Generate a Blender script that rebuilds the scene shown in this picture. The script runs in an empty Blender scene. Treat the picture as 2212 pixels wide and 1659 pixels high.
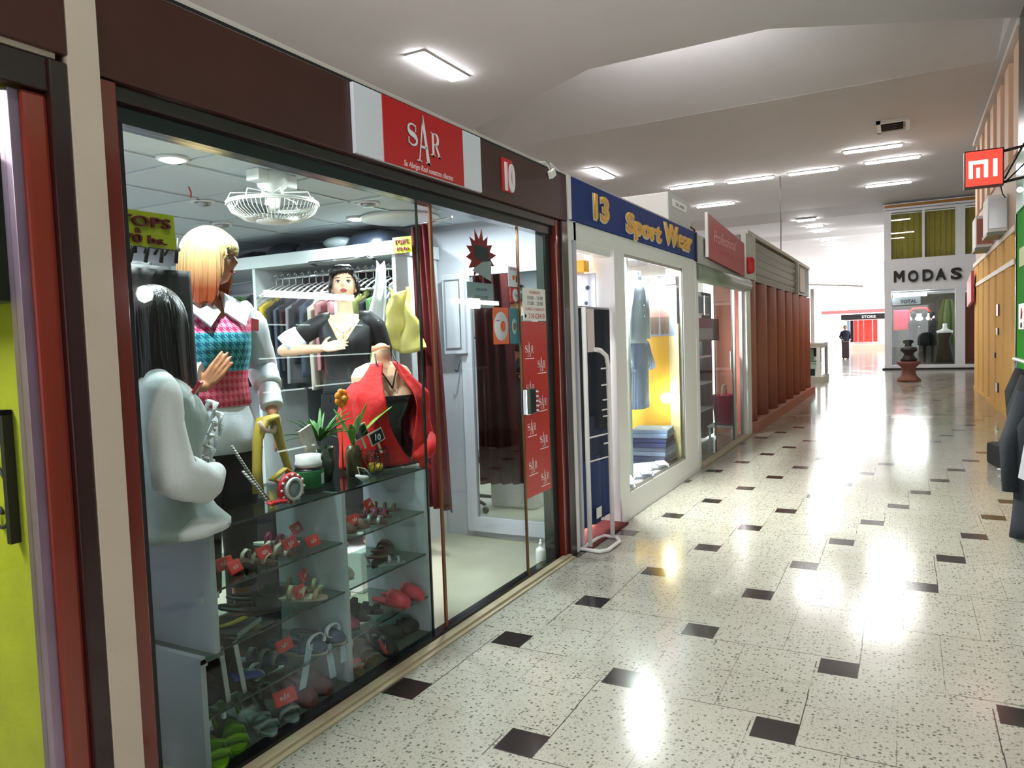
import bpy, bmesh, math, random
from mathutils import Vector, Matrix, Euler
random.seed(7)
PI = math.pi
S = bpy.context.scene
C = S.collection

# ---------------------------------------------------------------- camera
cam = bpy.data.cameras.new('camera'); camo = bpy.data.objects.new('camera', cam); C.objects.link(camo)
cam.sensor_width = 36; cam.lens = 36*1607.17/2212; cam.clip_start = .02; cam.clip_end = 400
YAW, PITCH, ROLL = .48954396, -.05735753, -.03459971
Fv = Vector((-math.sin(YAW)*math.cos(PITCH), math.cos(YAW)*math.cos(PITCH), math.sin(PITCH)))
Rv = Vector((math.cos(YAW), math.sin(YAW), 0)); Uv = Rv.cross(Fv)
R2 = Rv*math.cos(ROLL)+Uv*math.sin(ROLL); U2 = Uv*math.cos(ROLL)-Rv*math.sin(ROLL)
m3 = Matrix((R2, U2, -Fv)).transposed()
camo.matrix_world = Matrix.Translation((0, 0, 1.5)) @ m3.to_4x4()
S.camera = camo

# ---------------------------------------------------------------- world: overcast daylight at the open end of the hall
W = bpy.data.worlds.new('world'); S.world = W; W.use_nodes = True
bg = W.node_tree.nodes['Background']; bg.inputs[0].default_value = (1, .985, 1, 1); bg.inputs[1].default_value = 3.2
S.view_settings.view_transform = 'Standard'; S.view_settings.look = 'None'; S.view_settings.gamma = 1
S.view_settings.use_curve_mapping = False; S.view_settings.exposure = 0.93
S.cycles.use_denoising = True; S.cycles.max_bounces = 7; S.cycles.diffuse_bounces = 4; S.cycles.glossy_bounces = 4
S.cycles.transparent_max_bounces = 24; S.cycles.transmission_bounces = 4; S.cycles.caustics_reflective = False; S.cycles.caustics_refractive = False
S.cycles.sample_clamp_indirect = 6
HALL_LAMP = 46.0     # emission of the hall's fluorescent fixtures
SHOP_LAMP = 17.0     # watts of each downlight in shop ten

# ---------------------------------------------------------------- helpers
def lin(v):
    v /= 255.0
    return v/12.92 if v <= .04045 else ((v+.055)/1.055)**2.4
def rgb(r, g, b): return (lin(r), lin(g), lin(b), 1)

def mat(name, col, rough=.55, metal=0., spec=.5, bump=0., bscale=60., var=0., vscale=6., emis=0., alpha=1., coat=0., stretch=None):
    m = bpy.data.materials.new(name); m.use_nodes = True
    nt = m.node_tree; N = nt.nodes; L = nt.links; p = N['Principled BSDF']
    c = rgb(*col)
    p.inputs['Base Color'].default_value = c; p.inputs['Roughness'].default_value = rough; p.inputs['Metallic'].default_value = metal
    p.inputs['Specular IOR Level'].default_value = spec; p.inputs['Alpha'].default_value = alpha
    if coat: p.inputs['Coat Weight'].default_value = coat; p.inputs['Coat Roughness'].default_value = .08
    tc = N.new('ShaderNodeTexCoord'); mp = N.new('ShaderNodeMapping'); L.new(tc.outputs['Object'], mp.inputs[0])
    if stretch: mp.inputs['Scale'].default_value = stretch
    if var > 0:
        n = N.new('ShaderNodeTexNoise'); n.inputs['Scale'].default_value = vscale; n.inputs['Detail'].default_value = 5; L.new(mp.outputs[0], n.inputs[0])
        mx = N.new('ShaderNodeMix'); mx.data_type = 'RGBA'; L.new(n.outputs[0], mx.inputs[0])
        mx.inputs[6].default_value = (c[0]*(1-var), c[1]*(1-var), c[2]*(1-var), 1)
        mx.inputs[7].default_value = (min(1, c[0]*(1+var)), min(1, c[1]*(1+var)), min(1, c[2]*(1+var)), 1)
        L.new(mx.outputs[2], p.inputs['Base Color'])
    if bump > 0:
        n = N.new('ShaderNodeTexNoise'); n.inputs['Scale'].default_value = bscale; n.inputs['Detail'].default_value = 4; L.new(mp.outputs[0], n.inputs[0])
        b = N.new('ShaderNodeBump'); b.inputs['Strength'].default_value = bump; b.inputs['Distance'].default_value = .01
        L.new(n.outputs[0], b.inputs['Height']); L.new(b.outputs[0], p.inputs['Normal'])
    if emis > 0:
        p.inputs['Emission Color'].default_value = c; p.inputs['Emission Strength'].default_value = emis
    return m

def glass(name, tint=(235, 245, 240), rough=.0, base=.05, gain=.55):
    m = bpy.data.materials.new(name); m.use_nodes = True; nt = m.node_tree; N = nt.nodes; L = nt.links
    N.remove(N['Principled BSDF']); out = N['Material Output']
    t = N.new('ShaderNodeBsdfTransparent'); t.inputs[0].default_value = rgb(*tint)
    g = N.new('ShaderNodeBsdfGlossy'); g.inputs['Roughness'].default_value = rough
    lw = N.new('ShaderNodeLayerWeight'); lw.inputs[0].default_value = .5
    pw = N.new('ShaderNodeMath'); pw.operation = 'POWER'; pw.inputs[1].default_value = 5.0; L.new(lw.outputs['Facing'], pw.inputs[0])
    ma = N.new('ShaderNodeMath'); ma.operation = 'MULTIPLY_ADD'; ma.inputs[1].default_value = gain; ma.inputs[2].default_value = base; ma.use_clamp = True; L.new(pw.outputs[0], ma.inputs[0])
    mx = N.new('ShaderNodeMixShader'); L.new(ma.outputs[0], mx.inputs[0]); L.new(t.outputs[0], mx.inputs[1]); L.new(g.outputs[0], mx.inputs[2]); L.new(mx.outputs[0], out.inputs[0])
    return m

class MB:
    """collects shapes (world or local coordinates) into one bmesh"""
    def __init__(s): s.bm = bmesh.new(); s.mi = 0
    def face(s, vs, mi=None):
        try:
            f = s.bm.faces.new(vs); f.material_index = s.mi if mi is None else mi; return f
        except ValueError: return None
    def poly(s, pts, mi=None): return s.face([s.bm.verts.new(p) for p in pts], mi)
    def box(s, a, b, mi=None, bev=0):
        x0, y0, z0 = a; x1, y1, z1 = b
        if x0 > x1: x0, x1 = x1, x0
        if y0 > y1: y0, y1 = y1, y0
        if z0 > z1: z0, z1 = z1, z0
        v = [s.bm.verts.new(p) for p in ((x0,y0,z0),(x1,y0,z0),(x1,y1,z0),(x0,y1,z0),(x0,y0,z1),(x1,y0,z1),(x1,y1,z1),(x0,y1,z1))]
        fs = [s.face([v[i] for i in q], mi) for q in ((3,2,1,0),(4,5,6,7),(0,1,5,4),(1,2,6,5),(2,3,7,6),(3,0,4,7))]
        if bev > 0:
            es = list({e for f in fs for e in f.edges})
            bmesh.ops.bevel(s.bm, geom=es, offset=bev, segments=2, affect='EDGES', profile=.6)
        return s
    def obox(s, c, size, rot=(0,0,0), mi=None, bev=0):
        t = MB(); t.box((-size[0]/2,-size[1]/2,-size[2]/2), (size[0]/2,size[1]/2,size[2]/2), 0, bev)
        return s.add(t, Matrix.Translation(c) @ Euler(rot).to_matrix().to_4x4(), mi)
    def add(s, t, mx=Matrix(), mi=None):
        vm = {}
        for v in t.bm.verts: vm[v] = s.bm.verts.new(mx @ v.co)
        for f in t.bm.faces:
            g = s.face([vm[v] for v in f.verts], (s.mi if mi is None else mi) if mi is not None else f.material_index)
            if g: g.smooth = f.smooth
        return s
    def prism(s, pts, d, mi=None):
        """planar polygon (3D points) pushed along vector d"""
        d = Vector(d); a = [s.bm.verts.new(p) for p in pts]; b = [s.bm.verts.new(Vector(p)+d) for p in pts]
        s.face(a[::-1], mi); s.face(b, mi); n = len(pts)
        for i in range(n): s.face([a[i], a[(i+1)%n], b[(i+1)%n], b[i]], mi)
        return s
    def rings(s, rings, mi=None, cap=True, smooth=True, closed=True):
        R = [[s.bm.verts.new(p) for p in r] for r in rings]; n = len(R[0])
        for a, b in zip(R, R[1:]):
            for i in range(n if closed else n-1):
                f = s.face([a[i], a[(i+1)%n], b[(i+1)%n], b[i]], mi)
                if f: f.smooth = smooth
        if cap and closed:
            s.face(R[0][::-1], mi); s.face(R[-1], mi)
        return s
    def tube(s, pts, r, n=8, mi=None, cap=True, flat=1.0, closed=False):
        pts = [Vector(p) for p in pts]; rs = r if isinstance(r, (list, tuple)) else [r]*len(pts)
        rings = []; prev = None
        for i, p in enumerate(pts):
            a = pts[(i-1) % len(pts)] if (i > 0 or closed) else p; b = pts[(i+1) % len(pts)] if (i < len(pts)-1 or closed) else p
            d = (b-a)
            if d.length < 1e-9: d = Vector((0,0,1))
            d.normalize()
            if prev is None:
                up = Vector((0,0,1)) if abs(d.z) < .9 else Vector((0,1,0))
                u = up.cross(d).normalized()
            else: u = (prev - d*prev.dot(d)).normalized()
            w = d.cross(u); prev = u
            rings.append([p + (u*math.cos(2*PI*k/n)+w*math.sin(2*PI*k/n)*flat)*rs[i] for k in range(n)])
        if closed: rings.append(rings[0]); cap = False
        return s.rings(rings, mi, cap)
    def cyl(s, a, b, r, n=16, mi=None, r2=None, cap=True): return s.tube([a, b], [r, r if r2 is None else r2], n, mi, cap)
    def limb(s, pts, rs, n=12, mi=None):
        """tapered tube with rounded ends"""
        pts = [Vector(p) for p in pts]; d0 = (pts[0]-pts[1]).normalized(); d1 = (pts[-1]-pts[-2]).normalized()
        P, Q = [], []
        for k in (1., .9, .6): P.append(pts[0]+d0*rs[0]*k*.95); Q.append(rs[0]*math.sqrt(max(.02, 1-k*k)))
        P += pts; Q += list(rs)
        for k in (.6, .9, 1.): P.append(pts[-1]+d1*rs[-1]*k*.95); Q.append(rs[-1]*math.sqrt(max(.02, 1-k*k)))
        return s.tube(P, Q, n, mi)
    def lathe(s, prof, c=(0,0,0), n=24, mi=None, axis='z', ang=2*PI, sx=1, sy=1):
        c = Vector(c); rings = []
        for r, z in prof:
            ring = []
            for k in range(n):
                a = ang*k/n; p = (r*math.cos(a)*sx, r*math.sin(a)*sy, z)
                if axis == 'x': p = (z, p[0], p[1])
                if axis == 'y': p = (p[0], z, p[1])
                ring.append(c+Vector(p))
            rings.append(ring)
        return s.rings(rings, mi, cap=True)
    def ball(s, c, r, n=14, mi=None):
        rx, ry, rz = r if isinstance(r, (tuple, list)) else (r, r, r)
        prof = [(max(.001, math.sin(PI*k/(n//2+2))), -math.cos(PI*k/(n//2+2))) for k in range(n//2+3)]
        return s.rings([[(c[0]+q*math.cos(2*PI*j/n)*rx, c[1]+q*math.sin(2*PI*j/n)*ry, c[2]+z*rz) for j in range(n)] for q, z in prof], mi)
    def grid(s, fn, nu, nv, mi=None, thick=0, closed=False):
        """fn(u,v)->point, u,v in 0..1; optional thickness along normals"""
        V = [[Vector(fn(i/nu, j/nv)) for j in range(nv+1)] for i in range(nu+1)]
        def sheet(V, flip):
            B = [[s.bm.verts.new(p) for p in r] for r in V]
            for i in range(nu):
                for j in range(nv):
                    q = [B[i][j], B[i+1][j], B[i+1][j+1], B[i][j+1]]
                    f = s.face(q[::-1] if flip else q, mi)
                    if f: f.smooth = True
            return B
        A = sheet(V, False)
        if thick:
            Nn = [[None]*(nv+1) for _ in range(nu+1)]
            for i in range(nu+1):
                for j in range(nv+1):
                    du = V[min(nu,i+1)][j]-V[max(0,i-1)][j]; dv = V[i][min(nv,j+1)]-V[i][max(0,j-1)]
                    n_ = du.cross(dv); Nn[i][j] = n_.normalized() if n_.length > 1e-12 else Vector((0,0,1))
            Bv = sheet([[V[i][j]-Nn[i][j]*thick for j in range(nv+1)] for i in range(nu+1)], True)
            for i in range(nu):
                s.face([A[i+1][0], A[i][0], Bv[i][0], Bv[i+1][0]], mi); s.face([A[i][nv], A[i+1][nv], Bv[i+1][nv], Bv[i][nv]], mi)
            for j in range(nv):
                s.face([A[0][j], A[0][j+1], Bv[0][j+1], Bv[0][j]], mi); s.face([A[nu][j+1], A[nu][j], Bv[nu][j], Bv[nu][j+1]], mi)
        return s
    def build(s, name, mats, parent=None, loc=None, world=True, smooth=False):
        me = bpy.data.meshes.new(name)
        off = Vector((0,0,0))
        if world: off = Vector(WLOC.get(parent.name, (0,0,0))) if parent else Vector(loc or (0,0,0))
        if off.length > 0: bmesh.ops.translate(s.bm, verts=s.bm.verts, vec=-off)
        bmesh.ops.recalc_face_normals(s.bm, faces=s.bm.faces)
        if smooth:
            for f in s.bm.faces: f.smooth = True
        s.bm.to_mesh(me); s.bm.free()
        for m in (mats if isinstance(mats, (list, tuple)) else [mats]): me.materials.append(m)
        o = bpy.data.objects.new(name, me); C.objects.link(o)
        if parent: o.parent = parent; WLOC[o.name] = WLOC.get(parent.name, (0,0,0))
        elif loc is not None: o.location = loc; WLOC[o.name] = tuple(loc)
        return o
WLOC = {}
def thing(name, label, cat, loc=(0,0,0), group=None, rot=0):
    o = bpy.data.objects.new(name, None); C.objects.link(o); o.location = loc; o.rotation_euler = (0,0,rot)
    o.empty_display_size = .1; WLOC[o.name] = tuple(loc)
    o['label'] = label; o['category'] = cat
    if group: o['group'] = group
    return o
def tag(o, label, cat, group=None, kind=None):
    o['label'] = label; o['category'] = cat
    if group: o['group'] = group
    if kind: o['kind'] = kind
    return o
def struct(name, mb, m, loc=None):
    o = mb.build(name, m, None, loc); o['kind'] = 'structure'; return o
def bmod(o, w=.004, seg=2):
    b = o.modifiers.new('bevel', 'BEVEL'); b.width = w; b.segments = seg; b.limit_method = 'ANGLE'; return o
def dup(root, loc=None, rotz=None, label=None, group=None, mats=None, scale=None):
    r = root.copy(); C.objects.link(r)
    if loc is not None: r.location = loc
    if rotz is not None: r.rotation_euler = (r.rotation_euler[0], r.rotation_euler[1], rotz)
    if label: r['label'] = label
    if group: r['group'] = group
    if scale: r.scale = scale
    def rem(o):
        if mats and o.type == 'MESH':
            o.data = o.data.copy()
            for i, m in enumerate(o.data.materials):
                if m and m.name in mats: o.data.materials[i] = mats[m.name]
    rem(r)
    for ch in list(root.children):
        c = ch.copy(); C.objects.link(c); c.parent = r; rem(c)
        for g in ch.children:
            d = g.copy(); C.objects.link(d); d.parent = c; rem(d)
    return r
def text(name, body, at, size, m, parent, face='x', ext=.002, off=0., width=None, height=None, align='LEFT', shear=0., rot=None, space=1.):
    """lettering standing on a wall that faces +x ('x'), -y ('y'), -x ('-x') or +y"""
    cu = bpy.data.curves.new(name, 'FONT'); cu.body = body; cu.size = size; cu.extrude = ext; cu.offset = off; cu.align_x = align; cu.shear = shear
    cu.resolution_u = 4; cu.space_character = space
    cu.materials.append(m); o = bpy.data.objects.new(name, cu); C.objects.link(o)
    bpy.context.view_layer.update(); me = bpy.data.meshes.new_from_object(o.evaluated_get(bpy.context.evaluated_depsgraph_get())); me.name = name
    bpy.data.objects.remove(o); bpy.data.curves.remove(cu); o = bpy.data.objects.new(name, me); C.objects.link(o)
    if not me.materials: me.materials.append(m)
    r = {'x': (PI/2,0,PI/2), 'y': (PI/2,0,0), '-x': (PI/2,0,-PI/2)}[face] if rot is None else rot
    o.rotation_euler = r
    if width or height:
        d = Vector((max(v.co.x for v in me.vertices)-min(v.co.x for v in me.vertices), max(v.co.y for v in me.vertices)-min(v.co.y for v in me.vertices), 0))
        o.scale = (width/d.x if width else (height/d.y), height/d.y if height else (width/d.x), 1)
    w = Vector(WLOC.get(parent.name, (0,0,0))) if parent else Vector((0,0,0))
    o.location = Vector(at)-w
    if parent: o.parent = parent
    return o

# ---- serif letters S A R as flat outlines (unit height boxes), drawn in a plane given by origin, right, up, normal
def ribbon(pts, ws):
    L, Rr = [], []
    for i, p in enumerate(pts):
        a = pts[max(0,i-1)]; b = pts[min(len(pts)-1,i+1)]; dx, dy = b[0]-a[0], b[1]-a[1]; l = math.hypot(dx, dy) or 1
        nx, ny = -dy/l, dx/l; w = ws[i]/2
        L.append((p[0]+nx*w, p[1]+ny*w)); Rr.append((p[0]-nx*w, p[1]-ny*w))
    return [[L[i], L[i+1], Rr[i+1], Rr[i]] for i in range(len(pts)-1)]
def glyph_S():
    pts = []; ws = []
    for k in range(11):
        a = math.radians(20+k*25); pts.append((.5+.40*math.cos(a), .745+.225*math.sin(a))); ws.append(.06+.13*abs(math.sin((k)/10*PI*.8)))
    pts = pts[:11]
    q = []
    for k in range(1, 11):
        a = math.radians(90-k*25); q.append((.5+.42*math.cos(a), .265+.24*math.sin(a)))
    P = pts+q; W_ = []
    n = len(P)
    for i in range(n):
        t = i/(n-1); W_.append(.05+.17*math.exp(-((t-.5)/.22)**2)+.03*math.sin(t*PI))
    quads = ribbon(P, W_)
    quads += [[(.80,.66),(.86,.66),(.86,.98),(.80,.90)], [(.10,.06),(.16,.10),(.16,.34),(.10,.34)]]
    return quads
def glyph_A():
    return [[(.12,.0),(.18,.0),(.53,.92),(.50,1.0)], [(.50,1.0),(.53,1.0),(.93,.0),(.74,.0),(.44,.84)],
            [(.30,.30),(.70,.30),(.70,.35),(.30,.35)], [(0,0),(.32,0),(.32,.025),(0,.025)], [(.64,0),(1,0),(1,.025),(.64,.025)]]
def glyph_R():
    q = [[(.14,0),(.32,0),(.32,1),(.14,1)], [(.0,0),(.46,0),(.46,.04),(.0,.04)], [(.0,.96),(.34,.96),(.34,1),(.0,1)], [(.44,.5),(.60,.5),(1.0,.0),(.80,.0)], [(.74,0),(1.06,0),(1.06,.04),(.74,.04)]]
    P = [(.32,.97)]+[(.5+.28*math.cos(math.radians(a)), .735+.235*math.sin(math.radians(a))) for a in range(90,-91,-20)]+[(.32,.49)]
    W_ = [.05,.05,.08,.12,.16,.18,.18,.18,.16,.12,.08,.05]
    q += ribbon(P, W_[:len(P)]+[.05]*(len(P)-len(W_)))
    return q
def sar(mb, o, r, u, n, h, mi=0, t=.0015, line=False):
    """the shop's three-letter mark, o = left foot of the S, h = height of the tall A"""
    o, r, u, n = Vector(o), Vector(r), Vector(u), Vector(n)
    for g, x0, y0, w, hh in ((glyph_S(), 0, .28, .36, .46), (glyph_A(), .33, .0, .50, 1.0), (glyph_R(), .86, .22, .36, .50)):
        for q in g: mb.prism([o+r*(x0+a*w)*h+u*(y0+b*hh)*h for a, b in q], n*t, mi)
    if line:
        mb.prism([o+r*(-.02*h)+u*(-.16*h), o+r*(1.3*h)+u*(-.16*h), o+r*(1.3*h)+u*(-.10*h), o+r*(-.02*h)+u*(-.10*h)], n*t, mi)
    return mb
VX, VY, VZ = Vector((1,0,0)), Vector((0,1,0)), Vector((0,0,1))
# ---------------------------------------------------------------- materials
M = {}
def terrazzo():
    m = bpy.data.materials.new('terrazzo_floor'); m.use_nodes = True; nt = m.node_tree; N = nt.nodes; L = nt.links; p = N['Principled BSDF']
    tc = N.new('ShaderNodeTexCoord'); P = tc.outputs['Object']
    def math_(op, a, b=None, c=None):
        n = N.new('ShaderNodeMath'); n.operation = op
        for i, v in enumerate((a, b, c)):
            if v is None: continue
            if isinstance(v, (int, float)): n.inputs[i].default_value = v
            else: L.new(v, n.inputs[i])
        return n.outputs[0]
    sx = N.new('ShaderNodeSeparateXYZ'); L.new(P, sx.inputs[0])
    ux, uy, vx, vy = .1724, .6566, -.6596, .1847; ox, oy = -1.2794, 2.3820; s = .160; A = .657
    det = ux*vy-uy*vx
    def local(cx, cy):
        x = math_('SUBTRACT', sx.outputs[0], cx); y = math_('SUBTRACT', sx.outputs[1], cy)
        i = math_('ROUND', math_('ADD', math_('MULTIPLY', x, vy/det), math_('MULTIPLY', y, -vx/det)))
        j = math_('ROUND', math_('ADD', math_('MULTIPLY', x, -uy/det), math_('MULTIPLY', y, ux/det)))
        dx = math_('SUBTRACT', x, math_('ADD', math_('MULTIPLY', i, ux), math_('MULTIPLY', j, vx)))
        dy = math_('SUBTRACT', y, math_('ADD', math_('MULTIPLY', i, uy), math_('MULTIPLY', j, vy)))
        return math_('ABSOLUTE', dx), math_('ABSOLUTE', dy), i, j
    ax, ay, i, j = local(ox, oy)
    dark = math_('LESS_THAN', math_('MAXIMUM', ax, ay), s/2)
    bx, by, bi, bj = local(ox+s/2+A/2, oy-s/2+A/2)
    w = .0022
    g1 = math_('LESS_THAN', math_('ABSOLUTE', math_('SUBTRACT', math_('MAXIMUM', bx, by), A/2)), w)
    g2 = math_('MULTIPLY', math_('LESS_THAN', math_('MINIMUM', bx, by), w*.55), math_('LESS_THAN', math_('MAXIMUM', bx, by), A/2))
    g3 = math_('LESS_THAN', math_('ABSOLUTE', math_('SUBTRACT', math_('MAXIMUM', ax, ay), s/2)), w*.8)
    # grout is broken up, strong in places and gone in others
    nz = N.new('ShaderNodeTexNoise'); nz.inputs['Scale'].default_value = 1.7; L.new(P, nz.inputs[0])
    brk = math_('GREATER_THAN', nz.outputs[0], .47)
    grout = math_('MAXIMUM', math_('MULTIPLY', math_('MAXIMUM', g1, math_('MULTIPLY', g2, .7)), math_('MULTIPLY_ADD', brk, .7, .25)), math_('MULTIPLY', g3, .5))
    # chips
    v1 = N.new('ShaderNodeTexVoronoi'); v1.inputs['Scale'].default_value = 58; L.new(P, v1.inputs[0])
    v2 = N.new('ShaderNodeTexVoronoi'); v2.inputs['Scale'].default_value = 150; L.new(P, v2.inputs[0])
    c1 = N.new('ShaderNodeSeparateColor'); L.new(v1.outputs['Color'], c1.inputs[0]); c2 = N.new('ShaderNodeSeparateColor'); L.new(v2.outputs['Color'], c2.inputs[0])
    chip1 = math_('MULTIPLY', math_('GREATER_THAN', c1.outputs[0], .52), math_('LESS_THAN', v1.outputs['Distance'], .36))
    chip2 = math_('MULTIPLY', math_('GREATER_THAN', c2.outputs[0], .62), math_('LESS_THAN', v2.outputs['Distance'], .40))
    # per tile tone
    cmb = N.new('ShaderNodeCombineXYZ'); L.new(bi, cmb.inputs[0]); L.new(bj, cmb.inputs[1])
    wn = N.new('ShaderNodeTexWhiteNoise'); L.new(cmb.outputs[0], wn.inputs[0])
    n2 = N.new('ShaderNodeTexNoise'); n2.inputs['Scale'].default_value = 1.1; n2.inputs['Detail'].default_value = 6; L.new(P, n2.inputs[0])
    def mix(f, a, b, t='MIX'):
        n = N.new('ShaderNodeMix'); n.data_type = 'RGBA'; n.blend_type = t
        if isinstance(f, float): n.inputs[0].default_value = f
        else: L.new(f, n.inputs[0])
        for k, v in ((6, a), (7, b)):
            if isinstance(v, tuple): n.inputs[k].default_value = v
            else: L.new(v, n.inputs[k])
        return n.outputs[2]
    base = mix(n2.outputs[0], rgb(161,155,142), rgb(177,174,164))
    base = mix(math_('MULTIPLY', wn.outputs[0], .35), base, rgb(150,145,131))
    base = mix(math_('MULTIPLY', chip1, math_('MULTIPLY_ADD', c1.outputs[1], .6, .35)), base, rgb(72,76,64))
    base = mix(math_('MULTIPLY', chip2, math_('MULTIPLY_ADD', c2.outputs[1], .6, .2)), base, rgb(84,88,74))
    dk = mix(n2.outputs[0], rgb(30,26,24), rgb(48,42,40))
    col = mix(dark, base, dk)
    col = mix(grout, col, rgb(52,48,42))
    L.new(col, p.inputs['Base Color'])
    r = math_('MULTIPLY_ADD', n2.outputs[0], .14, .07); L.new(r, p.inputs['Roughness']); p.inputs['Specular IOR Level'].default_value = .62
    bm_ = N.new('ShaderNodeBump'); bm_.inputs['Strength'].default_value = .25; bm_.inputs['Distance'].default_value = .0015; bm_.invert = True
    L.new(math_('ADD', grout, math_('MULTIPLY', n2.outputs[0], .6)), bm_.inputs['Height']); L.new(bm_.outputs[0], p.inputs['Normal'])
    return m
M['floor'] = terrazzo()
M['ceil'] = mat('hall_ceiling_paint', (212,211,214), .8, var=.04, vscale=1.2)
M['wall'] = mat('hall_wall_paint', (205,198,190), .8, var=.05, vscale=2)
M['brown'] = mat('brown_fascia_paint', (66,31,24), .42, var=.25, vscale=3, bump=.06, bscale=14)
M['redwood'] = mat('varnished_red_wood', (104,32,20), .22, var=.30, vscale=5, stretch=(1,1,.15), coat=.4)
M['darkwood'] = mat('dark_stained_wood', (42,16,14), .3, var=.3, vscale=5, stretch=(1,1,.2), coat=.2)
M['blackgloss'] = mat('black_glossy_metal', (12,12,14), .25)
M['black'] = mat('black_matt', (14,14,16), .6)
M['plaster'] = mat('beige_plaster', (200,186,168), .55, var=.10, vscale=4, bump=.12, bscale=22)
M['stone'] = mat('beige_sill_stone', (170,156,130), .55, var=.18, vscale=9)
M['white'] = mat('white_paint', (232,230,228), .45)
M['whitegl'] = mat('white_gloss_laminate', (214,222,222), .25)
M['whiteplas'] = mat('white_plastic', (238,238,232), .35)
M['steel'] = mat('brushed_aluminium', (176,178,180), .3, metal=.9)
M['purplesteel'] = mat('dull_violet_metal_strip', (150,128,150), .35, metal=.7, var=.3, vscale=20, stretch=(1,1,.3))
M['chrome'] = mat('chrome', (225,225,228), .08, metal=1)
M['copper'] = mat('copper_tinted_edge', (120,74,40), .3, metal=.5)
M['lamp'] = mat('fluorescent_tube_glow', (255,252,250), .4, emis=1); M['lamp'].node_tree.nodes['Principled BSDF'].inputs['Emission Strength'].default_value = HALL_LAMP
M['glass'] = glass('shop_window_glass', (234,240,238), base=.028, gain=.38)
M['glassg'] = glass('green_glass_shelf', (222,236,230), base=.05)
M['edge'] = mat('dark_green_glass_edge', (22,38,34), .15)
M['red'] = mat('red_sign_vinyl', (196,28,32), .35)
M['redletter'] = mat('white_sign_vinyl', (240,236,238), .4)
M['paleblue'] = mat('pale_blue_acrylic', (232,236,246), .3)

# ---------------------------------------------------------------- the hall shell
mb = MB(); mb.box((-12,-6,-.2), (4.2,90,0)); struct('floor', mb, M['floor'])
def cz(y):
    P = [(-6,5.8),(19.6,5.8),(29.8,6.0),(31,5.78),(36.7,5.95),(37.6,5.8),(56.8,5.8)]
    for (a, za), (b, zb) in zip(P, P[1:]):
        if y <= b: return za+(zb-za)*(y-a)/(b-a)
    return 5.8
def ceiling():
    bm = bmesh.new()
    def loop(pts):
        vs = [bm.verts.new(p) for p in pts]; return [bm.edges.new((vs[i], vs[(i+1) % len(vs)])) for i in range(len(vs))]
    H = [(-8.2,13.5),(-4.5,11.4),(-1.73,11.35),(1.30,12.85),(1.30,14.75),(-8.2,14.9)]
    e = loop([(-12,-6,5.8),(1.7,-6,5.8),(1.7,19.6,5.8),(-12,19.6,5.8)])+loop([(x,y,5.8) for x, y in H])
    bmesh.ops.triangle_fill(bm, edges=e, use_beauty=True)
    top = [(-8.2,13.5,6.3),(-4.5,11.4,6.75),(-1.73,11.35,6.75),(1.30,12.85,6.3),(1.30,14.75,5.803),(-8.2,14.9,5.803)]
    lo = [bm.verts.new((x,y,5.8)) for x, y in H]; hi = [bm.verts.new(p) for p in top]
    for i in range(6): bm.faces.new([lo[i], lo[(i+1) % 6], hi[(i+1) % 6], hi[i]])
    bm.faces.new([hi[0], hi[1], hi[2], hi[3], hi[4], hi[5]])
    for a, b in ((19.6,29.8),(29.8,31),(31,36.7),(36.7,37.6),(37.6,56.8)):
        x1 = 1.41 if b < 21 else 4.2
        v = [bm.verts.new(p) for p in ((-12,a,cz(a)),(4.2,a,cz(a)),(4.2,b,cz(b)),(-12,b,cz(b)))]; bm.faces.new(v)
    # lip at the far end
    v = [bm.verts.new(p) for p in ((-12,56.8,5.8),(4.2,56.8,5.8),(4.2,56.8,6.3),(-12,56.8,6.3))]; bm.faces.new(v)
    t = MB(); t.bm.free(); t.bm = bm; return t
struct('ceiling', ceiling(), M['ceil'])
mb = MB(); mb.box((-12.2,-6,0), (-12,50,6.6)); struct('wall_left', mb, M['wall'])
mb = MB(); mb.box((-12.2,-6.2,0), (-2.2,-6,6.6)); mb.box((-2.2,-6.2,3.2), (1.6,-6,6.6)); struct('wall_back', mb, M['wall'])  # unseen back wall, opened over the aisle to let daylight brighten the shopfronts
mb = MB(); mb.box((1.60,-6,0), (1.8,21.0,6.0)); mb.box((1.8,20.8,0), (4.2,21,6.2)); mb.box((4.2,20.8,0), (4.4,30.6,6.4)); struct('wall_right', mb, M['wall'])

# ---------------------------------------------------------------- fluorescent fixtures
def fixture(cx, cy, lx, ly, label, group, drop=.05):
    z = cz(cy)
    t = thing('fluorescent_fixture', label, 'ceiling light', (cx, cy, z), group)
    b = MB(); b.box((cx-lx/2-.03, cy-ly/2-.03, z-drop*.5), (cx+lx/2+.03, cy+ly/2+.03, z-.001), bev=.008); b.build('housing', M['white'], t)
    d = MB(); d.box((cx-lx/2, cy-ly/2, z-drop), (cx+lx/2, cy+ly/2, z-drop*.4), bev=.012); d.build('diffuser', M['lamp'], t)
    return t
G1 = 'recessed lights running along the left side of the hall'
fixture(-6.4, 9.95, .30, 1.22, 'lit ceiling fixture straight above the sign with three white letters', G1)
fixture(-7.05, 18.5, .30, 1.30, 'lit ceiling fixture above the left end of the blue sign', G1)
fixture(-5.95, 6.15, .30, 1.22, 'lit ceiling fixture cut by the top edge of the photo', G1)
for x, y, lb in ((-6.2,1.6,'above the yellow shop'),(-2.4,1.0,'straight above the beige pillar'),(-2.2,5.2,'above the aisle before the blue sign'),(-2.6,-3.2,'behind the viewer over the aisle'),(-6,-3.2,'farthest behind the viewer over the shops'),(.2,.2,'straight above the viewer')): fixture(x, y, .30, 1.22, 'lit ceiling fixture '+lb+', out of the photo', 'lights over the near end of the hall')
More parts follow.
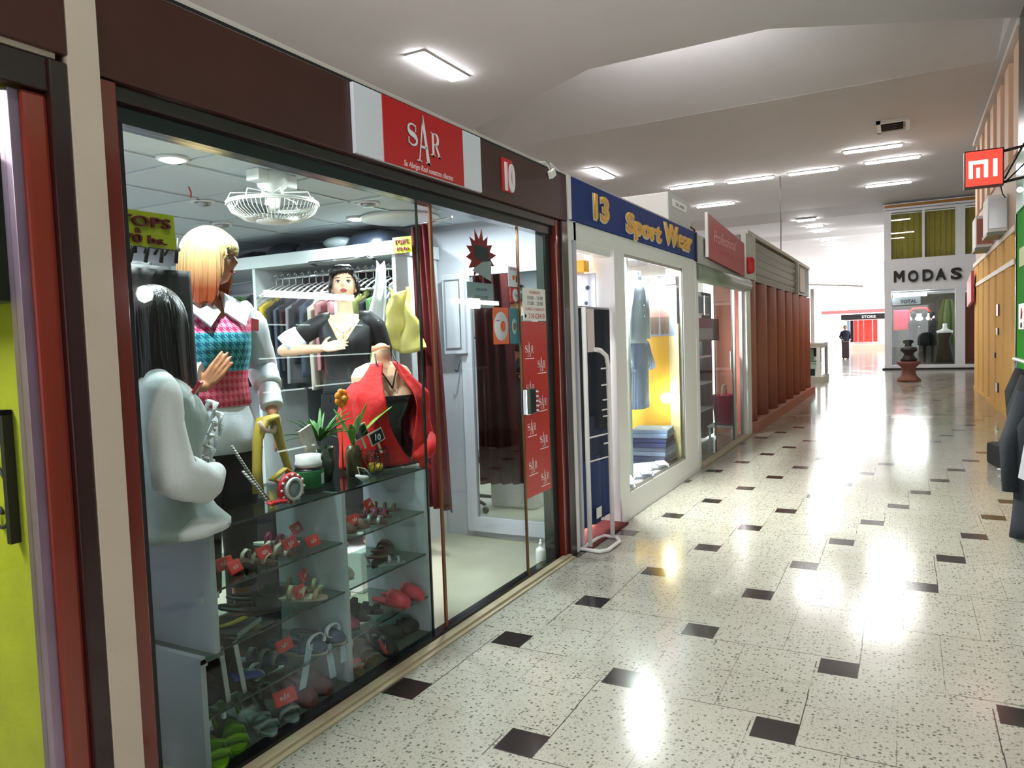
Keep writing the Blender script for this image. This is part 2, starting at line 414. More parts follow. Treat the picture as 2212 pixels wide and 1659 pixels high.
G2 = 'crosswise tube lights on the middle ceiling'
for x, y, lab in ((-5.5,21.8,'leftmost of the three crosswise tube lights in the middle row'),(-3.9,22.05,'middle of the three crosswise tube lights left of the hanging cable end'),
                  (-2.25,22.0,'crosswise tube light just right of the hanging cable'),(-.72,20.0,'thin crosswise tube light nearest the square ceiling vent'),
                  (-.33,21.8,'crosswise tube light second below the square vent'),(-.5,25.8,'crosswise tube light above the curtained upper windows'),(-5.77,26.0,'crosswise tube light above the blue sign end and air conditioner')):
    fixture(x, y, 1.22, .14, lab, G2, .06)
for k in range(11):
    y = 30.9+k*2.45
    fixture(-3.42+.04*k, y, .62, .26, ['nearest','second','third','fourth','fifth','sixth','seventh','eighth','ninth','tenth','farthest'][k]+' light from the viewer in the long row towards the exit', 'row of lights towards the bright exit', .07)

# ---------------------------------------------------------------- cable, vent
t = thing('hanging_cable', 'thin dark cable hanging from the ceiling down to the grey louvres', 'cable', (-3.14,22.3,5.85))
b = MB(); b.tube([(-3.14,22.3,5.85),(-3.13,22.29,4.5),(-3.15,22.3,3.2),(-3.14,22.3,2.2)], .012, 6); b.build('wire', M['black'], t)
t = thing('ceiling_vent', 'square ceiling vent with dark louvres and pale frame', 'vent', (-.24,18.0,5.8))
b = MB()
for a in ((-.42,-.46,-.34,.46),(.06+.06,-.46,.20,.46)): b.box((-.24+a[0]+.1, 18+a[1], 5.74), (-.24+a[2]+.1, 18+a[3], 5.81))
b.box((-.56,17.54,5.74),(-.02,17.62,5.81)); b.box((-.56,18.38,5.74),(-.02,18.46,5.81)); b.build('frame', M['white'], t)
b = MB(); b.box((-.50,17.62,5.77),(-.06,18.38,5.795)); b.build('duct_opening', M['black'], t)
b = MB()
for k in range(5): b.obox((-.28, 17.7+k*.15, 5.765), (.42,.05,.008), (.6,0,0))
b.build('louvre', mat('grey_vent_louvre', (120,112,108), .5), t)
# unseen tubes added on the near ledge to brighten the raised ceiling bay
for k, (x0, x1) in enumerate(((-4.45,-3.15),(-3.1,-1.8))):
    t = thing('added_bay_tube', ['left','right'][k]+' unseen tube added on the ledge to brighten the raised ceiling bay', 'added fill light', ((x0+x1)/2, 11.42, 5.95), 'added fill tubes in the raised ceiling bay')
    b = MB(); b.box((x0, 11.41, 6.00), (x1, 11.50, 6.04)); b.build('batten', M['white'], t)
    b = MB(); b.cyl((x0+.02, 11.47, 6.075), (x1-.02, 11.47, 6.075), .034, 12); b.build('tube', M['lamp'], t)
# ---------------------------------------------------------------- shop ten: shell
XG = -2.10
def shell(name_y0, y0, y1, x0=-5.6, z1=2.40, wallm=None, floorm=None, ceilm=None):
    pass
M['shopwall'] = mat('shop_wall_paint', (196,196,206), .7, var=.05, vscale=3)
M['shopfloor'] = mat('shop_floor_tiles', (170,166,146), .28, var=.14, vscale=5)
def grid_ceiling():
    m = mat('suspended_ceiling_tiles', (205,212,216), .7); nt = m.node_tree; N = nt.nodes; L = nt.links
    br = N.new('ShaderNodeTexBrick'); tc = N['Texture Coordinate']; L.new(tc.outputs['Object'], br.inputs[0]); br.offset = 0
    br.inputs['Scale'].default_value = 1; br.inputs['Brick Width'].default_value = .61; br.inputs['Row Height'].default_value = .61; br.inputs['Mortar Size'].default_value = .006
    br.inputs['Color1'].default_value = rgb(200,208,212); br.inputs['Color2'].default_value = rgb(190,198,204); br.inputs['Mortar'].default_value = rgb(120,128,132)
    L.new(br.outputs[0], N['Principled BSDF'].inputs['Base Color']); return m
M['grid'] = grid_ceiling()
b = MB(); b.box((-5.6,1.28,2.40), (-2.12,4.90,2.44)); struct('ceiling', b, M['grid'])
b = MB(); b.box((-5.6,4.86,0), (-2.06,4.90,2.58)); struct('wall_partition', b, M['shopwall'])
b = MB(); b.box((-5.64,-2.2,0), (-5.6,4.90,2.58)); struct('wall_shop_back', b, M['shopwall'])
b = MB(); b.box((-5.6,1.26,0), (-2.12,1.30,2.58)); struct('wall_shop_side', b, M['shopwall'])
b = MB(); b.box((-5.6,1.30,0), (-2.13,4.86,.012)); struct('floor_shop', b, M['shopfloor'])
b = MB(); b.box((-5.6,-2.2,2.60), (-2.06,8.2,2.64)); b.box((-5.6,8.2,2.60),(-2.3,11.2,2.64)); struct('trim_1', b, M['wall'])
# bright T-bars of the ceiling grid
b = MB()
for y in (2.44, 3.05, 3.66, 4.27): b.box((-5.55,y-.012,2.392),(-2.2,y+.012,2.399))
for x in (-3.05,-3.66,-4.27,-4.88): b.box((x-.012,1.3,2.392),(x+.012,4.85,2.399))
struct('trim_2', b, mat('dull_white_tbar', (196,202,204), .4))

# ---------------------------------------------------------------- shop ten: front
t = thing('pillar', 'narrow beige plastered pillar between the brown shopfronts', 'pillar', (-2.05,1.33,0))
b = MB(); b.box((-2.16,1.298,0), (-2.045,1.388,5.79)); b.box((-5.6,1.275,2.64),(-2.046,1.388,5.79)); b.build('plaster_shaft', M['plaster'], t)
t['label'] = 'narrow beige plastered pillar between the yellow shop and the dark brown shopfront'

t = thing('fascia_board', 'long dark brown fascia board carrying the white and red three-letter sign', 'fascia', (-2.05,3.0,2.31))
b = MB(); b.box((-2.12,1.390,2.305), (-2.05,4.735,2.605), bev=.003); b.build('board', M['brown'], t)
b = MB(); b.box((-2.14,1.388,2.605), (-2.052,4.735,2.618)); b.build('top_edge', M['black'], t)

t = thing('shopfront_frame', 'dark wooden frame around the big glass front of the clothing shop', 'shop front', (-2.08,3.0,0))
b = MB(); b.box((-2.17,1.39,2.255), (-2.075,4.735,2.303), bev=.003); b.build('top_rail', M['darkwood'], t)
b = MB(); b.box((-2.17,1.45,2.20), (-2.10,4.60,2.255)); b.build('track_box', M['blackgloss'], t)
for nm, y0, y1, m_, xx in (('post', 1.390, 1.443, 'redwood', -2.055), ('post', 4.585, 4.640, 'redwood', -2.07), ('post', 4.640, 4.735, 'darkwood', -2.05)):
    b = MB(); b.box((-2.17,y0,0), (xx,y1,2.30), bev=.004); b.build(nm, M[m_], t)
b = MB(); b.box((-2.17,1.443,0), (-2.09,1.480,2.20)); b.build('inner_jamb', M['black'], t); b = MB(); b.box((-2.17,4.47,0), (-2.115,4.585,2.20)); b.build('inner_jamb', M['black'], t)
b = MB(); b.box((-2.155,1.45,.012), (-2.095,4.47,.035)); b.build('bottom_rail', M['blackgloss'], t)
b = MB(); b.box((-2.095,1.39,0), (-2.045,4.64,.022), bev=.004); b.box((-2.045,1.39,0),(-2.02,4.64,.008)); b.build('sill', M['stone'], t)

def pane(y0, y1, x, lab, name='window_pane', edge=None, z0=.035, z1=2.198):
    t = thing(name, lab, 'glass pane', (x,(y0+y1)/2,0), None)
    b = MB(); b.box((x-.003,y0,z0), (x+.003,y1,z1)); b.build('glass', M['glass'], t)
    if edge:
        for e in edge:
            b = MB(); yy = y0 if e[0] == 'a' else y1-e[1]; b.box((x-.005,yy,z0), (x+.005,yy+e[1],z1)); b.build('edge', M[e[2]], t)
    return t
pane(1.455, 3.07, -2.135, 'large fixed glass pane in front of the mannequins and shoe shelves', edge=(('b',.010,'edge'),))
pane(3.15, 4.10, -2.118, 'sliding glass door with the starburst sticker and copper coloured edge', 'glass_door', edge=(('a',.020,'copper'),('b',.006,'edge')))
pane(4.075, 4.47, -2.102, 'narrow glass pane carrying the red sticker strip', edge=(('a',.010,'copper'),))

# sign board with three letters
t = thing('shop_sign', 'white and red sign board with big serif letters on the brown fascia', 'sign', (-2.05,3.02,2.31))
b = MB(); b.box((-2.05,2.50,2.31), (-2.032,3.547,2.602), bev=.002); b.build('panel', M['paleblue'], t)
b = MB(); b.box((-2.032,2.69,2.310), (-2.029,3.358,2.602)); b.build('red_field', M['red'], t)
b = MB(); sar(b, (-2.029,2.868,2.362), VY, VZ, VX, .222, t=.003)
b.build('lettering', M['redletter'], t)
b = MB(); sar(b, (-2.0292,2.862,2.357), VY, VZ, VX, .228, t=.001); b.build('lettering_shadow', mat('dark_letter_shadow', (70,10,14), .5), t)
text('slogan', 'Su Abrigo Real nuestros clientes', (-2.0288,2.83,2.320), .04, M['redletter'], t, 'x', .0006, 0, width=.42, height=.036, shear=.35)
t = thing('number_sign', 'red plate with white number ten on the brown fascia', 'sign', (-2.05,3.86,2.36))
b = MB(); b.box((-2.05,3.805,2.365), (-2.044,3.935,2.555)); b.build('plate', M['red'], t)
text('number', '10', (-2.0435,3.812,2.378), 1., M['redletter'], t, 'x', .008, .035, width=.115, height=.165)
t = thing('cable_socket', 'small white socket and loose wire at the end of the brown fascia', 'socket', (-2.04,4.47,2.57))
b = MB(); b.obox((-2.03,4.46,2.575), (.03,.07,.05), (.5,0,0), bev=.006); b.build('socket_body', M['whiteplas'], t)
b = MB(); b.tube([(-2.04,4.30,2.62),(-2.03,4.36,2.628),(-2.03,4.42,2.60),(-2.03,4.46,2.585)], .005, 6); b.tube([(-2.04,4.48,2.60),(-2.03,4.44,2.64),(-2.04,4.52,2.63),(-2.045,4.60,2.615)], .004, 6, 0); b.build('wire', M['white'], t)

# red sticker strip with the letters, hours sign, stickers
t = thing('sticker_strip', 'tall red sticker strip printed with many small white letter marks', 'sticker strip', (-2.098,4.27,.5))
b = MB(); b.prism([(-2.0985,4.09,.515),(-2.0985,4.445,.515),(-2.0985,4.445,1.62),(-2.0985,4.09,1.62)], (.0012,0,0)); b.build('red_film', M['red'], t)
k = 0
for row in range(4):
    for col in range(2):
        z = 1.40-row*.245-col*.10; y = 4.125+col*.17
        b = MB(); sar(b, (-2.0972,y,z), VY, VZ, VX, .095, t=.0006, line=True); b.build('letter_mark', M['redletter'], t)
t = thing('hours_sign', 'white opening hours sign with red and black lines above the red strip', 'sign', (-2.095,4.27,1.62))
b = MB(); b.box((-2.0985,4.115,1.625), (-2.096,4.44,1.83)); b.build('sheet', M['whiteplas'], t)
M['ink'] = mat('black_print', (24,24,28), .5); M['inkred'] = mat('red_print', (190,30,34), .5)
for s_, z, h, m_, w_ in (('HORARIOS',1.795,.018,'inkred',.15),('10:00 - 13:00',1.758,.024,'ink',.22),('15:00 - 20:00',1.724,.024,'ink',.22),('LUNES A SABADO',1.690,.018,'inkred',.27),('710-03418',1.640,.032,'inkred',.23)):
    text('print', s_, (-2.0958,4.28-w_/2+(.02 if '710' in s_ else 0),z), .03, M[m_], t, 'x', .0004, .0, width=w_, height=h)
b = MB(); b.lathe([(.001,0),(.012,0),(.012,.001),(.001,.001)], (-2.0958,4.145,1.655), 14, axis='x'); b.build('phone_mark', M['ink'], t)
def sticker(name, lab, y0, z0, y1, z1, m_, x=-2.113):
    t = thing(name, lab, 'sticker', (x,(y0+y1)/2,z0)); b = MB(); b.box((x,y0,z0), (x+.0012,y1,z1), bev=0); b.build('film', m_, t); return t
M['orange'] = mat('orange_print', (222,96,36), .4); M['teal'] = mat('teal_print', (24,112,128), .4); M['paper'] = mat('white_paper', (214,220,226), .6)
t = sticker('card_sticker', 'white card payment sticker with an orange dot near the door edge', 3.965,1.83,4.09,1.95, M['paper'])
b = MB(); b.lathe([(.001,0),(.016,0),(.016,.001),(.001,.001)], (-2.1115,4.03,1.885), 18, axis='x'); b.build('dot', M['orange'], t)
text('print', 'ACEPTAMOS', (-2.1115,3.985,1.93), .02, M['inkred'], t, 'x', .0003, width=.085, height=.012)
b = MB(); b.box((-2.1117,4.06,1.86),(-2.111,4.075,1.90)); b.build('dark_bar', M['ink'], t)
t = sticker('payment_sticker', 'small white and red sticker below the white card sticker', 3.985,1.735,4.09,1.825, M['inkred'])
b = MB(); b.lathe([(.001,0),(.040,0),(.040,.001),(.001,.001)], (-2.1117,4.05,1.78), 20, axis='x'); b.build('disc', M['paper'], t)
text('print', 'Tigo', (-2.1105,4.022,1.772), .03, M['ink'], t, 'x', .0003, width=.055, height=.025)
t = sticker('card_poster', 'orange sticker with a pale rounded field and an orange dot', 3.76,1.485,3.945,1.70, M['orange'])
b = MB(); b.lathe([(.001,0),(.085,0),(.085,.001),(.001,.001)], (-2.1117,3.852,1.59), 24, axis='x', sy=1); b.build('pale_field', M['paper'], t)
b = MB(); b.lathe([(.001,0),(.032,0),(.032,.001),(.001,.001)], (-2.1105,3.875,1.59), 20, axis='x'); b.build('dot', M['orange'], t)
text('print', 'Aceptamos', (-2.1105,3.79,1.62), .02, M['ink'], t, 'x', .0003, width=.05, height=.012)
t = sticker('teal_sticker', 'tall teal sticker with a pale oval emblem', 3.965,1.485,4.075,1.70, M['teal'])
b = MB(); b.lathe([(.001,0),(.04,0),(.04,.001),(.001,.001)], (-2.1117,4.02,1.59), 20, axis='x', sx=.8, sy=1.2); b.build('oval', mat('pale_teal', (150,190,190), .5), t)
b = MB(); b.lathe([(.001,0),(.018,0),(.026,.001),(.001,.001)], (-2.1105,4.02,1.59), 5, axis='x'); b.build('emblem', mat('bronze_print', (130,96,60), .5), t)
t = sticker('notice_sheet', 'pale notice sheet taped low beside the starburst sticker', 3.50,1.695,3.795,1.835, mat('pale_blue_paper', (190,208,218), .6), x=-2.125)
text('print', 'NO SE ACEPTAN', (-2.1237,3.60,1.79), .02, M['ink'], t, 'x', .0003, width=.12, height=.014); text('print', 'DEVOLUCIONES', (-2.1237,3.58,1.745), .02, M['ink'], t, 'x', .0003, width=.15, height=.018)
t = thing('starburst_sign', 'red spiky starburst sticker with grey mask shape and white slip', 'sticker', (-2.125,3.66,1.86))
b = MB(); pts = []
for k in range(28):
    a = 2*PI*k/28+.12; r = .155 if k % 2 == 0 else .105
    if k in (0,6,8): r = .175
    pts.append((-2.125, 3.665+r*math.cos(a)*1.05, 1.985+r*math.sin(a)*.90))
b.prism(pts, (.001,0,0)); b.build('burst', M['inkred'], t)
b = MB(); b.prism([(-2.124,3.59,2.04),(-2.124,3.74,2.04),(-2.124,3.76,1.97),(-2.124,3.70,1.955),(-2.124,3.60,1.97)], (.002,0,0)); b.build('mask_shape', mat('dark_grey_print', (70,74,86), .5), t)
b = MB(); b.prism([(-2.124,3.56,1.90),(-2.124,3.77,1.85),(-2.124,3.78,1.965),(-2.124,3.68,1.955)], (.002,0,0)); b.build('white_slip', M['paper'], t)
t = thing('door_lock', 'chrome and black sliding door lock on the red strip', 'lock', (-2.09,4.13,1.03))
b = MB(); b.box((-2.108,4.075,1.04), (-2.07,4.12,1.20), bev=.005); b.build('chrome_plate', M['chrome'], t)
b = MB(); b.box((-2.095,4.12,1.04), (-2.065,4.20,1.20), bev=.01); b.build('lock_body', mat('dark_lock_metal', (34,36,44), .35, metal=.6), t)
b = MB()
for k in range(5): b.cyl((-2.075,4.20,1.06+k*.03), (-2.060,4.215,1.06+k*.03), .009, 8)
b.build('roller', M['chrome'], t)
t = thing('spray_bottle', 'small white spray bottle standing on the floor inside the pane', 'bottle', (-2.17,4.40,.012))
b = MB(); b.lathe([(.001,.012),(.030,.012),(.034,.02),(.034,.10),(.028,.115),(.012,.125),(.012,.135),(.001,.135)], (-2.17,4.40,0), 18); b.build('bottle_body', M['whiteplas'], t)
b = MB(); b.lathe([(.001,.135),(.014,.135),(.014,.15),(.006,.155),(.006,.175),(.001,.176)], (-2.17,4.40,0), 14); b.build('nozzle', M['white'], t)

# ---------------------------------------------------------------- the shop to the left: yellow wall behind a brown frame
M['limewall'] = mat('yellow_green_wall', (160,164,14), .7, var=.22, vscale=7, bump=.2, bscale=30)
b = MB(); b.box((-4.6,-2.2,0), (-4.56,1.235,2.5)); struct('wall_yellow', b, M['limewall'])
b = MB(); b.box((-5.6,1.235,0), (-2.17,1.259,2.5)); struct('wall_yellow_return', b, M['limewall'])
b = MB(); b.box((-5.6,-2.2,2.50), (-2.2,1.27,2.54)); struct('ceiling', b, M['shopwall'])
t = thing('fascia_board', 'dark red brown fascia board over the yellow shop at the left edge', 'fascia', (-2.05,.2,2.31))
b = MB(); b.box((-2.12,-2.2,2.33), (-2.045,1.296,2.95), bev=.004); b.build('board', M['brown'], t)
b = MB(); b.box((-2.14,-2.2,2.315), (-2.06,1.27,2.33)); b.build('pale_edge', M['plaster'], t)
M['casing'] = mat('orange_varnished_wood', (128,44,26), .25, var=.3, vscale=5, stretch=(1,1,.15), coat=.4)
t = thing('wooden_doorframe', 'glossy reddish brown door frame of the yellow shop', 'door frame', (-2.08,.6,0))
b = MB(); b.box((-2.16,-2.2,2.22), (-2.06,1.290,2.312), bev=.004); b.build('head', M['darkwood'], t)
b = MB(); b.box((-2.16,1.245,0), (-2.05,1.297,2.31), bev=.006); b.build('post', M['darkwood'], t)
b = MB(); b.box((-2.15,1.180,0), (-2.07,1.246,2.215), bev=.010); b.build('casing', M['casing'], t)
b = MB(); b.box((-2.14,1.152,0), (-2.085,1.181,2.215), bev=.003); b.build('metal_strip', M['purplesteel'], t)
pane(-2.0, 1.152, -2.115, 'glass pane in front of the yellow green wall', z0=.02, z1=2.22)
t = thing('iron_bracket', 'black wrought iron wall bracket with a scroll on the yellow wall', 'bracket', (-2.80,1.2,.8))
b = MB(); b.box((-2.345,1.205,.955),(-2.325,1.233,1.35)); b.box((-2.62,1.205,1.335),(-2.325,1.233,1.35)); b.build('bar', M['black'], t)
b = MB(); P = []
for k in range(22):
    a = -.6+k*.32; r = .055-.0019*k; P.append((-2.40+r*math.cos(a)*1.0, 1.218, 1.035-r*math.sin(a)*.9))
b.tube([(-2.335,1.218,1.10),(-2.345,1.218,1.06)]+P, .006, 6); b.tube([(-2.335,1.218,1.12),(-2.38,1.218,1.17),(-2.44,1.218,1.20),(-2.52,1.218,1.20)], .006, 6); b.build('scroll', M['black'], t)
t = thing('reflection_box', 'added grey cabinet box on the yellow wall near the left photo edge', 'placeholder', (-2.4,1.1,1.65))  # added box, its grey tones stand in for a reflection in the glass
b = MB(); b.box((-2.62,1.06,1.66),(-2.215,1.234,2.07), bev=.005); b.build('body', mat('grey_green_reflection', (60,66,56), .5), t)
b = MB(); b.box((-2.60,1.05,1.68),(-2.24,1.062,1.83)); b.build('door', mat('pale_grey_reflection', (140,142,118), .5), t)
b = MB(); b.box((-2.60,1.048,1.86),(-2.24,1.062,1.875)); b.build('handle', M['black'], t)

# ---------------------------------------------------------------- shop thirteen (blue sign)
M['blue'] = mat('blue_sign_paint', (10,46,116), .6, spec=.25, var=.12, vscale=4)
M['yellowletter'] = mat('ochre_sign_letter', (222,164,44), .45)
M['greenwhite'] = mat('aged_white_metal', (228,230,224), .4, var=.05, vscale=6)
t = thing('shop_sign', 'long blue sign with ochre number 13 and shop lettering', 'sign', (-2.05,6.5,2.32))
b = MB(); b.box((-2.12,4.79,2.325), (-2.045,8.22,2.622), bev=.003); b.build('panel', M['blue'], t)
b = MB(); b.box((-2.13,4.745,2.325), (-2.04,4.79,2.622)); b.build('end_cap', M['white'], t)
b = MB(); b.box((-2.13,8.22,2.30), (-2.035,8.262,2.62)); b.build('dark_end', M['black'], t)
def outlined(body, y, z, w, h, p):
    text('letter_outline', body, (-2.0445,y,z), 1., mat('pale_letter_outline', (208,200,170), .5), p, 'x', .004, .055, width=w+.02, height=h+.02)
    text('lettering', body, (-2.0415,y+.010,z+.010), 1., M['yellowletter'], p, 'x', .010, .025, width=w, height=h)
outlined('13', 5.14, 2.385, .30, .185, t); outlined('Sport', 5.92, 2.372, .98, .21, t); outlined('Wear', 7.03, 2.385, 1.02, .20, t)
t = thing('shopfront_frame', 'white painted frame of the shop under the blue sign', 'shop front', (-2.08,6.5,0))
b = MB(); b.box((-2.16,4.745,2.19), (-2.06,8.20,2.322), bev=.003); b.box((-2.16,4.82,2.14),(-2.09,5.66,2.19)); b.build('header', M['greenwhite'], t)
for nm, y0, y1, xx in (('post',4.745,4.80,-2.05),('post',5.655,5.90,-2.055),('post',7.70,8.20,-2.055)):
    b = MB(); b.box((-2.24,y0,0), (xx,y1,2.20), bev=.006); b.build(nm, M['white'], t)
b = MB(); b.box((-2.5,5.90,0), (-2.055,7.70,.20), bev=.004); b.build('plinth', M['white'], t)
b = MB(); b.prism([(-2.05,5.66,0),(-2.03,5.66,0),(-2.03,5.66,.05),(-2.055,5.66,.20)], (0,2.52,0)); b.build('kerb', M['white'], t)
b = MB(); b.box((-2.085,5.90,.20), (-2.065,5.925,2.19)); b.box((-2.085,7.67,.20),(-2.065,7.70,2.19)); b.box((-2.085,5.9,.20),(-2.065,7.7,.225)); b.box((-2.085,5.9,2.165),(-2.065,7.7,2.19)); b.build('window_bead', M['steel'], t)
b = MB(); b.cyl((-2.20,6.28,.2),(-2.20,6.28,2.19),.045,16); b.build('inner_post', M['greenwhite'], t)
pane(5.925, 7.67, -2.075, 'large window pane of the shop under the blue sign', z0=.225, z1=2.165)
b = MB(); b.box((-5.0,4.94,2.30), (-2.10,8.22,2.34)); struct('ceiling', b, M['shopwall'])
b = MB(); b.box((-5.0,8.18,0), (-2.07,8.22,2.60)); b.box((-2.09,8.20,0),(-2.05,8.26,2.31)); struct('wall_partition', b, M['white'])
b = MB(); b.box((-5.04,4.9,0), (-5.0,11.2,2.6)); struct('wall_shop_back', b, M['white'])
b = MB(); b.box((-5,4.94,0), (-2.5,8.18,.02)); b.box((-2.5,4.94,0),(-2.24,5.64,.02)); struct('floor_shop', b, mat('dark_red_shop_mat', (96,24,22), .7, var=.2, vscale=20))
t = thing('door_mat', 'dark red mat in the doorway under the blue sign', 'mat', (-2.15,5.2,0))
b = MB(); b.box((-2.24,4.80,.002), (-1.99,5.65,.012)); b.build('mat', mat('dark_red_mat', (104,26,24), .8, bump=.3, bscale=200), t)
b = MB(); b.box((-2.6,7.66,.2), (-2.5,7.70,2.19)); 
t = thing('yellow_backdrop', 'bright yellow back panel at the far side of the shirt window', 'panel', (-2.4,7.66,.2))
b = MB(); b.box((-3.1,7.63,.2), (-2.09,7.67,1.62)); b.build('yellow_panel', mat('warm_yellow_panel', (232,186,70), .5, var=.1, vscale=3), t)
b = MB(); b.box((-2.19,7.615,.2), (-2.09,7.63,1.62)); b.build('pale_trim', mat('cream_trim', (240,226,180), .4), t)
t = thing('poster', 'fashion poster of people in pink tops high in the shirt window', 'poster', (-2.3,7.6,1.63))
b = MB(); b.box((-2.52,7.61,1.50), (-2.10,7.62,2.02)); b.build('sheet', mat('grey_blue_print', (150,164,190), .4, var=.15, vscale=9), t)
b = MB()
for k, (x, w) in enumerate(((-2.45,.10),(-2.34,.11),(-2.23,.10))):
    b.prism([(x-w/2,7.609,1.70),(x+w/2,7.609,1.70),(x+w/2*.9,7.609,1.84),(x,7.609,1.88),(x-w/2*.9,7.609,1.84)], (0,-.002,0)); 
b.build('pink_tops', mat('pink_print', (216,130,128), .5, var=.3, vscale=40), t)
b = MB()
for x in (-2.45,-2.34,-2.23): b.prism([(x-.04,7.608,1.52),(x-.005,7.608,1.52),(x,7.608,1.66),(x+.005,7.608,1.52),(x+.04,7.608,1.52),(x+.05,7.608,1.70),(x-.05,7.608,1.70)], (0,-.002,0))
b.build('trousers', mat('brown_print', (112,96,92), .5), t)
b = MB()
sk = mat('skin_print', (206,170,150), .5)
for x in (-2.45,-2.34,-2.23): b = MB(); b.lathe([(.001,0),(.026,0),(.026,.002),(.001,.002)], (x,7.606,1.90), 12, axis='y', sy=1.2); b.build('head', sk, t)
t = thing('banner', 'pale banner with red letters and a black T above the poster', 'banner', (-2.3,7.58,2.03))
b = MB(); b.box((-2.54,7.585,2.03),(-2.10,7.592,2.13)); b.build('strip', mat('pale_pink_paper', (222,196,198), .6), t)
text('print','SPORT', (-2.52,7.584,2.05), .08, M['inkred'], t, 'y', .0005, .002, width=.20, height=.06); text('print','T', (-2.29,7.583,2.05), .1, M['ink'], t, 'y', .0005, .004, width=.06, height=.075)
t = thing('spot_lamp', 'glaring bare lamp low on the yellow panel in the shirt window', 'lamp', (-2.20,7.55,.86))
b = MB(); b.ball((-2.20,7.50,.86), .055, 16); b.build('bulb', mat('warm_lamp_glow', (255,240,205), .3, emis=40), t)
b = MB(); b.cyl((-2.20,7.56,.86),(-2.20,7.63,.86),.03,14); b.build('socket', M['white'], t)

# shirts and trousers hanging in the window
def cloth(mb, c, w, h, ax=VY, depth=.05, folds=5, top=1.0, seed=0, mi=None, flare=0., nv=22, dn=None):
    """hanging folded cloth: ax is the width direction, closed sheet with thickness"""
    c = Vector(c); nrm = ax.cross(VZ).normalized() if dn is None else dn; rr = random.Random(seed); ph = rr.random()*6
    def f(u, v):
        ww = w*(top+(1-top)*min(1, v*3))*(1+flare*v); x = (u-.5)*ww
        d = depth*(.25+.75*v)*(math.sin(u*folds*PI+ph+v*.6)*.5+math.sin(u*folds*2.3*PI+ph*2)*.22)
        return c+ax*x+nrm*d-VZ*(v*h+.012*math.sin(u*7+ph)*v)
    mb.grid(f, 26, nv, mi, thick=.006)
    return mb
def shirt(name, lab, c, w, h, m_, ax=VY, group=None, seed=0, sleeve=.55, long_=False, buttons=True, stripes=False):
    t = thing(name, lab, 'shirt', (c[0],c[1],c[2]-h), group); c = Vector(c); n = ax.cross(VZ).normalized()
    rr = random.Random(seed); ph = rr.random()*6
    b = MB(); R_ = []
    for k in range(15):
        v = k/14; z = c.z-v*h
        hw = w/2*(.32+.68*min(1, (v*5)**.7)) if v < .2 else w/2*(1-.04*math.sin((v-.2)*3)); hd = .05+.05*min(1, v*4)
        ring = []
        for j in range(28):
            a = 2*PI*j/28; fo = 1+.05*math.sin(5*a+ph+v*2)*v+.03*math.sin(11*a)*v
            ring.append(c+ax*(hw*math.cos(a)*fo)+n*(hd*math.sin(a)*fo)-VZ*(v*h+(.02*abs(math.cos(a)) if k == 0 else 0)))
        R_.append(ring)
    b.rings(R_); b.build('torso', m_, t)
    for s_ in (-1, 1):
        L_ = h*(.85 if long_ else .36)
        p0 = c+ax*(s_*w*.40)-VZ*(h*.10); p1 = c+ax*(s_*w*(.60 if not long_ else .56))-VZ*(h*.10+L_*.5); p2 = c+ax*(s_*w*(.70 if not long_ else .58))-VZ*(h*.10+L_)+n*.02
        b = MB(); b.tube([p0,p1,p2], [.075,.075,.082 if not long_ else .05], 14); b.build('sleeve', m_, t)
    b = MB(); b.prism([c+n*.052+ax*(-.06)+VZ*.03, c+n*.058-VZ*.06, c+n*.062+ax*(-.07)-VZ*.05], n*.006); b.prism([c+n*.052+ax*(.06)+VZ*.03, c+n*.062+ax*(.07)-VZ*.05, c+n*.058-VZ*.06], n*.006)
    b.tube([c+ax*(.06*math.cos(a))+n*(.05*math.sin(a))+VZ*.015 for a in [2*PI*k/14 for k in range(14)]], .014, 6, closed=True); b.build('collar', m_, t)
    if buttons:
        b = MB()
        for k in range(5): p = c+n*(.085+.01*min(k,2))-VZ*(.09+k*h*.16); b.cyl(p, p+n*.006, .006, 8)
        b.build('button', M['white'], t)
    return t
def striped(name, c1, c2, sc=60, axis=1):
    m = mat(name, c1, .8); nt = m.node_tree; N = nt.nodes; L = nt.links
    w = N.new('ShaderNodeTexWave'); w.wave_type = 'BANDS'; w.bands_direction = ('X','Y','Z')[axis]; w.inputs['Scale'].default_value = sc; L.new(N['Texture Coordinate'].outputs['Object'], w.inputs[0])
    mx = N.new('ShaderNodeMix'); mx.data_type = 'RGBA'; L.new(w.outputs[0], mx.inputs[0]); mx.inputs[6].default_value = rgb(*c1); mx.inputs[7].default_value = rgb(*c2); L.new(mx.outputs[2], N['Principled BSDF'].inputs['Base Color']); return m
M['skyshirt'] = mat('pale_blue_cotton', (206,226,250), .85, bump=.2, bscale=300)
M['whiteshirt'] = mat('white_cotton', (226,232,240), .85, bump=.2, bscale=300)
M['lavshirt'] = mat('grey_lavender_cotton', (196,200,224), .85)
M['bluestripe'] = striped('blue_striped_cotton', (110,156,224), (222,232,250), 22, 1)
M['navy'] = mat('navy_cloth', (12,16,34), .9, bump=.2, bscale=120)
M['denim'] = mat('blue_denim', (38,58,108), .85, var=.25, vscale=18, bump=.3, bscale=260)
M['darkdenim'] = mat('dark_denim', (24,34,66), .85, var=.25, vscale=18, bump=.3, bscale=260)
G3 = 'shirts hanging in the window under the blue sign'
shirt('shirt', 'long pale blue shirt hanging highest in the shirt window', (-2.33,6.92,2.10), .46, .66, M['skyshirt'], group=G3, seed=1, long_=True)
shirt('shirt', 'greyish lavender shirt half hidden behind the pale blue one', (-2.48,6.62,1.62), .44, .50, M['lavshirt'], group=G3, seed=2)
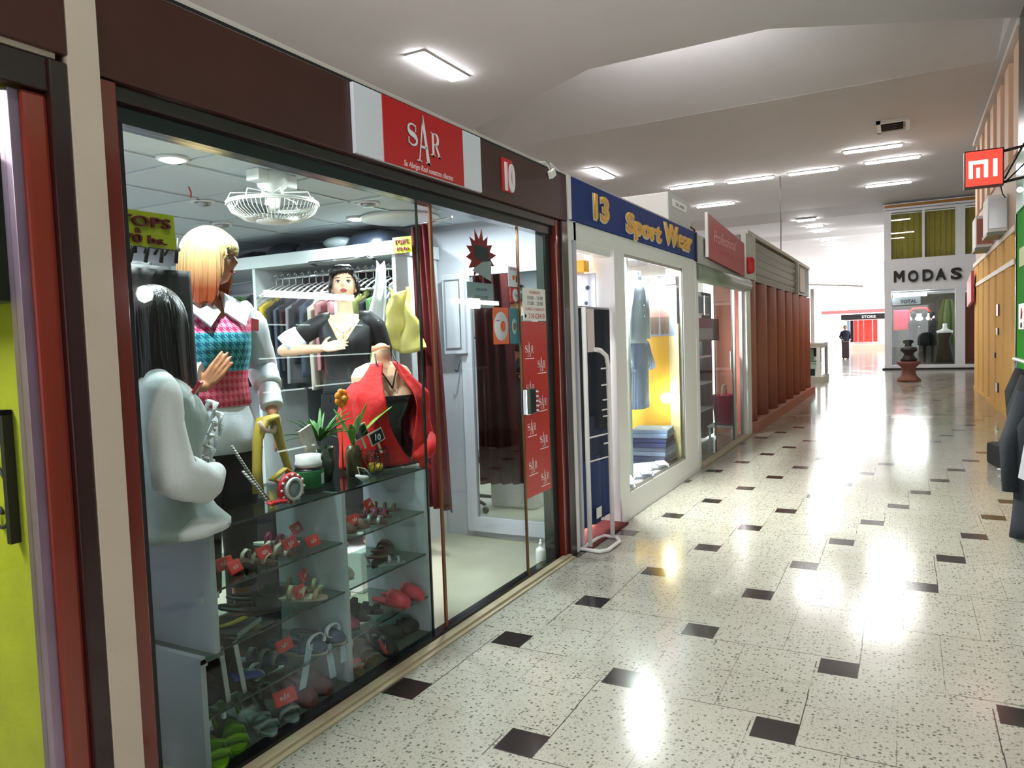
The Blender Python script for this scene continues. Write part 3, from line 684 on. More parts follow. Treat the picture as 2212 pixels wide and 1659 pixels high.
shirt('shirt', 'blue striped short sleeved shirt lowest in the shirt window', (-2.36,7.05,1.50), .46, .70, M['bluestripe'], group=G3, seed=3)
t = thing('hanging_trousers', 'dark trousers hanging behind the round post of the shirt window', 'trousers', (-2.5,6.5,.3))
for s_ in (-1,1):
    b = MB(); b.tube([(-2.50,6.55+s_*.05,1.16),(-2.50,6.56+s_*.09,.8),(-2.50,6.57+s_*.13,.34)], [.085,.08,.07], 12); b.build('leg', M['black'], t)
b = MB(); b.box((-2.56,6.44,1.14),(-2.44,6.66,1.20), bev=.02); b.build('waistband', M['black'], t)
def pants_folded(lab, c, sz, m_, grp, rot=0):
    t = thing('folded_jeans', lab, 'jeans', c, grp); b = MB()
    b.obox((c[0],c[1],c[2]+sz[2]*.28),(sz[0],sz[1],sz[2]*.5),(0,0,rot), bev=.012); b.obox((c[0]+.01,c[1]+.006,c[2]+sz[2]*.75),(sz[0]*.93,sz[1]*.95,sz[2]*.45),(0,0,rot+.03), bev=.012); b.build('fold', m_, t)
    b = MB(); b.obox((c[0]+sz[0]*.35,c[1],c[2]+sz[2]*1.0),(.05,.07,.004),(0,.1,rot), bev=0); b.build('label_tag', M['whiteplas'], t)
    return t
G4 = 'folded jeans stacked at the far end of the shirt window'
M['paledenim'] = mat('light_denim', (132,156,192), .85, var=.2, vscale=18, bump=.3, bscale=260)
for k, (y, z, m_, lb) in enumerate(((7.35,.21,'denim','bottom folded jeans in front of the yellow panel'),(7.37,.30,'paledenim','second folded jeans from the bottom of the window stack'),(7.34,.39,'denim','third folded jeans from the bottom of the window stack'),(7.36,.48,'paledenim','topmost folded jeans of the window stack'))):
    pants_folded(lb, (-2.32,y,z), (.40,.42,.09), M[m_], G4, .05*(k-1))
G5 = 'folded shirts lying in a fan on the window floor'
cols = [('whiteshirt',0),('skyshirt',0),('whiteshirt',1),('lavshirt',0),('whiteshirt',1),('skyshirt',1),('whiteshirt',1)]
proto = None
for k, (cm, _) in enumerate(cols):
    y = 5.98+k*.17; x = -2.22-.06*(k % 3)
    lab = ['folded white shirt nearest the door on the window floor','folded pale blue shirt second from the door on the window floor','folded white shirt third from the door on the window floor','folded lavender shirt in the middle of the window floor','folded white shirt fifth from the door on the window floor','folded pale blue shirt sixth from the door on the window floor','folded white shirt farthest from the door beside the jeans'][k]
    t = thing('folded_shirt', lab, 'shirt', (x,y,.205), G5)
    b = MB(); b.obox((x,y,.235),(.34,.13,.03),(.28,0,.5+.05*k), bev=.01); b.build('fold', M[cm], t)
    b = MB(); b.obox((x+.10,y+.03,.262),(.10,.10,.018),(.28,0,.5+.05*k), bev=.006); b.build('collar', M[cm], t)
# doorway: stacked navy trousers on a rail, printed shirt above
t = thing('trouser_display', 'tall navy trousers hung one over another in the doorway under the blue sign', 'trousers', (-2.25,5.2,.15))
b = MB(); cloth(b, (-2.10,5.29,1.72), .68, .92, VY, .02, 3, seed=4, dn=VX); b.build('navy_pair', M['navy'], t)
b = MB(); cloth(b, (-2.105,5.29,.92), .68, .36, VY, .02, 4, seed=5, dn=VX); b.build('denim_pair', M['darkdenim'], t)
b = MB(); cloth(b, (-2.11,5.29,.60), .68, .50, VY, .025, 6, seed=6, dn=VX); b.build('blue_pair', M['denim'], t)
b = MB(); b.cyl((-2.115,4.85,1.73),(-2.115,5.64,1.73),.012,10); b.build('rail', M['steel'], t)
b = MB(); b.box((-2.085,5.20,.135),(-2.08,5.30,.215), bev=.0); b.build('price_tag', M['whiteplas'], t)
t = thing('printed_shirt', 'white shirt with dark print under a yellow shelf in the doorway', 'shirt', (-2.30,5.6,1.62))
b = MB(); cloth(b, (-2.30,5.595,2.02), .22, .40, VX, .012, 3, seed=9)
m_ = mat('white_print_cloth', (210,218,226), .8); nt = m_.node_tree; N = nt.nodes; v_ = N.new('ShaderNodeTexVoronoi'); v_.inputs['Scale'].default_value = 14; nt.links.new(N['Texture Coordinate'].outputs['Object'], v_.inputs[0])
cr = N.new('ShaderNodeValToRGB'); cr.color_ramp.elements[0].position = .28; cr.color_ramp.elements[0].color = rgb(60,74,96); cr.color_ramp.elements[1].position = .36; cr.color_ramp.elements[1].color = rgb(214,222,230); nt.links.new(v_.outputs[0], cr.inputs[0]); nt.links.new(cr.outputs[0], N['Principled BSDF'].inputs['Base Color'])
b.build('cloth', m_, t)
t = thing('yellow_shelf', 'yellow shelf box above the printed shirt in the doorway', 'shelf', (-2.33,5.56,2.03))
b = MB(); b.box((-2.42,5.50,2.03),(-2.25,5.615,2.12), bev=.005); b.build('box', mat('yellow_box', (226,170,40), .5), t)
t = thing('doorway_partition', 'grey white partition behind the doorway under the blue sign', 'partition', (-3,5.6,0))
b = MB(); b.box((-3.6,5.62,0.02),(-2.3,5.655,2.19)); b.build('board', M['white'], t)

# white tube stand in front of the doorway
t = thing('clothes_stand', 'white metal tube stand with rungs in front of the navy trousers', 'stand', (-1.97,5.0,0))
b = MB(); b.cyl((-1.99,4.83,.03),(-1.99,4.83,1.72),.017,12); b.build('near_post', M['white'], t)
b = MB(); b.tube([(-1.94,5.15,.03),(-1.94,5.15,1.30),(-1.945,5.13,1.37),(-1.96,5.06,1.41),(-1.965,4.98,1.42)],.017,12); b.build('far_post', M['white'], t)
b = MB()
for z in (.80,.63): b.cyl((-1.99,4.83,z),(-1.94,5.15,z),.006,8)
for z in (.98,1.16,1.28): b.cyl((-1.955,5.05,z),(-1.94,5.15,z),.006,8)
for z in (1.02,.90,.70): b.cyl((-1.96,5.08,z+.03),(-1.94,5.15,z+.03),.006,8)
b.build('rung', M['white'], t)
b = MB(); b.tube([(-2.04,4.80,.015),(-1.90,4.78,.015),(-1.86,4.84,.015),(-1.86,5.08,.015),(-1.92,5.18,.015),(-2.02,5.18,.015),(-2.04,5.10,.015)],.014,8,closed=True); b.build('base_loop', M['white'], t)
t = thing('paper_roll_card', 'white and pink card fixed to the top of the white stand', 'card', (-1.99,5.1,1.45))
b = MB(); b.box((-2.075,5.09,1.40),(-2.068,5.22,1.72), bev=0); b.build('card', mat('pale_pink_card', (232,214,212), .5), t)

# ---- lamps inside the neighbouring shops
def shoplamp(x, y, z, lx, ly, lab, e, name='shop_tube_light', col=(1,.98,.95)):
    t = thing(name, lab, 'ceiling light', (x,y,z), 'tube lights inside the neighbouring shops')
    b = MB(); b.box((x-lx/2,y-ly/2,z-.03),(x+lx/2,y+ly/2,z-.001)); b.build('housing', M['white'], t)
    b = MB(); b.box((x-lx/2+.01,y-ly/2+.01,z-.045),(x+lx/2-.01,y+ly/2-.01,z-.03)); b.build('diffuser', mat('shop_tube_glow', (255,252,246), .4, emis=8), t)
    l = bpy.data.lights.new('tube_lamp', 'AREA'); l.shape = 'RECTANGLE'; l.size = lx; l.size_y = ly; l.energy = e; l.color = col; o = bpy.data.objects.new('tube_lamp', l); C.objects.link(o); o.parent = t; o.location = (0,0,-.06)
shoplamp(-2.35, 6.55, 2.29, .14, .9, 'short tube light at the top of the shirt window', 260)
shoplamp(-3.4, 5.3, 2.29, 1.0, .14, 'added unseen tube light deep behind the doorway under the blue sign', 35)  # unseen lamp added to brighten the doorway interior
shoplamp(-2.7, 9.2, 2.29, .2, 1.4, 'tube light behind the glass under the red sign', 130)
shoplamp(-3.0, .2, 2.49, .2, 1.2, 'added unseen tube light on the ceiling of the yellow shop', 40)  # unseen lamp added so the yellow wall looks bright
b = MB(); b.box((-5.0,8.26,2.30), (-2.14,11.2,2.34)); struct('ceiling', b, M['shopwall'])
b = MB(); b.box((-4.2,30.3,2.74),(-4.1,30.4,2.75))
b.bm.free()
# ---------------------------------------------------------------- shop fourteen: glass front, red sign, roller cover
M['roller'] = mat('grey_green_metal_cover', (120,126,110), .45, var=.08, vscale=5)
M['palegrey'] = mat('pale_grey_panel', (200,200,196), .5, var=.04, vscale=4)
t = thing('shopfront_frame', 'narrow white frame of the glass shop under the red sign', 'shop front', (-2.08,9.7,0))
b = MB(); b.box((-2.16,8.27,2.30), (-2.07,8.95,2.62)); b.box((-2.16,8.95,2.30),(-2.09,11.2,2.62)); b.build('header_panel', M['palegrey'], t)
b = MB(); b.cyl((-2.10,8.30,2.20),(-2.10,11.35,2.20),.10,20); b.build('roller_cover', M['roller'], t)
for y0, y1 in ((8.27,8.36),(11.18,11.50)):
    b = MB(); b.box((-2.14,y0,0),(-2.06,y1,2.25), bev=.004); b.build('post', M['white'], t)
b = MB(); b.box((-2.12,8.36,0),(-2.02,11.2,.03), bev=.004); b.build('sill', M['stone'], t)
b = MB(); b.box((-2.15,10.55,.03),(-2.11,10.62,2.1)); b.box((-2.15,11.08,.03),(-2.11,11.12,2.1)); b.build('door_stile', M['steel'], t)
pane(8.37, 9.30, -2.10, 'near glass pane of the shop under the red sign', edge=(('b',.010,'edge'),), z0=.03, z1=2.1)
pane(9.28, 10.45, -2.12, 'far glass pane of the shop under the red sign', edge=(('b',.012,'edge'),), z0=.03, z1=2.1)
t = thing('hanging_sign', 'faded red square sign with script lettering over the glass shop', 'sign', (-2.05,9.4,2.33))
b = MB(); b.prism([(-2.045,8.72,2.39),(-2.045,10.9,2.30),(-2.045,10.9,2.76),(-2.045,8.72,2.90)], (.02,0,0)); b.build('panel', mat('faded_red_panel', (178,52,62), .45, var=.1, vscale=3), t)
b = MB(); b.prism([(-2.047,8.68,2.39),(-2.047,8.72,2.39),(-2.047,8.72,2.90),(-2.047,8.68,2.90)], (.03,0,0)); b.build('edge', M['white'], t)
text('lettering', 'Professional', (-2.024,8.98,2.60), .2, mat('pale_script', (226,150,150), .5), t, 'x', .001, .003, width=1.35, height=.14, shear=.4)
text('lettering', 'PELUQUERIA', (-2.024,9.3,2.49), .2, mat('faint_print', (204,96,100), .5), t, 'x', .001, 0, width=.9, height=.05)
t = thing('air_conditioner', 'grey air conditioner box on top of the shop row behind the red sign', 'air conditioner', (-2.3,8.3,2.64))
b = MB(); b.box((-2.75,7.60,2.645),(-2.16,8.48,2.98), bev=.015); b.build('case', M['palegrey'], t)
b = MB(); b.box((-2.16,7.75,2.85),(-2.155,8.30,2.93)); b.build('label_plate', M['whiteplas'], t)
text('print', 'DE AIRE', (-2.1545,7.85,2.87), .05, M['ink'], t, 'x', .0005, width=.35, height=.035)
b = MB(); b.lathe([(.001,0),(.11,0),(.12,.02),(.10,.03),(.001,.03)], (-2.45,8.48,2.81), 20, axis='y'); b.build('fan_guard', M['blackgloss'], t)
b = MB(); b.tube([(-2.2,8.5,2.75),(-2.15,8.62,2.70),(-2.18,8.66,2.62),(-2.2,8.7,2.45)],.012,8); b.build('pipe', M['copper'], t)
# inside: shelves with goods, dark door, pink basket
b = MB(); b.box((-3.4,8.27,0),(-3.36,11.2,2.3)); struct('wall_shop_inner', b, mat('pale_inner_wall', (206,212,204), .6))
t = thing('wall_shelves', 'white shelves with mirrors and bottles behind the glass under the red sign', 'shelves', (-2.6,9.2,0))
for z in (.5,.85,1.2,1.5):
    b = MB(); b.box((-2.75,8.45,z),(-2.35,10.2,z+.02)); b.build('shelf', M['whitegl'], t)
b = MB(); b.box((-2.77,8.4,0),(-2.75,10.25,1.9)); b.build('back_panel', mat('dull_grey_green', (104,116,104), .5, var=.3, vscale=3), t)
cc = [('dark_bottle_glaze',(40,36,40)),('cream_tub_plastic',(214,206,186)),('green_pack_print',(120,150,70)),('magenta_pack_print',(170,60,90)),('grey_pack_print',(120,130,136))]
for n_, c_ in cc: M[n_] = mat(n_, c_, .4)
rr = random.Random(3); words = ['dark','cream','green','magenta','grey']
for zi, z in enumerate((.52,.87,1.22,1.52)):
    for k in range(6):
        y = 8.62+k*.26+rr.uniform(-.03,.03); ci = rr.randrange(5); h = rr.uniform(.10,.20); r = rr.uniform(.03,.05)
        lab = f'{words[ci]} bottle or tub, {["first","second","third","fourth","fifth","sixth"][k]} from the near end, {["lowest","second","third","top"][zi]} glass shop shelf'
        t = thing('cosmetic_bottle', lab, 'bottle', (-2.5,y,z), 'bottles and tubs on the shelves of the glass shop')
        b = MB(); b.lathe([(.001,z),(r,z),(r,z+h*.7),(r*.45,z+h*.8),(r*.45,z+h),(.001,z+h)], (-2.5,y,0), 12); b.build('bottle_body', M[cc[ci][0]], t)
G = 'frames hanging high behind the glass under the red sign'
for k in range(3):
    t = thing('picture_frame', ['first of three small dark portrait cards high in the glass shop','second of three small dark portrait cards high in the glass shop','third of three small dark portrait cards high in the glass shop'][k], 'frame', (-2.2,8.72+k*.34,1.78), G)
    b = MB(); b.box((-2.22,8.60+k*.34,1.74),(-2.21,8.84+k*.34,1.98)); b.build('border', M['white'], t)
    b = MB(); b.box((-2.209,8.62+k*.34,1.76),(-2.205,8.82+k*.34,1.96)); b.build('portrait', mat('slate_portrait', (74,86,104), .4, var=.5, vscale=14), t)
t = thing('window_poster', 'magenta and pink poster in the middle of the glass shop window', 'poster', (-2.2,9.2,1.45))
b = MB(); b.box((-2.20,8.60,1.42),(-2.19,9.95,1.70)); b.build('sheet', mat('magenta_poster', (172,60,86), .5, var=.5, vscale=9), t)
b = MB(); b.box((-2.187,8.75,1.44),(-2.184,9.6,1.58)); b.build('pale_figures', mat('pink_white_print', (226,190,196), .5, var=.3, vscale=20), t)
t = thing('door', 'dark open doorway of the glass shop beside the fluted wall', 'door', (-2.3,10.8,0))
b = MB(); b.box((-2.6,10.55,.03),(-2.56,11.15,2.1)); b.build('dark_leaf', M['black'], t)
b = MB(); b.box((-2.2,10.66,1.0),(-2.19,10.95,1.25)); b.build('white_plate', M['whiteplas'], t)
t = thing('basket', 'magenta plastic basket standing inside the glass shop doorway', 'basket', (-2.25,10.75,.2))
b = MB(); b.lathe([(.001,.22),(.13,.22),(.17,.62),(.18,.64),(.165,.64),(.12,.24),(.001,.24)], (-2.30,10.70,0), 20); b.build('tub', mat('magenta_plastic', (168,36,84), .35), t)
b = MB(); b.tube([(-2.30,10.53,.64),(-2.30,10.60,.78),(-2.30,10.80,.78),(-2.30,10.87,.64)],.01,8); b.build('handle', M['white'], t)
t = thing('stool', 'low pale stool under the magenta basket', 'stool', (-2.3,10.7,0))
b = MB(); b.box((-2.5,10.5,.19),(-2.14,10.9,.215), bev=.004); b.build('seat', M['white'], t)
for x in (-2.47,-2.17):
    for y in (10.53,10.87): b = MB(); b.cyl((x,y,.03),(x,y,.19),.015,8); b.build('leg', M['white'], t)

# ---------------------------------------------------------------- fluted terracotta wall, louvres, panels
M['terra'] = mat('terracotta_paint', (170,106,90), .65, var=.14, vscale=4, bump=.15, bscale=60)
b = MB(); b.box((-2.6,11.50,0),(-2.16,19.4,2.30)); b.box((-2.16,11.5,0),(-1.98,19.4,.16))
y = 11.75
while y < 19.2:
    b.rings([[(-2.16,y-.30,z),(-2.10,y-.22,z),(-2.045,y-.10,z),(-2.03,y,z),(-2.045,y+.10,z),(-2.10,y+.22,z),(-2.16,y+.30,z)] for z in (.16,2.28)], cap=True)
    y += 1.02
struct('wall_fluted', b, M['terra'])
t = thing('louvre_panel', 'grey slatted louvre panels above the fluted terracotta wall', 'louvre', (-2.1,14,2.3))
b = MB(); b.box((-2.3,11.9,2.31),(-2.14,17.0,2.95)); b.build('backing', mat('grey_louvre_metal', (112,112,106), .5), t)
for k in range(5):
    b = MB(); b.obox((-2.11,14.45,2.36+k*.125),(.012,5.1,.11),(0,.25,0)); b.build('slat', mat('grey_slat', (128,128,122), .5), t)
b = MB(); b.box((-2.16,11.86,2.28),(-2.05,11.93,3.0)); b.box((-2.16,17.0,2.28),(-2.05,17.12,3.0)); b.box((-2.3,11.5,2.97),(-2.08,19.4,3.03)); b.build('frame', M['palegrey'], t)
t = thing('wall_box', 'grey box panel over the far end of the fluted wall', 'panel', (-2.1,18.3,2.3))
b = MB(); b.box((-2.35,17.15,2.31),(-2.10,19.4,2.97)); b.build('backing', mat('mid_grey_panel', (120,122,122), .5), t)
b = MB(); b.box((-2.10,17.3,2.36),(-2.05,18.15,2.88), bev=.01); b.build('pale_cover', M['palegrey'], t)
b = MB(); b.box((-2.13,11.2,2.30),(-2.06,11.86,2.95)); tag(b.build('sign_back', M['palegrey'], None, (-2.1,11.5,2.3)), 'pale strip panel between the red sign and the grey louvres', 'panel')
t = thing('red_bottle_sign', 'small red oval sign beside the big red sign', 'sign', (-2.05,11.35,2.4))
b = MB(); b.lathe([(.001,2.36),(.05,2.37),(.07,2.42),(.07,2.56),(.05,2.60),(.001,2.61)], (-2.03,11.32,0), 14); b.build('bottle_shape', M['red'], t)

# ---------------------------------------------------------------- kiosk at the far left corner
t = thing('kiosk', 'pale corner kiosk with goods behind glass beyond the terracotta wall', 'kiosk', (-2.6,23.3,0))
b = MB(); b.box((-4.5,22.85,0),(-2.12,24.6,.18)); b.box((-4.5,22.95,1.02),(-2.15,24.6,1.14)); b.box((-4.4,23.4,1.14),(-2.75,23.5,2.9)); b.build('body', mat('pale_olive_laminate', (176,174,156), .5), t)
b = MB(); b.box((-2.30,22.9,.18),(-2.2,23.0,1.02)); b.box((-2.2,24.4,.18),(-2.14,24.5,1.02)); b.box((-2.45,22.95,1.14),(-2.36,23.05,2.7)); b.build('upright', M['white'], t)
b = MB(); b.box((-4.4,22.98,.19),(-2.32,22.99,1.0)); b.box((-2.19,23.05,.19),(-2.18,24.4,1.0)); b.build('glass_front', M['glassg'], t)
b = MB(); b.box((-4.4,23.3,.6),(-2.3,23.9,.62)); b.box((-4.4,23.35,.75),(-2.3,23.36,1.0)); b.build('shelf', mat('dark_slate_panel', (52,58,70), .5), t)
b = MB(); b.box((-4.4,23.38,2.0),(-2.68,23.39,2.6)); b.build('red_sign', mat('muted_red_sign', (170,60,50), .5), t)
b = MB(); b.box((-2.95,23.36,1.22),(-2.70,23.40,2.0)); b.build('white_cloth', M['whiteshirt'], t)
b = MB(); b.prism([(-4.6,22.6,2.78),(-2.4,22.6,2.78),(-1.1,23.6,2.70),(-2.4,24.6,2.95),(-4.6,24.6,3.15)], (0,0,.04)); b.build('canopy', M['palegrey'], t)
words = [('green','yellow_green_pack',(176,180,80)),('brown','brown_pack',(140,100,70)),('black','black_pack',(20,20,20)),('cream','cream_pack',(226,220,200))]
for n_, k_, c_ in words: M[k_] = mat(k_, c_, .5)
for k, (x, z, w, h) in enumerate(((-2.95,.62,.2,.3),(-2.62,.62,.16,.32),(-2.45,.62,.1,.36),(-2.9,.2,.3,.16),(-2.5,.2,.26,.20))):
    n_, k_, _ = words[(k*3+k//2) % 4]
    t = thing('boxed_goods', ['green pack on the kiosk shelf behind glass','cream bag on the kiosk shelf behind glass','narrow pack at the end of the kiosk shelf','flat pack on the kiosk bottom left','boxed item on the kiosk bottom right'][k], 'package', (x,23.1,z))
    b = MB(); b.box((x-w/2,23.05,z),(x+w/2,23.22,z+h), bev=.02); b.build('pack', M[k_], t)
t = thing('display_counter', 'white counter with dark front beside the far kiosk', 'counter', (-3.7,36.5,0))
b = MB(); b.box((-4.3,36.2,0),(-3.15,37.4,.98), bev=.02); b.build('body', M['white'], t)
b = MB(); b.box((-3.60,36.15,.10),(-3.25,36.2,.85)); b.build('dark_front', mat('dark_plum_panel', (58,30,36), .4), t)
t = thing('far_bench', 'low dark bench beyond the white counter in the bright light', 'bench', (-4.6,40,0))
b = MB(); b.box((-5.6,39.7,.62),(-3.9,40.5,.92), bev=.05); b.build('seat', M['black'], t); b = MB(); b.box((-5.5,39.8,0),(-5.3,40.4,.62)); b.box((-4.2,39.8,0),(-4.0,40.4,.62)); b.build('leg', M['black'], t)
t = thing('store_sign', 'black sign band with pale letters over the far red clothes shop', 'sign', (-3.2,56.5,2.6))
b = MB(); b.box((-4.05,56.3,2.16),(-.6,56.5,2.54)); b.build('band', M['black'], t)
text('lettering', 'STORE', (-2.75,56.28,2.25), .5, M['white'], t, 'y', .01, .01, width=.85, height=.18)
t = thing('far_shop', 'bright far clothes shop with red clothes under a black sign', 'shop', (-4,57,0))
b = MB(); b.box((-3.95,57.5,0),(-.6,57.6,2.5)); b.build('back_wall', M['white'], t)
b = MB(); b.box((-3.35,56.3,0),(-.6,56.9,.44)); b.build('plinth', M['plaster'], t)
b = MB(); b.box((-5.3,56.2,2.60),(-.6,56.3,2.84)); b.build('red_eaves', mat('faded_red_eaves', (190,110,112), .6), t)
M['farred'] = mat('bright_red_cloth', (214,60,52), .7)
for k, (x, w, m_, lb) in enumerate(((-3.65,.16,'paledenim','pale blue'),(-3.42,.18,'navy','dark'),(-3.18,.24,'farred','red'),(-2.85,.30,'farred','long red'),(-2.4,.5,'farred','wide red'),(-1.95,.26,'farred','hanging red'))):
    t = thing('hanging_garment', ['pale blue garment at the left of the far shop','dark garment second from the left in the far shop','first red garment from the left in the far shop','second red garment from the left in the far shop','wide red garment in the middle of the far shop','red garment at the right of the far shop'][k], 'clothes', (x,57,.8), 'garments in the far shop')
    b = MB(); cloth(b, (x,57.1,2.12), w, 1.5, VX, .05, 3, seed=k); b.build('cloth', M[m_], t)

# ---------------------------------------------------------------- facade with MODAS letters
M['modas'] = mat('white_facade_paint', (232,234,238), .5)
M['curtain'] = mat('olive_curtain', (214,188,88), .8, var=.2, vscale=8, stretch=(6,6,.3), bump=.3, bscale=20)
b = MB(); Y0 = 30.0
b.box((-.73,Y0-.01,2.80),(4.2,Y0+.38,3.90)); b.box((-.73,Y0-.005,0),(4.2,Y0+.39,.16)); b.box((-.72,Y0,0),(-.50,Y0+.4,5.66)); b.box((1.47,Y0,0),(1.76,Y0+.4,5.62)); b.box((.47,Y0,3.88),(.55,Y0+.4,5.62)); b.box((-.73,Y0-.005,5.58),(4.2,Y0+.39,5.665))
b.box((-.50,Y0+.02,3.885),(4.2,Y0+.37,3.94)); b.box((2.6,Y0,0),(4.2,Y0+.4,5.62)); b.box((-.72,Y0+.4,0),(-.66,Y0+6,5.9))
struct('wall_far', b, M['modas'])
b = MB(); b.box((-.80,Y0-.05,0),(4.2,Y0-.001,.06)); struct('baseboard_far', b, M['black'])
b = MB(); b.box((-.76,Y0-.12,5.68),(4.2,Y0+.3,5.74)); b.box((-.76,Y0-.06,5.85),(4.2,Y0+.3,5.88)); struct('trim_3', b, M['modas'])
b = MB(); b.box((-.70,Y0-.04,5.74),(4.2,Y0+.3,5.85)); struct('trim_4', b, mat('ochre_trim', (176,120,42), .5))
t = thing('facade_letters', 'large black block letters reading MODAS on the white facade', 'lettering', (.6,29.98,3.1))
for k, ch in enumerate('MODAS'):
    if ch == 'M':
        b = MB(); x0, z0 = -.42, 3.12; b.prism([(x0+.34*a, 29.93, z0+.40*c_) for a, c_ in ((0,0),(.25,0),(.25,.52),(.5,.22),(.75,.52),(.75,0),(1,0),(1,1),(.76,1),(.5,.64),(.24,1),(0,1))], (0,.06,0)); b.build('letter', M['black'], t); continue
    text('letter', ch, (-.42+k*.435,29.93,3.12), 1., M['black'], t, 'y', .06, .03, width=.33, height=.40)
for k, (x0, x1) in enumerate(((-.5,.47),(.55,1.47),(1.76,2.6))):
    t = thing('curtain', ['olive curtain in the left upper window above the black letters','olive curtain in the middle upper window above the black letters','olive curtain in the narrow right upper window'][k], 'curtain', ((x0+x1)/2,30.3,3.95), 'curtains in the upper windows')
    b = MB(); b.grid(lambda u, v: (x0+u*(x1-x0), 30.28+.03*math.sin(u*34+k), 3.95+v*1.6), 60, 4, thick=.01); b.build('cloth', M['curtain'], t)
    o = MB(); o.box((x0,30.12,3.94),(x1,30.13,5.58)); o = o.build(f'window_{k+1}', M['glass'], None, ((x0+x1)/2,30.12,3.94)); o['kind'] = 'structure'
for k, (x0, x1) in enumerate(((-.5,1.47),(1.76,2.6))):
    o = MB(); o.box((x0,30.02,.16),(x1,30.03,2.8)); o = o.build(f'window_{k+4}', M['glass'], None, ((x0+x1)/2,30.02,.16)); o['kind'] = 'structure'
b = MB(); b.box((-.7,33,0),(4.2,33.1,5.9)); struct('wall_display', b, mat('dark_display_wall', (58,52,44), .7))
b = MB(); b.box((-.66,30.4,2.75),(4.2,33,2.8)); struct('trim_5', b, M['modas'])
t = thing('hanging_sign', 'pale sign reading TOTAL hanging inside the white facade window', 'sign', (0,30.4,2.35))
b = MB(); b.box((-.48,30.45,2.32),(.42,30.5,2.60)); b.build('panel', M['paleblue'], t)
text('lettering', 'TOTAL', (-.22,30.44,2.38), .2, mat('violet_letter', (60,30,60), .5), t, 'y', .005, .004, width=.52, height=.13)
t = thing('strip_light', 'bright light box at the top of the white facade window', 'light', (.1,30.6,2.65))
b = MB(); b.box((-.46,30.55,2.62),(.62,30.62,2.74)); b.build('glow', M['lamp'], t)
t = thing('red_banner', 'red cloth banner behind the left part of the facade window', 'banner', (-.2,31,1.4))
b = MB(); cloth(b, (-.2,31,2.15), .5, .75, VX, .04, 3, seed=2); b.build('cloth', mat('crimson_cloth', (200,30,60), .7), t)
t = thing('red_arch_display', 'white display box with red arch in the facade window', 'display', (.45,31.6,1.6))
b = MB(); b.box((.1,31.5,1.75),(.72,31.55,2.0)); b.box((.12,31.5,1.5),(.72,31.55,1.62)); b.build('light_panel', mat('white_lit_panel', (250,250,250), .5, emis=1.5), t)
b = MB(); b.tube([(.05,31.48,1.7),(.05,31.48,2.05),(.2,31.48,2.2),(.6,31.48,2.2),(.76,31.48,2.05),(.76,31.48,1.4)],.04,8); b.build('red_arch', M['red'], t)
# ---------------------------------------------------------------- right side: yellow fluted wall, upper fins, green shop
M['yellow'] = mat('warm_yellow_wall', (240,192,112), .85, spec=.2, var=.08, vscale=4, bump=.08, bscale=50)
M['beige'] = mat('pinkish_beige_fins', (216,182,154), .65, var=.06, vscale=3)
M['beam'] = mat('beige_beam_paint', (206,184,166), .65)
M['cream'] = mat('cream_rail_paint', (232,220,196), .5)
b = MB(); b.box((1.46,13.25,0),(1.60,20.95,2.90)); b.box((1.40,13.25,0),(1.47,20.95,.07))
y = 13.5
while y < 20.9:
    b.prism([(1.46,y,.07),(1.40,y+.12,.07),(1.40,y+1.0,.07),(1.46,y+1.12,.07)],(0,0,2.31)); b.prism([(1.46,y,2.46),(1.40,y+.12,2.46),(1.40,y+1.0,2.46),(1.46,y+1.12,2.46)],(0,0,.40)); y += 1.24
struct('wall_yellow_right', b, M['yellow'])
b = MB(); b.box((1.385,13.25,2.38),(1.47,20.95,2.46)); b.box((1.385,13.25,2.86),(1.47,20.95,2.95)); struct('trim_6', b, M['cream'])
b = MB(); b.box((1.44,13.25,2.95),(1.60,20.95,4.0)); struct('trim_7', b, M['beam'])
b = MB(); b.box((1.54,12.9,4.0),(1.60,20.95,5.8))
y = 13.0
while y < 20.9: b.box((1.41,y,4.0),(1.55,y+.55,5.55)); y += 1.18
struct('trim_8', b, M['beige'])
b = MB(); b.box((1.38,12.9,5.70),(1.60,20.95,5.795)); struct('trim_9', b, M['white'])
for k, (y, z, w, h) in enumerate(((15.4,1.75,.28,.20),(15.45,1.38,.26,.12),(15.9,.95,.14,.10),(15.5,.40,.34,.16))):
    t = thing('wall_socket_box', ['topmost dark box on the yellow fluted wall','second dark box from the top on the yellow wall','small dark box in the middle of the yellow wall','low dark box near the foot of the yellow wall'][k], 'wall box', (1.39,y,z), 'dark boxes on the yellow wall')
    b = MB(); b.box((1.375,y-w/2,z-h/2),(1.40,y+w/2,z+h/2)); b.build('box', M['darkwood'], t)
for k, (y, z, lab) in enumerate(((14.9,3.0,'pale air conditioner nearest the red square sign'),(17.3,2.98,'air conditioner with a brown side panel farther along the beam'))):
    t = thing('air_conditioner', lab+' on the right wall', 'air conditioner', (1.3,y,z), 'air conditioners on the right wall')
    b = MB(); b.box((1.16,y-.42,z),(1.44,y+.42,z+.60), bev=.02); b.build('case', M['white'], t)
    b = MB(); b.box((1.15,y-.42,z-.05),(1.44,y+.42,z)); b.build('bracket', M['roller'], t)
    b = MB(); b.box((1.18,y-.44,z+.06),(1.42,y-.42,z+.54)); b.build('side_panel', M['steel'] if k == 0 else M['terra'], t)
t = thing('red_wall_sign', 'pinkish red sign wedge at the far end of the yellow wall', 'sign', (1.3,21,2.3))
b = MB(); b.prism([(1.36,20.2,2.05),(1.36,21.6,1.95),(1.36,21.6,2.55),(1.36,20.2,2.75)], (-.06,0,0)); b.build('panel', mat('pinkish_red_panel', (196,84,96), .5), t)
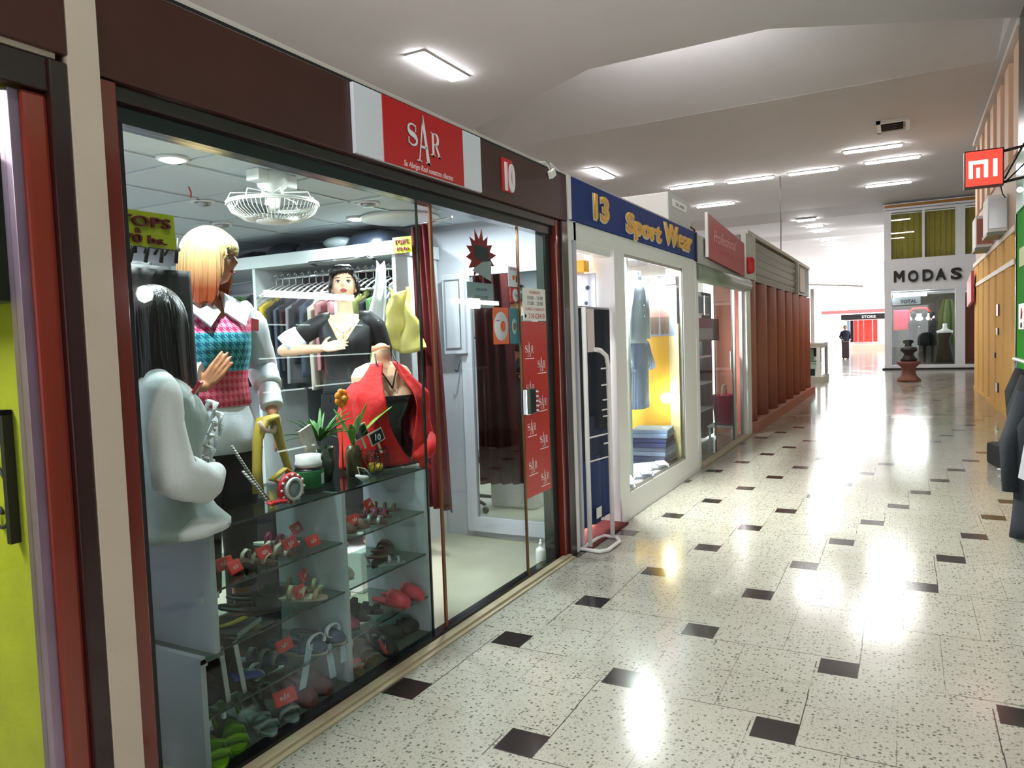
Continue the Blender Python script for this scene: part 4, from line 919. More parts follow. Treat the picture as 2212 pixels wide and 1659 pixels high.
# green shop front
M['green'] = mat('bright_green_panel', (48,170,40), .85, spec=.15, var=.05, vscale=3)
b = MB(); b.box((1.42,11.2,0),(1.60,13.2,3.1)); struct('wall_green', b, M['green'])
b = MB(); b.box((1.42,-5.9,0),(1.60,5.2,3.1)); b.box((1.42,7.3,0),(1.60,11.2,3.1)); b.box((1.42,5.2,2.3),(1.60,7.3,3.1)); b.box((1.42,5.2,0),(1.6,7.3,.1)); struct('wall_opposite', b, mat('dim_warm_shop_wall', (92,84,80), .5, var=.2, vscale=2))
b = MB(); b.box((1.405,13.18,0),(1.44,13.24,3.1)); b.box((1.41,-5.9,3.9),(1.60,13.0,5.8)); struct('trim_10', b, M['blackgloss'])
b = MB(); b.box((1.40,-5.9,3.1),(1.60,13.1,3.9)); struct('trim_11', b, mat('pale_green_glazing', (150,196,176), .15))
t = thing('wall_sticker', 'white sticker with red and black ovals on the green wall', 'sticker', (1.41,12.6,1.4))
b = MB(); b.box((1.412,12.35,1.42),(1.419,12.9,1.78)); b.build('film', M['whiteplas'], t)
b = MB(); b.lathe([(.001,0),(.10,0),(.10,.004),(.001,.004)], (1.407,12.62,1.64), 20, axis='x', sy=.8); b.build('red_oval', M['red'], t)
b = MB(); b.lathe([(.001,0),(.08,0),(.08,.004),(.001,.004)], (1.407,12.62,1.48), 20, axis='x', sy=.5); b.build('dark_oval', M['ink'], t)
t = thing('number_plate', 'small yellow green plate on the green wall near the ceiling of the shop', 'plate', (1.41,12.6,2.3))
b = MB(); b.box((1.41,12.3,2.30),(1.419,12.85,2.56)); b.build('plate', mat('lime_plate', (190,210,70), .5), t)
# red square sign on two arms
t = thing('bracket_sign', 'lit red square sign with white rounded letters on black arms', 'sign', (.85,11.4,3.2))
y = 11.4
b = MB(); b.box((.655,y,3.265),(1.09,y+.14,3.74), bev=.012); b.build('case', mat('dark_red_case', (74,18,20), .4), t)
b = MB(); b.box((.672,y-.004,3.285),(1.073,y+.01,3.722)); b.build('red_face', mat('lit_red_face', (222,64,48), .35, emis=.55), t)
mw = mat('lit_white_letter', (255,250,255), .4, emis=1.0)
b = MB(); y1 = y-.006
def q(x0, z0, x1, z1): b.box((.655+x0*.435,y1-.002,3.265+z0*.46),(.655+x1*.435,y1,3.265+z1*.46), bev=0)
q(.12,.26,.22,.74); q(.12,.64,.60,.74); q(.50,.26,.60,.70); q(.31,.26,.40,.54); q(.73,.26,.83,.74)
b.prism([(.655+.50*.435,y1,3.265+.74*.46),(.655+.58*.435,y1,3.265+.74*.46),(.655+.60*.435,y1,3.265+.70*.46),(.655+.60*.435,y1,3.265+.64*.46)], (0,-.002,0)); b.build('lettering', mw, t)
b = MB()
for z in (3.70,3.31): b.cyl((1.09,y+.07,z),(1.42,y+.07,z+.05),.018,8)
b.cyl((1.10,y+.07,3.35),(1.40,y+.07,3.95),.012,8); b.cyl((1.10,y+.07,3.30),(1.40,y+.07,3.60),.010,8); b.build('arm', M['black'], t)
b = MB(); b.tube([(1.06,y+.07,3.26),(1.08,y+.06,3.16),(1.11,y+.05,3.11)],.007,6); b.build('cable', M['black'], t)
t = thing('wall_light', 'small round light on the black band above the green shop', 'light', (1.38,12.2,3.2))
b = MB(); b.ball((1.345,12.2,3.30),.035,10); b.build('glow', M['lamp'], t)

# ---- showcase opposite shop ten (seen only as a reflection in its glass)
t = thing('opposite_showcase', 'lit grey showcase of small figures reflected in the glass of the clothing shop', 'showcase', (1.5,6.2,.1))
b = MB(); b.box((1.56,5.25,.10),(1.60,7.25,2.3)); b.build('back_panel', mat('showcase_grey', (128,124,130), .5), t)
b = MB()
for z, y0, y1 in ((1.74,5.45,7.0),(1.40,5.35,7.1),(1.06,5.4,7.0),(.44,5.5,6.6)): b.box((1.44,y0,z),(1.56,y1,z+.008))
b.build('glass_shelf', M['glassg'], t)
ml = mat('shelf_edge_light', (240,255,252), .4, emis=7)
for z, y0, y1 in ((1.745,5.5,5.75),(1.745,5.9,6.1),(1.745,6.45,6.98),(1.405,5.37,7.1),(1.065,5.4,6.1),(1.08,6.14,6.97),(.445,5.56,5.95),(.445,6.05,6.5)):
    b = MB(); b.box((1.425,y0,z),(1.44,y1,z+.014)); b.build('lit_edge', ml, t)
for y0, y1 in ((5.48,6.14),(6.18,6.82)):
    b = MB(); b.box((1.40,y0,2.03),(1.44,y1,2.10)); b.build('tube_lamp', mat('showcase_tube', (255,255,255), .4, emis=14), t)
t = thing('opposite_tube_light', 'long tube light reflected beside the starburst sign', 'light', (1.35,9.5,2.09))
b = MB(); b.box((1.33,8.78,2.06),(1.37,10.1,2.12)); b.box((1.37,9.3,2.0),(1.42,9.6,2.15)); b.build('tube', mat('opposite_tube', (255,255,255), .4, emis=12), t)
t = thing('opposite_lamp', 'octagonal white lamp reflected in the glass by the black hair', 'light', (1.38,4.1,2.0))
b = MB(); b.lathe([(.001,0),(.07,0),(.075,.03),(.05,.05),(.001,.05)], (1.35,4.1,2.0), 8, axis='x'); b.build('glow', mat('octagon_glow', (255,255,255), .4, emis=14), t)
rr = random.Random(11); cols = [('beige_figure',(190,166,140)),('pale_figure',(206,214,214)),('teal_figure',(100,150,160)),('red_figure',(190,60,60)),('olive_figure',(120,120,80))]
for n_, c_ in cols: M[n_] = mat(n_, c_, .4)
k = 0
for zi, (z, n) in enumerate(((1.75,6),(1.41,8),(1.07,8),(.45,4))):
    for i in range(n):
        y = 5.55+i*(1.4/n)+rr.uniform(-.03,.03); nm = cols[rr.randrange(5)][0]; h = rr.uniform(.10,.22)
        t = thing('figurine', f'{nm.split("_")[0]} figurine, {["first","second","third","fourth","fifth","sixth","seventh","eighth"][i]} from the near end, {["top","second","third","lowest"][zi]} reflected showcase shelf', 'figurine', (1.50,y,z), 'figurines in the reflected showcase')
        b = MB(); b.lathe([(.001,z),(.035,z),(.03,z+.02),(.012,z+h*.35),(.026,z+h*.55),(.022,z+h*.72),(.009,z+h*.78),(.018,z+h*.9),(.001,z+h)], (1.50,y,0), 10); b.build('body', M[nm], t)

# ---- clothes on a rack at the right edge
M['blackcloth'] = mat('black_jacket_cloth', (9,10,13), .8, bump=.25, bscale=40)
M['darkblue'] = mat('dark_slate_cloth', (13,20,30), .8, bump=.2, bscale=60)
M['greyedge'] = mat('pale_grey_cloth', (196,198,204), .8); M['pinkcloth'] = mat('magenta_lining', (190,44,80), .7)
t = thing('garment_rail', 'low garment rail carrying dark jackets at the right photo edge', 'clothes rack', (.95,6.9,0))
b = MB(); b.cyl((.95,5.4,1.15),(.95,9.0,1.15),.018,10)
for y in (5.5,8.9): b.cyl((.95,y,.03),(.95,y,1.15),.018,10); b.cyl((.80,y,.03),(1.10,y,.03),.016,8)
b.build('frame', M['steel'], t)
def jacket(name, lab, x, y, z, h, w, m_, lining=None, seed=0, grp=None):
    t = thing(name, lab, 'jacket', (x,y,z-h), grp)
    rr = random.Random(seed); ph = rr.random()*6; R_ = []
    for k in range(18):
        v = k/17; zz = z-v*h; hw = w/2*(.25+.75*min(1,(v*4)**.6)) if v < .25 else w/2*(1+.10*math.sin(v*5+ph)*.6); hd = (.05+.10*min(1,v*5))*(1+.5*v)
        R_.append([(x+hw*math.cos(a)*(1+.08*math.sin(5*a+ph+v*3)*v), y+hd*math.sin(a)*(1+.10*math.sin(7*a+ph)*v), zz-.03*abs(math.cos(a))*(k == 0)+(.03*math.sin(3*a+ph) if k == 17 else 0)) for a in [2*PI*j/30 for j in range(30)]])
    b = MB(); b.rings(R_); b.build('body', m_, t)
    for s_ in (-1,1):
        b = MB(); b.tube([(x+s_*w*.36,y,z-.08),(x+s_*w*.50,y-.02,z-h*.4),(x+s_*w*.50,y-.05,z-h*.72)],[.075,.07,.055],12); b.build('sleeve', m_, t)
    if lining:
        b = MB(); b.prism([(x-w*.36,y-.17,z-.10),(x-w*.30,y-.20,z-.12),(x-w*.40,y-.22,z-h*.62),(x-w*.47,y-.20,z-h*.60)], (0,-.01,0)); b.build('pale_edge', M['greyedge'], t)
        b = MB(); b.prism([(x-w*.34,y-.19,z-.3),(x-w*.31,y-.20,z-.3),(x-w*.39,y-.225,z-h*.58),(x-w*.41,y-.22,z-h*.58)], (0,-.012,0)); b.build('pink_lining', M['pinkcloth'], t)
    return t
G = 'dark jackets on the rail at the right edge'
jacket('jacket', 'big dark slate jacket nearest the viewer on the right rail', 1.00,6.15,1.10,1.05,.74,M['darkblue'],True,1,G)
jacket('jacket', 'black jacket second on the right rail with a hanging sleeve', 1.06,6.75,1.17,.80,.66,M['blackcloth'],None,2,G)
jacket('jacket', 'short black jacket farthest along the right rail', 1.08,7.6,1.18,.66,.56,M['blackcloth'],None,3,G)
b = MB(); b.obox((1.0,9.3,.12),(.42,.5,.24),(0,0,.2),bev=.05); tag(b.build('floor_bag', M['blackcloth'], None, (1.0,9.3,0)), 'black bag lying on the floor beyond the jackets at the right', 'bag')
# ---- planter far down the hall
t = thing('stone_planter', 'reddish clay pedestal planter with a dark plant far down the hall', 'planter', (.03,23.5,0))
b = MB(); b.lathe([(.001,0),(.30,0),(.30,.06),(.20,.16),(.17,.28),(.19,.40),(.30,.50),(.30,.56),(.001,.56)], (.03,23.5,0), 8); b.build('pedestal', mat('dull_red_clay', (126,78,66), .7, var=.2, vscale=9), t)
b = MB(); b.lathe([(.001,.56),(.20,.56),(.22,.62),(.14,.70),(.12,.78),(.22,.86),(.20,.94),(.09,.97),(.001,.97)], (.03,23.5,0), 14); b.build('dark_urn', mat('dark_urn_glaze', (32,26,26), .5), t)
# ---- mannequins in the far facade window and people-like busts
for k, (x, y, h, lab) in enumerate(((-.42,31.2,1.5,'dark cloth figure at the left edge of the facade window'),(.20,30.9,1.9,'black dressed figure left of centre in the facade window'),(.55,30.9,1.9,'black dressed figure at the centre of the facade window'),(.80,31.0,1.9,'black dressed figure right of centre in the facade window'))):
    t = thing('mannequin', lab, 'mannequin', (x,y,.16), 'black dressed figures in the facade window')
    b = MB(); b.rings([[(x+r*math.cos(a),y+r*.6*math.sin(a),z) for a in [2*PI*j/14 for j in range(14)]] for z, r in ((.2,.04),(.8,.05),(.85,.16),(1.1,.15),(1.35,.12),(1.6,.19),(1.72,.16),(1.78,.05),(1.84,.05),(1.9,.10),(2.0,.10),(2.08,.04))]); b.build('dressed_body', M['blackcloth'], t)
t = thing('display_bust', 'pale bust in a dark dress at the right of the facade window', 'bust', (1.18,30.8,.2))
b = MB(); b.rings([[(1.18+r*math.cos(a),30.8+r*.6*math.sin(a),z) for a in [2*PI*j/16 for j in range(16)]] for z, r in ((1.0,.10),(1.22,.24),(1.34,.26),(1.40,.10),(1.46,.07),(1.60,.07))]); b.build('torso', M['white'], t)
b = MB(); b.rings([[(1.18+r*math.cos(a),30.8+r*.66*math.sin(a),z) for a in [2*PI*j/16 for j in range(16)]] for z, r in ((.2,.3),(.7,.22),(1.0,.17),(1.26,.25),(1.27,.24))]); b.build('dress', M['blackcloth'], t)
t = thing('hanging_dress', 'long olive green dress hanging behind the pale bust', 'dress', (1.3,31.6,.8))
b = MB(); cloth(b, (1.3,31.6,2.5), .6, 1.7, VX, .1, 4, seed=3, top=.5); b.build('cloth', mat('olive_dress_cloth', (78,88,44), .7), t)
t = thing('brown_door', 'reddish brown door inside the narrow right bay of the white facade', 'door', (2.0,30.6,.16))
b = MB(); b.box((1.8,30.8,.16),(2.6,30.85,2.5)); b.build('leaf', M['redwood'], t)
# ---------------------------------------------------------------- mannequins
M['skin'] = mat('mannequin_skin', (196,132,96), .38, spec=.5, var=.04, vscale=9)
M['skinlight'] = mat('pale_mannequin_skin', (232,184,150), .36, spec=.5)
M['lips'] = mat('lip_paint', (176,60,66), .3); M['lash'] = mat('dark_lash_paint', (30,22,24), .5); M['eyewhite'] = mat('eye_white', (236,232,226), .2)
M['nail'] = mat('pale_nail', (240,200,180), .25)
def ell(cx, cy, cz, rx, ry, n=24, e=2.2, bust=0.):
    out = []
    for k in range(n):
        a = 2*PI*k/n; c, s_ = math.cos(a), math.sin(a)
        x = math.copysign(abs(c)**(2/e), c)*rx; y = math.copysign(abs(s_)**(2/e), s_)*ry
        out.append((cx+x, cy+y, cz))
    return out
def head_surface(n=40, m=34):
    """face towards -y, chin at z=0, crown at z=.225"""
    R_ = []
    for i in range(m+1):
        v = i/m; ph = -PI/2+PI*v; cz_, sz_ = max(.02, math.cos(ph)), math.sin(ph); ring = []
        for k in range(n):
            a = 2*PI*k/n; x = math.cos(a)*cz_; y = math.sin(a)*cz_; z = sz_
            front = max(0, -y)
            w = .074*(1-.30*max(0, -z)**1.3); d = .092
            X, Y, Z = x*w, y*d, .118+z*.112
            if y > 0: Y += .012*(z+.4); 
            if y > 0 and z < -.2: Y *= 1-.35*(-z-.2)
            if z < -.25: Y -= .014*(-z-.25)*1.6
            g = lambda cx, cz0, sx, sz0: math.exp(-((X-cx)/sx)**2-((Z-cz0)/sz0)**2) if y < .1 else 0
            Y -= .020*g(0,.098,.011,.020)+.010*g(0,.118,.008,.026)      # nose
            Y += .010*(g(.031,.122,.018,.013)+g(-.031,.122,.018,.013))  # eye sockets
            Y -= .004*(g(.032,.142,.024,.008)+g(-.032,.142,.024,.008))  # brow
            Y -= .007*g(0,.062,.022,.012)                                # mouth
            Y -= .008*g(0,.020,.020,.016)                                # chin
            Y -= .005*(g(.043,.085,.018,.020)+g(-.043,.085,.018,.020))  # cheeks
            ring.append((X, Y, Z))
        R_.append(ring)
    return R_
def hand(mb, w, d, nrm, side=1, curl=.35, spread=.06, L=.175):
    """wrist w, pointing direction d, back-of-hand normal nrm; thumb on the given side"""
    w, d, nrm = Vector(w), Vector(d).normalized(), Vector(nrm); nrm = (nrm-d*nrm.dot(d)).normalized(); s_ = d.cross(nrm)*side
    P = L*.50
    for q in (-.026,-.009,.009,.026): mb.limb([w, w+d*P*.5+s_*q*.8, w+d*P+s_*q], [.013,.0125,.0105], 8)
    for q, l in ((.027,.070),(.009,.080),(-.009,.075),(-.026,.058)):
        k0 = w+d*P+s_*q; dd = (d+s_*(q*spread*18)).normalized(); a = curl
        p1 = k0+(dd*math.cos(a*.6)-nrm*math.sin(a*.6))*l*.45; p2 = p1+(dd*math.cos(a*1.3)-nrm*math.sin(a*1.3))*l*.32; p3 = p2+(dd*math.cos(a*1.9)-nrm*math.sin(a*1.9))*l*.26
        mb.limb([k0, p1, p2, p3], [.0088,.0080,.0072,.0060], 8)
    t0 = w+d*P*.22+s_*.026; t1 = t0+(d*.62+s_*.75-nrm*.1).normalized()*.036; t2 = t1+(d*.85+s_*.4-nrm*.25).normalized()*.032
    mb.limb([t0, t1, t2], [.0115,.0095,.0070], 8)
def body(name, lab, loc, front, arms, skin, head=None, legs=True, grp=None, scale=1., neck_top=None, torso_only=False, zcut=None):
    """front: direction angle of the chest in degrees; arms: list of (side, elbow, wrist, hand dir, hand normal)"""
    t = thing(name, lab, 'mannequin', loc, grp, math.radians(front)+PI/2); t.scale = (scale,)*3
    b = MB()
    T_ = [(.80,.150,.105,.01),(.86,.165,.112,.01),(.93,.168,.112,.01),(1.0,.145,.098,0),(1.08,.118,.084,0),(1.16,.128,.090,0),(1.24,.142,.102,-.005),(1.31,.150,.104,-.002),(1.38,.158,.092,.004),(1.42,.135,.072,.008),(1.445,.075,.052,.010)]
    if zcut: T_ = [q for q in T_ if q[0] >= zcut]
    b.rings([ell(0, o_, z, rx, ry) for z, rx, ry, o_ in T_])
    for s_ in (-1,1): b.ball((s_*.066,-.080,1.262), (.062,.060,.062), 16)
    b.limb([(0,.014,1.40),(0,.006,1.47),(0,-.004,1.535 if neck_top is None else neck_top)], [.058,.048,.046], 16)
    for sd, el, wr, hd, hn in arms:
        sh = Vector((sd*.165,.008,1.385))
        b.limb([(sd*.11,.01,1.40), sh, Vector(sh).lerp(Vector(el),.5), el], [.052,.052,.042,.036], 12)
        b.limb([el, Vector(el).lerp(Vector(wr),.35), wr], [.037,.036,.025], 12)
        hand(b, wr, hd, hn, side=sd, curl=.16)
    if legs:
        for s_ in (-1,1):
            b.limb([(s_*.080,.01,.86),(s_*.085,0,.66),(s_*.080,.0,.47)], [.088,.072,.050], 14)
            b.limb([(s_*.080,0,.47),(s_*.082,.015,.33),(s_*.080,.01,.09)], [.050,.051,.032], 12)
            b.limb([(s_*.080,.02,.05),(s_*.082,-.10,.025)], [.035,.022], 10)
    hm = None
    if head:
        hm = Matrix.Translation((0,-.004,1.505)) @ Euler((math.radians(-head[1]), 0, math.radians(head[0]))).to_matrix().to_4x4() @ Matrix.Translation((0,-.012,.0))
        hb = MB(); hb.rings(head_surface()); 
        for s_ in (-1,1): hb.ball((s_*.073,.012,.105), (.010,.018,.028), 10)
        b.add(hb, hm)
    o = b.build('body', skin, t, world=False)
    r = o.modifiers.new('remesh', 'REMESH'); r.mode = 'VOXEL'; r.voxel_size = .0048; r.use_smooth_shade = True
    sm = o.modifiers.new('smooth', 'SMOOTH'); sm.factor = .5; sm.iterations = 2
    if head:
        def sub(nm, bb, m_): c = bb.build(nm, m_, o, world=False); c.matrix_local = hm; return c
        e = MB()
        for s_ in (-1,1): e.ball((s_*.031,-.0765,.121), (.0155,.008,.0075), 12)
        sub('eye', e, M['eyewhite'])
        e = MB()
        for s_ in (-1,1): e.ball((s_*.031,-.0815,.1215), (.0072,.005,.0072), 10)
        sub('iris', e, M['lash'])
        e = MB()
        for s_ in (-1,1): e.tube([(s_*(.031+dx),-.0855+abs(dx)*.25,.1275-dx*dx*18) for dx in (-.018,-.009,0,.009,.020)], [.0012,.0026,.0030,.0028,.0012], 6)
        sub('eyelash', e, M['lash'])
        e = MB()
        for s_ in (-1,1): e.tube([(s_*(.032+dx),-.0895+abs(dx)*.30,.146-dx*dx*14) for dx in (-.02,-.008,.006,.022)], [.0012,.0024,.0024,.001], 6)
        sub('eyebrow', e, M['lash'])
        e = MB(); e.tube([(x,-.0955+abs(x)*.5,.0665+.0018*math.cos(x*160)) for x in (-.021,-.012,-.004,.004,.012,.021)], [.001,.0042,.0048,.0048,.0042,.001], 8)
        e.tube([(x,-.0955+abs(x)*.5,.0585+.06*abs(x)) for x in (-.019,-.010,0,.010,.019)], [.001,.0046,.0058,.0046,.001], 8); sub('lips', e, M['lips'])
    return t, o, hm
def on_head(nm, bb, m_, root, hm):
    c = bb.build(nm, m_, root, world=False); c.matrix_local = hm; return c
def hairmat(name, top, low, z0, z1):
    m = mat(name, top, .35, spec=.4); nt = m.node_tree; N = nt.nodes; L = nt.links
    sx = N.new('ShaderNodeSeparateXYZ'); L.new(N['Texture Coordinate'].outputs['Object'], sx.inputs[0])
    mr = N.new('ShaderNodeMapRange'); mr.inputs[1].default_value = z0; mr.inputs[2].default_value = z1; L.new(sx.outputs[2], mr.inputs[0])
    w = N.new('ShaderNodeTexNoise'); w.inputs['Scale'].default_value = 60; mp = N['Mapping']; mp.inputs['Scale'].default_value = (1.6,1.6,.06); L.new(mp.outputs[0], w.inputs[0])
    mx = N.new('ShaderNodeMix'); mx.data_type = 'RGBA'; L.new(mr.outputs[0], mx.inputs[0]); mx.inputs[6].default_value = rgb(*low); mx.inputs[7].default_value = rgb(*top)
    m2 = N.new('ShaderNodeMix'); m2.data_type = 'RGBA'; m2.blend_type = 'MULTIPLY'; m2.inputs[0].default_value = .55; L.new(mx.outputs[2], m2.inputs[6]); L.new(w.outputs['Color'], m2.inputs[7])
    hs = N.new('ShaderNodeMix'); hs.data_type = 'RGBA'; hs.inputs[0].default_value = .55; L.new(m2.outputs[2], hs.inputs[6]); L.new(mx.outputs[2], hs.inputs[7]); L.new(hs.outputs[2], N['Principled BSDF'].inputs['Base Color'])
    bp = N.new('ShaderNodeBump'); bp.inputs['Strength'].default_value = .6; bp.inputs['Distance'].default_value = .004; L.new(w.outputs[0], bp.inputs['Height']); L.new(bp.outputs[0], N['Principled BSDF'].inputs['Normal'])
    return m
def hair_shell(mb, length, open_deg, vol=.016, tip=.0, seed=0, n=64, m=20, fringe=None, flare=.0, thick=.006, locks=110):
    """cap of hair over the head frame: falls from the crown to z=-length except across the face opening"""
    rr = random.Random(seed); ph = [rr.random()*6 for _ in range(4)]
    def f(u, v):
        a = PI*2*u; ax_ = -PI/2+a   # a=0 at the face
        fa = min(a, 2*PI-a); o_ = math.radians(open_deg)
        low = -length if fa > o_ else None
        k = min(1, max(0, (fa-o_*.55)/(o_*.45)))
        zlow = (.150 if fringe is None else fringe)*(1-k)+(-length)*k if fa < o_ else -length
        zlow += .008*math.sin(a*17+ph[0])+.005*math.sin(a*41+ph[1])
        top = .118+.112+vol*.8
        if v < .45:
            q = v/.45; phi = PI/2*q
            zc = .118+(.112+vol*.8)*math.cos(phi); zc = max(zc, zlow); r_ = math.sin(phi)
        else:
            q = (v-.45)/.55; zc = .118+(zlow-.118)*q if zlow < .118 else max(zlow, .118); r_ = 1.0
            if zlow >= .118: r_ = 1.0
        if zc < .118: r_ = 1+flare*(.118-zc)/.2-(.25*max(0,(.03-zc))/.2 if flare <= 0 else 0)
        else: r_ = math.sqrt(max(0.0004, 1-((zc-.118)/(.112+vol*.8))**2))
        w_ = 1+.03*math.sin(a*13+ph[2]+v*2)+.018*math.sin(a*37+ph[3])
        return (math.cos(ax_)*(.074+vol)*r_*w_, math.sin(ax_)*(.092+vol)*r_*w_+.004, zc)
    mb.grid(f, n, m, thick=thick)
    for k in range(locks):
        u = rr.random(); fa = min(u, 1-u)*2*PI; v0 = rr.uniform(.02,.35); du = rr.uniform(-.02,.02); out = rr.uniform(1.0,1.045)
        P = []
        for q in range(9):
            v = v0+(1.0-v0)*q/8; p = Vector(f((u+du*q/8) % 1.0, min(1, v))); c = Vector((0,.004,p.z)); P.append(c+(p-c)*out*(1+.012*math.sin(q*1.3+k))+Vector((0,0,-.006*rr.random()*(q == 8))))
        if (P[0]-P[-1]).length > .03: mb.tube(P, [.002,.005,.0065,.007,.007,.0065,.006,.0045,.001], 6, flat=.6)
    return mb

# ---- blonde mannequin in the houndstooth vest
A1 = [(-1, (-.275,.03,1.15), (-.125,-.175,1.09), (.62,-.12,.72), (-.2,-1,.2)), (1, (.245,.05,1.14), (.215,-.10,.95), (.02,-.18,-1), (.9,-.4,0))]
bl, blb, hm = body('mannequin', 'blonde mannequin in a pink and teal houndstooth vest over a white shirt', (-2.70,2.27,.235), -14, A1, M['skin'], head=(50, -2), scale=1.03)
b = MB(); hair_shell(b, .085, 72, .024, seed=3, fringe=.150, flare=.14); on_head('hair', b, hairmat('blonde_hair', (206,174,120), (134,58,28), -.02, .16), bl, hm)
b = MB()
for k in range(26):
    a = -1.25+k*.10; rr = random.Random(k); x = math.sin(a)*.088; y = -math.cos(a)*.106
    b.tube([(x*.75,y*.72,.215),(x*.98,y*.96,.185),(x*1.02,y*1.02,.160),(x*1.0,y*1.0,.138+rr.uniform(-.008,.006))],[.007,.010,.009,.003],6)
on_head('fringe', b, hairmat('pale_blonde_fringe', (246,228,170), (222,190,120), .10, .2), bl, hm)
def houndstooth():
    m = mat('houndstooth_knit', (220,90,130), .9); nt = m.node_tree; N = nt.nodes; L = nt.links; tc = N['Texture Coordinate']
    sx = N.new('ShaderNodeSeparateXYZ'); L.new(tc.outputs['Object'], sx.inputs[0])
    def mt(op, a, b=None):
        n = N.new('ShaderNodeMath'); n.operation = op
        for i, v in enumerate((a, b)):
            if v is None: continue
            if isinstance(v, (int, float)): n.inputs[i].default_value = v
            else: L.new(v, n.inputs[i])
        return n.outputs[0]
    S_ = 32.0
    # wrap-around coordinate: angle around the body, so the check follows the cloth
    at = mt('MULTIPLY', mt('ARCTAN2', sx.outputs[0], mt('MULTIPLY', sx.outputs[1], -1)), .16)
    u = mt('MULTIPLY', at, S_); v = mt('MULTIPLY', sx.outputs[2], S_)
    fu = mt('FRACT', mt('ADD', u, 100)); fv = mt('FRACT', v)
    a = mt('GREATER_THAN', fu, .5); bq = mt('GREATER_THAN', fv, .5)
    diag = mt('GREATER_THAN', mt('FRACT', mt('MULTIPLY', mt('ADD', fu, fv), 2)), .5)
    same = mt('MULTIPLY', a, bq); xor = mt('SUBTRACT', mt('MAXIMUM', a, bq), same)
    ck = mt('ADD', same, mt('MULTIPLY', xor, diag))
    def stripe(d, l):
        mx = N.new('ShaderNodeMix'); mx.data_type = 'RGBA'; L.new(ck, mx.inputs[0]); mx.inputs[6].default_value = rgb(*d); mx.inputs[7].default_value = rgb(*l); return mx.outputs[2]
    pink = stripe((206,52,108), (244,158,184)); teal = stripe((16,108,130), (92,190,206)); rose = stripe((206,48,86), (240,120,140))
    t1 = mt('LESS_THAN', sx.outputs[2], 1.305); t2 = mt('LESS_THAN', sx.outputs[2], 1.145)
    m1 = N.new('ShaderNodeMix'); m1.data_type = 'RGBA'; L.new(t1, m1.inputs[0]); L.new(pink, m1.inputs[6]); L.new(teal, m1.inputs[7])
    m2 = N.new('ShaderNodeMix'); m2.data_type = 'RGBA'; L.new(t2, m2.inputs[0]); L.new(m1.outputs[2], m2.inputs[6]); L.new(rose, m2.inputs[7])
    L.new(m2.outputs[2], N['Principled BSDF'].inputs['Base Color'])
    bp = N.new('ShaderNodeBump'); bp.inputs['Strength'].default_value = .4; bp.inputs['Distance'].default_value = .003; L.new(ck, bp.inputs['Height']); L.new(bp.outputs[0], N['Principled BSDF'].inputs['Normal'])
    return m
def garment(mb, prof, n=44, bustz=1.27, bust=.045, wr=.012, seed=0, vneck=0., vw=.085, vbase=1.22):
    """closed shell round the torso, prof rows: z, rx, ry, y offset; vneck drops the front neckline"""
    R_ = []; rr = random.Random(seed); ph = rr.random()*6; ztop = prof[-1][0]
    def at(z):
        z = max(prof[0][0], min(ztop, z))
        for p, q in zip(prof, prof[1:]):
            if z <= q[0]:
                f = (z-p[0])/max(1e-6, q[0]-p[0]); return [p[i]+(q[i]-p[i])*f for i in (1,2,3)]
        return prof[-1][1:]
    for z, rx, ry, o_ in prof:
        ring = []
        for k in range(n):
            a = 2*PI*k/n; c, s_ = math.cos(a), math.sin(a)
            x = math.copysign(abs(c)**.9, c)*rx; zz = z; R1, o1 = ry, o_
            if vneck and s_ < 0 and z > vbase:
                zz = z-vneck*max(0, 1-abs(x)/vw)*(z-vbase)/(ztop-vbase)
                q = at(zz); rr_ = min(1, abs(x)/max(q[0], 1e-3)); sy = math.sqrt(max(0, 1-rr_*rr_)); R1, o1 = q[1], q[2]
                y = -sy*R1+o1
            else: y = math.copysign(abs(s_)**.9, s_)*R1+o1
            if s_ < 0: y -= bust*math.exp(-((zz-bustz)/.075)**2)*(math.exp(-((x-.070)/.072)**2)+math.exp(-((x+.070)/.072)**2))*.92
            f_ = 1+wr*math.sin(7*a+ph+z*9)+wr*.6*math.sin(13*a+z*21)
            ring.append((x*f_, y*f_, zz))
        R_.append(ring)
    mb.rings(R_, cap=False); return mb
vest = [(.995,.150,.118,0),(1.0,.156,.122,0),(1.05,.150,.118,0),(1.10,.146,.115,0),(1.16,.150,.118,0),(1.22,.160,.122,0),(1.28,.168,.124,0),(1.34,.174,.118,0),(1.39,.176,.104,.004),(1.425,.150,.084,.008),(1.44,.105,.066,.01)]
b = MB(); garment(b, vest, bust=.050, wr=.006, vneck=.08, vw=.09); o = b.build('knit_vest', houndstooth(), bl, world=False); sd = o.modifiers.new('solid', 'SOLIDIFY'); sd.thickness = .008
b = MB(); garment(b, [(.80,.195,.145,.0),(.86,.188,.140,0),(.93,.172,.130,0),(1.0,.150,.112,0),(1.04,.140,.106,0)], bust=0, wr=.03, seed=2); o = b.build('shirt_hem', M['whiteshirt'], bl, world=False); sd = o.modifiers.new('solid', 'SOLIDIFY'); sd.thickness = .004
def sleeve(mb, pts, rs, wr=.10, n=22, seed=0):
    rr = random.Random(seed); pts = [Vector(p) for p in pts]; P, Q = [], []
    for (a, b_), (ra, rb) in zip(zip(pts, pts[1:]), zip(rs, rs[1:])):
        for k in range(5): P.append(a.lerp(b_, k/5)); Q.append((ra+(rb-ra)*k/5)*(1+rr.uniform(-wr, wr)*.5))
    P.append(pts[-1]); Q.append(rs[-1]); mb.tube(P, Q, n); return mb
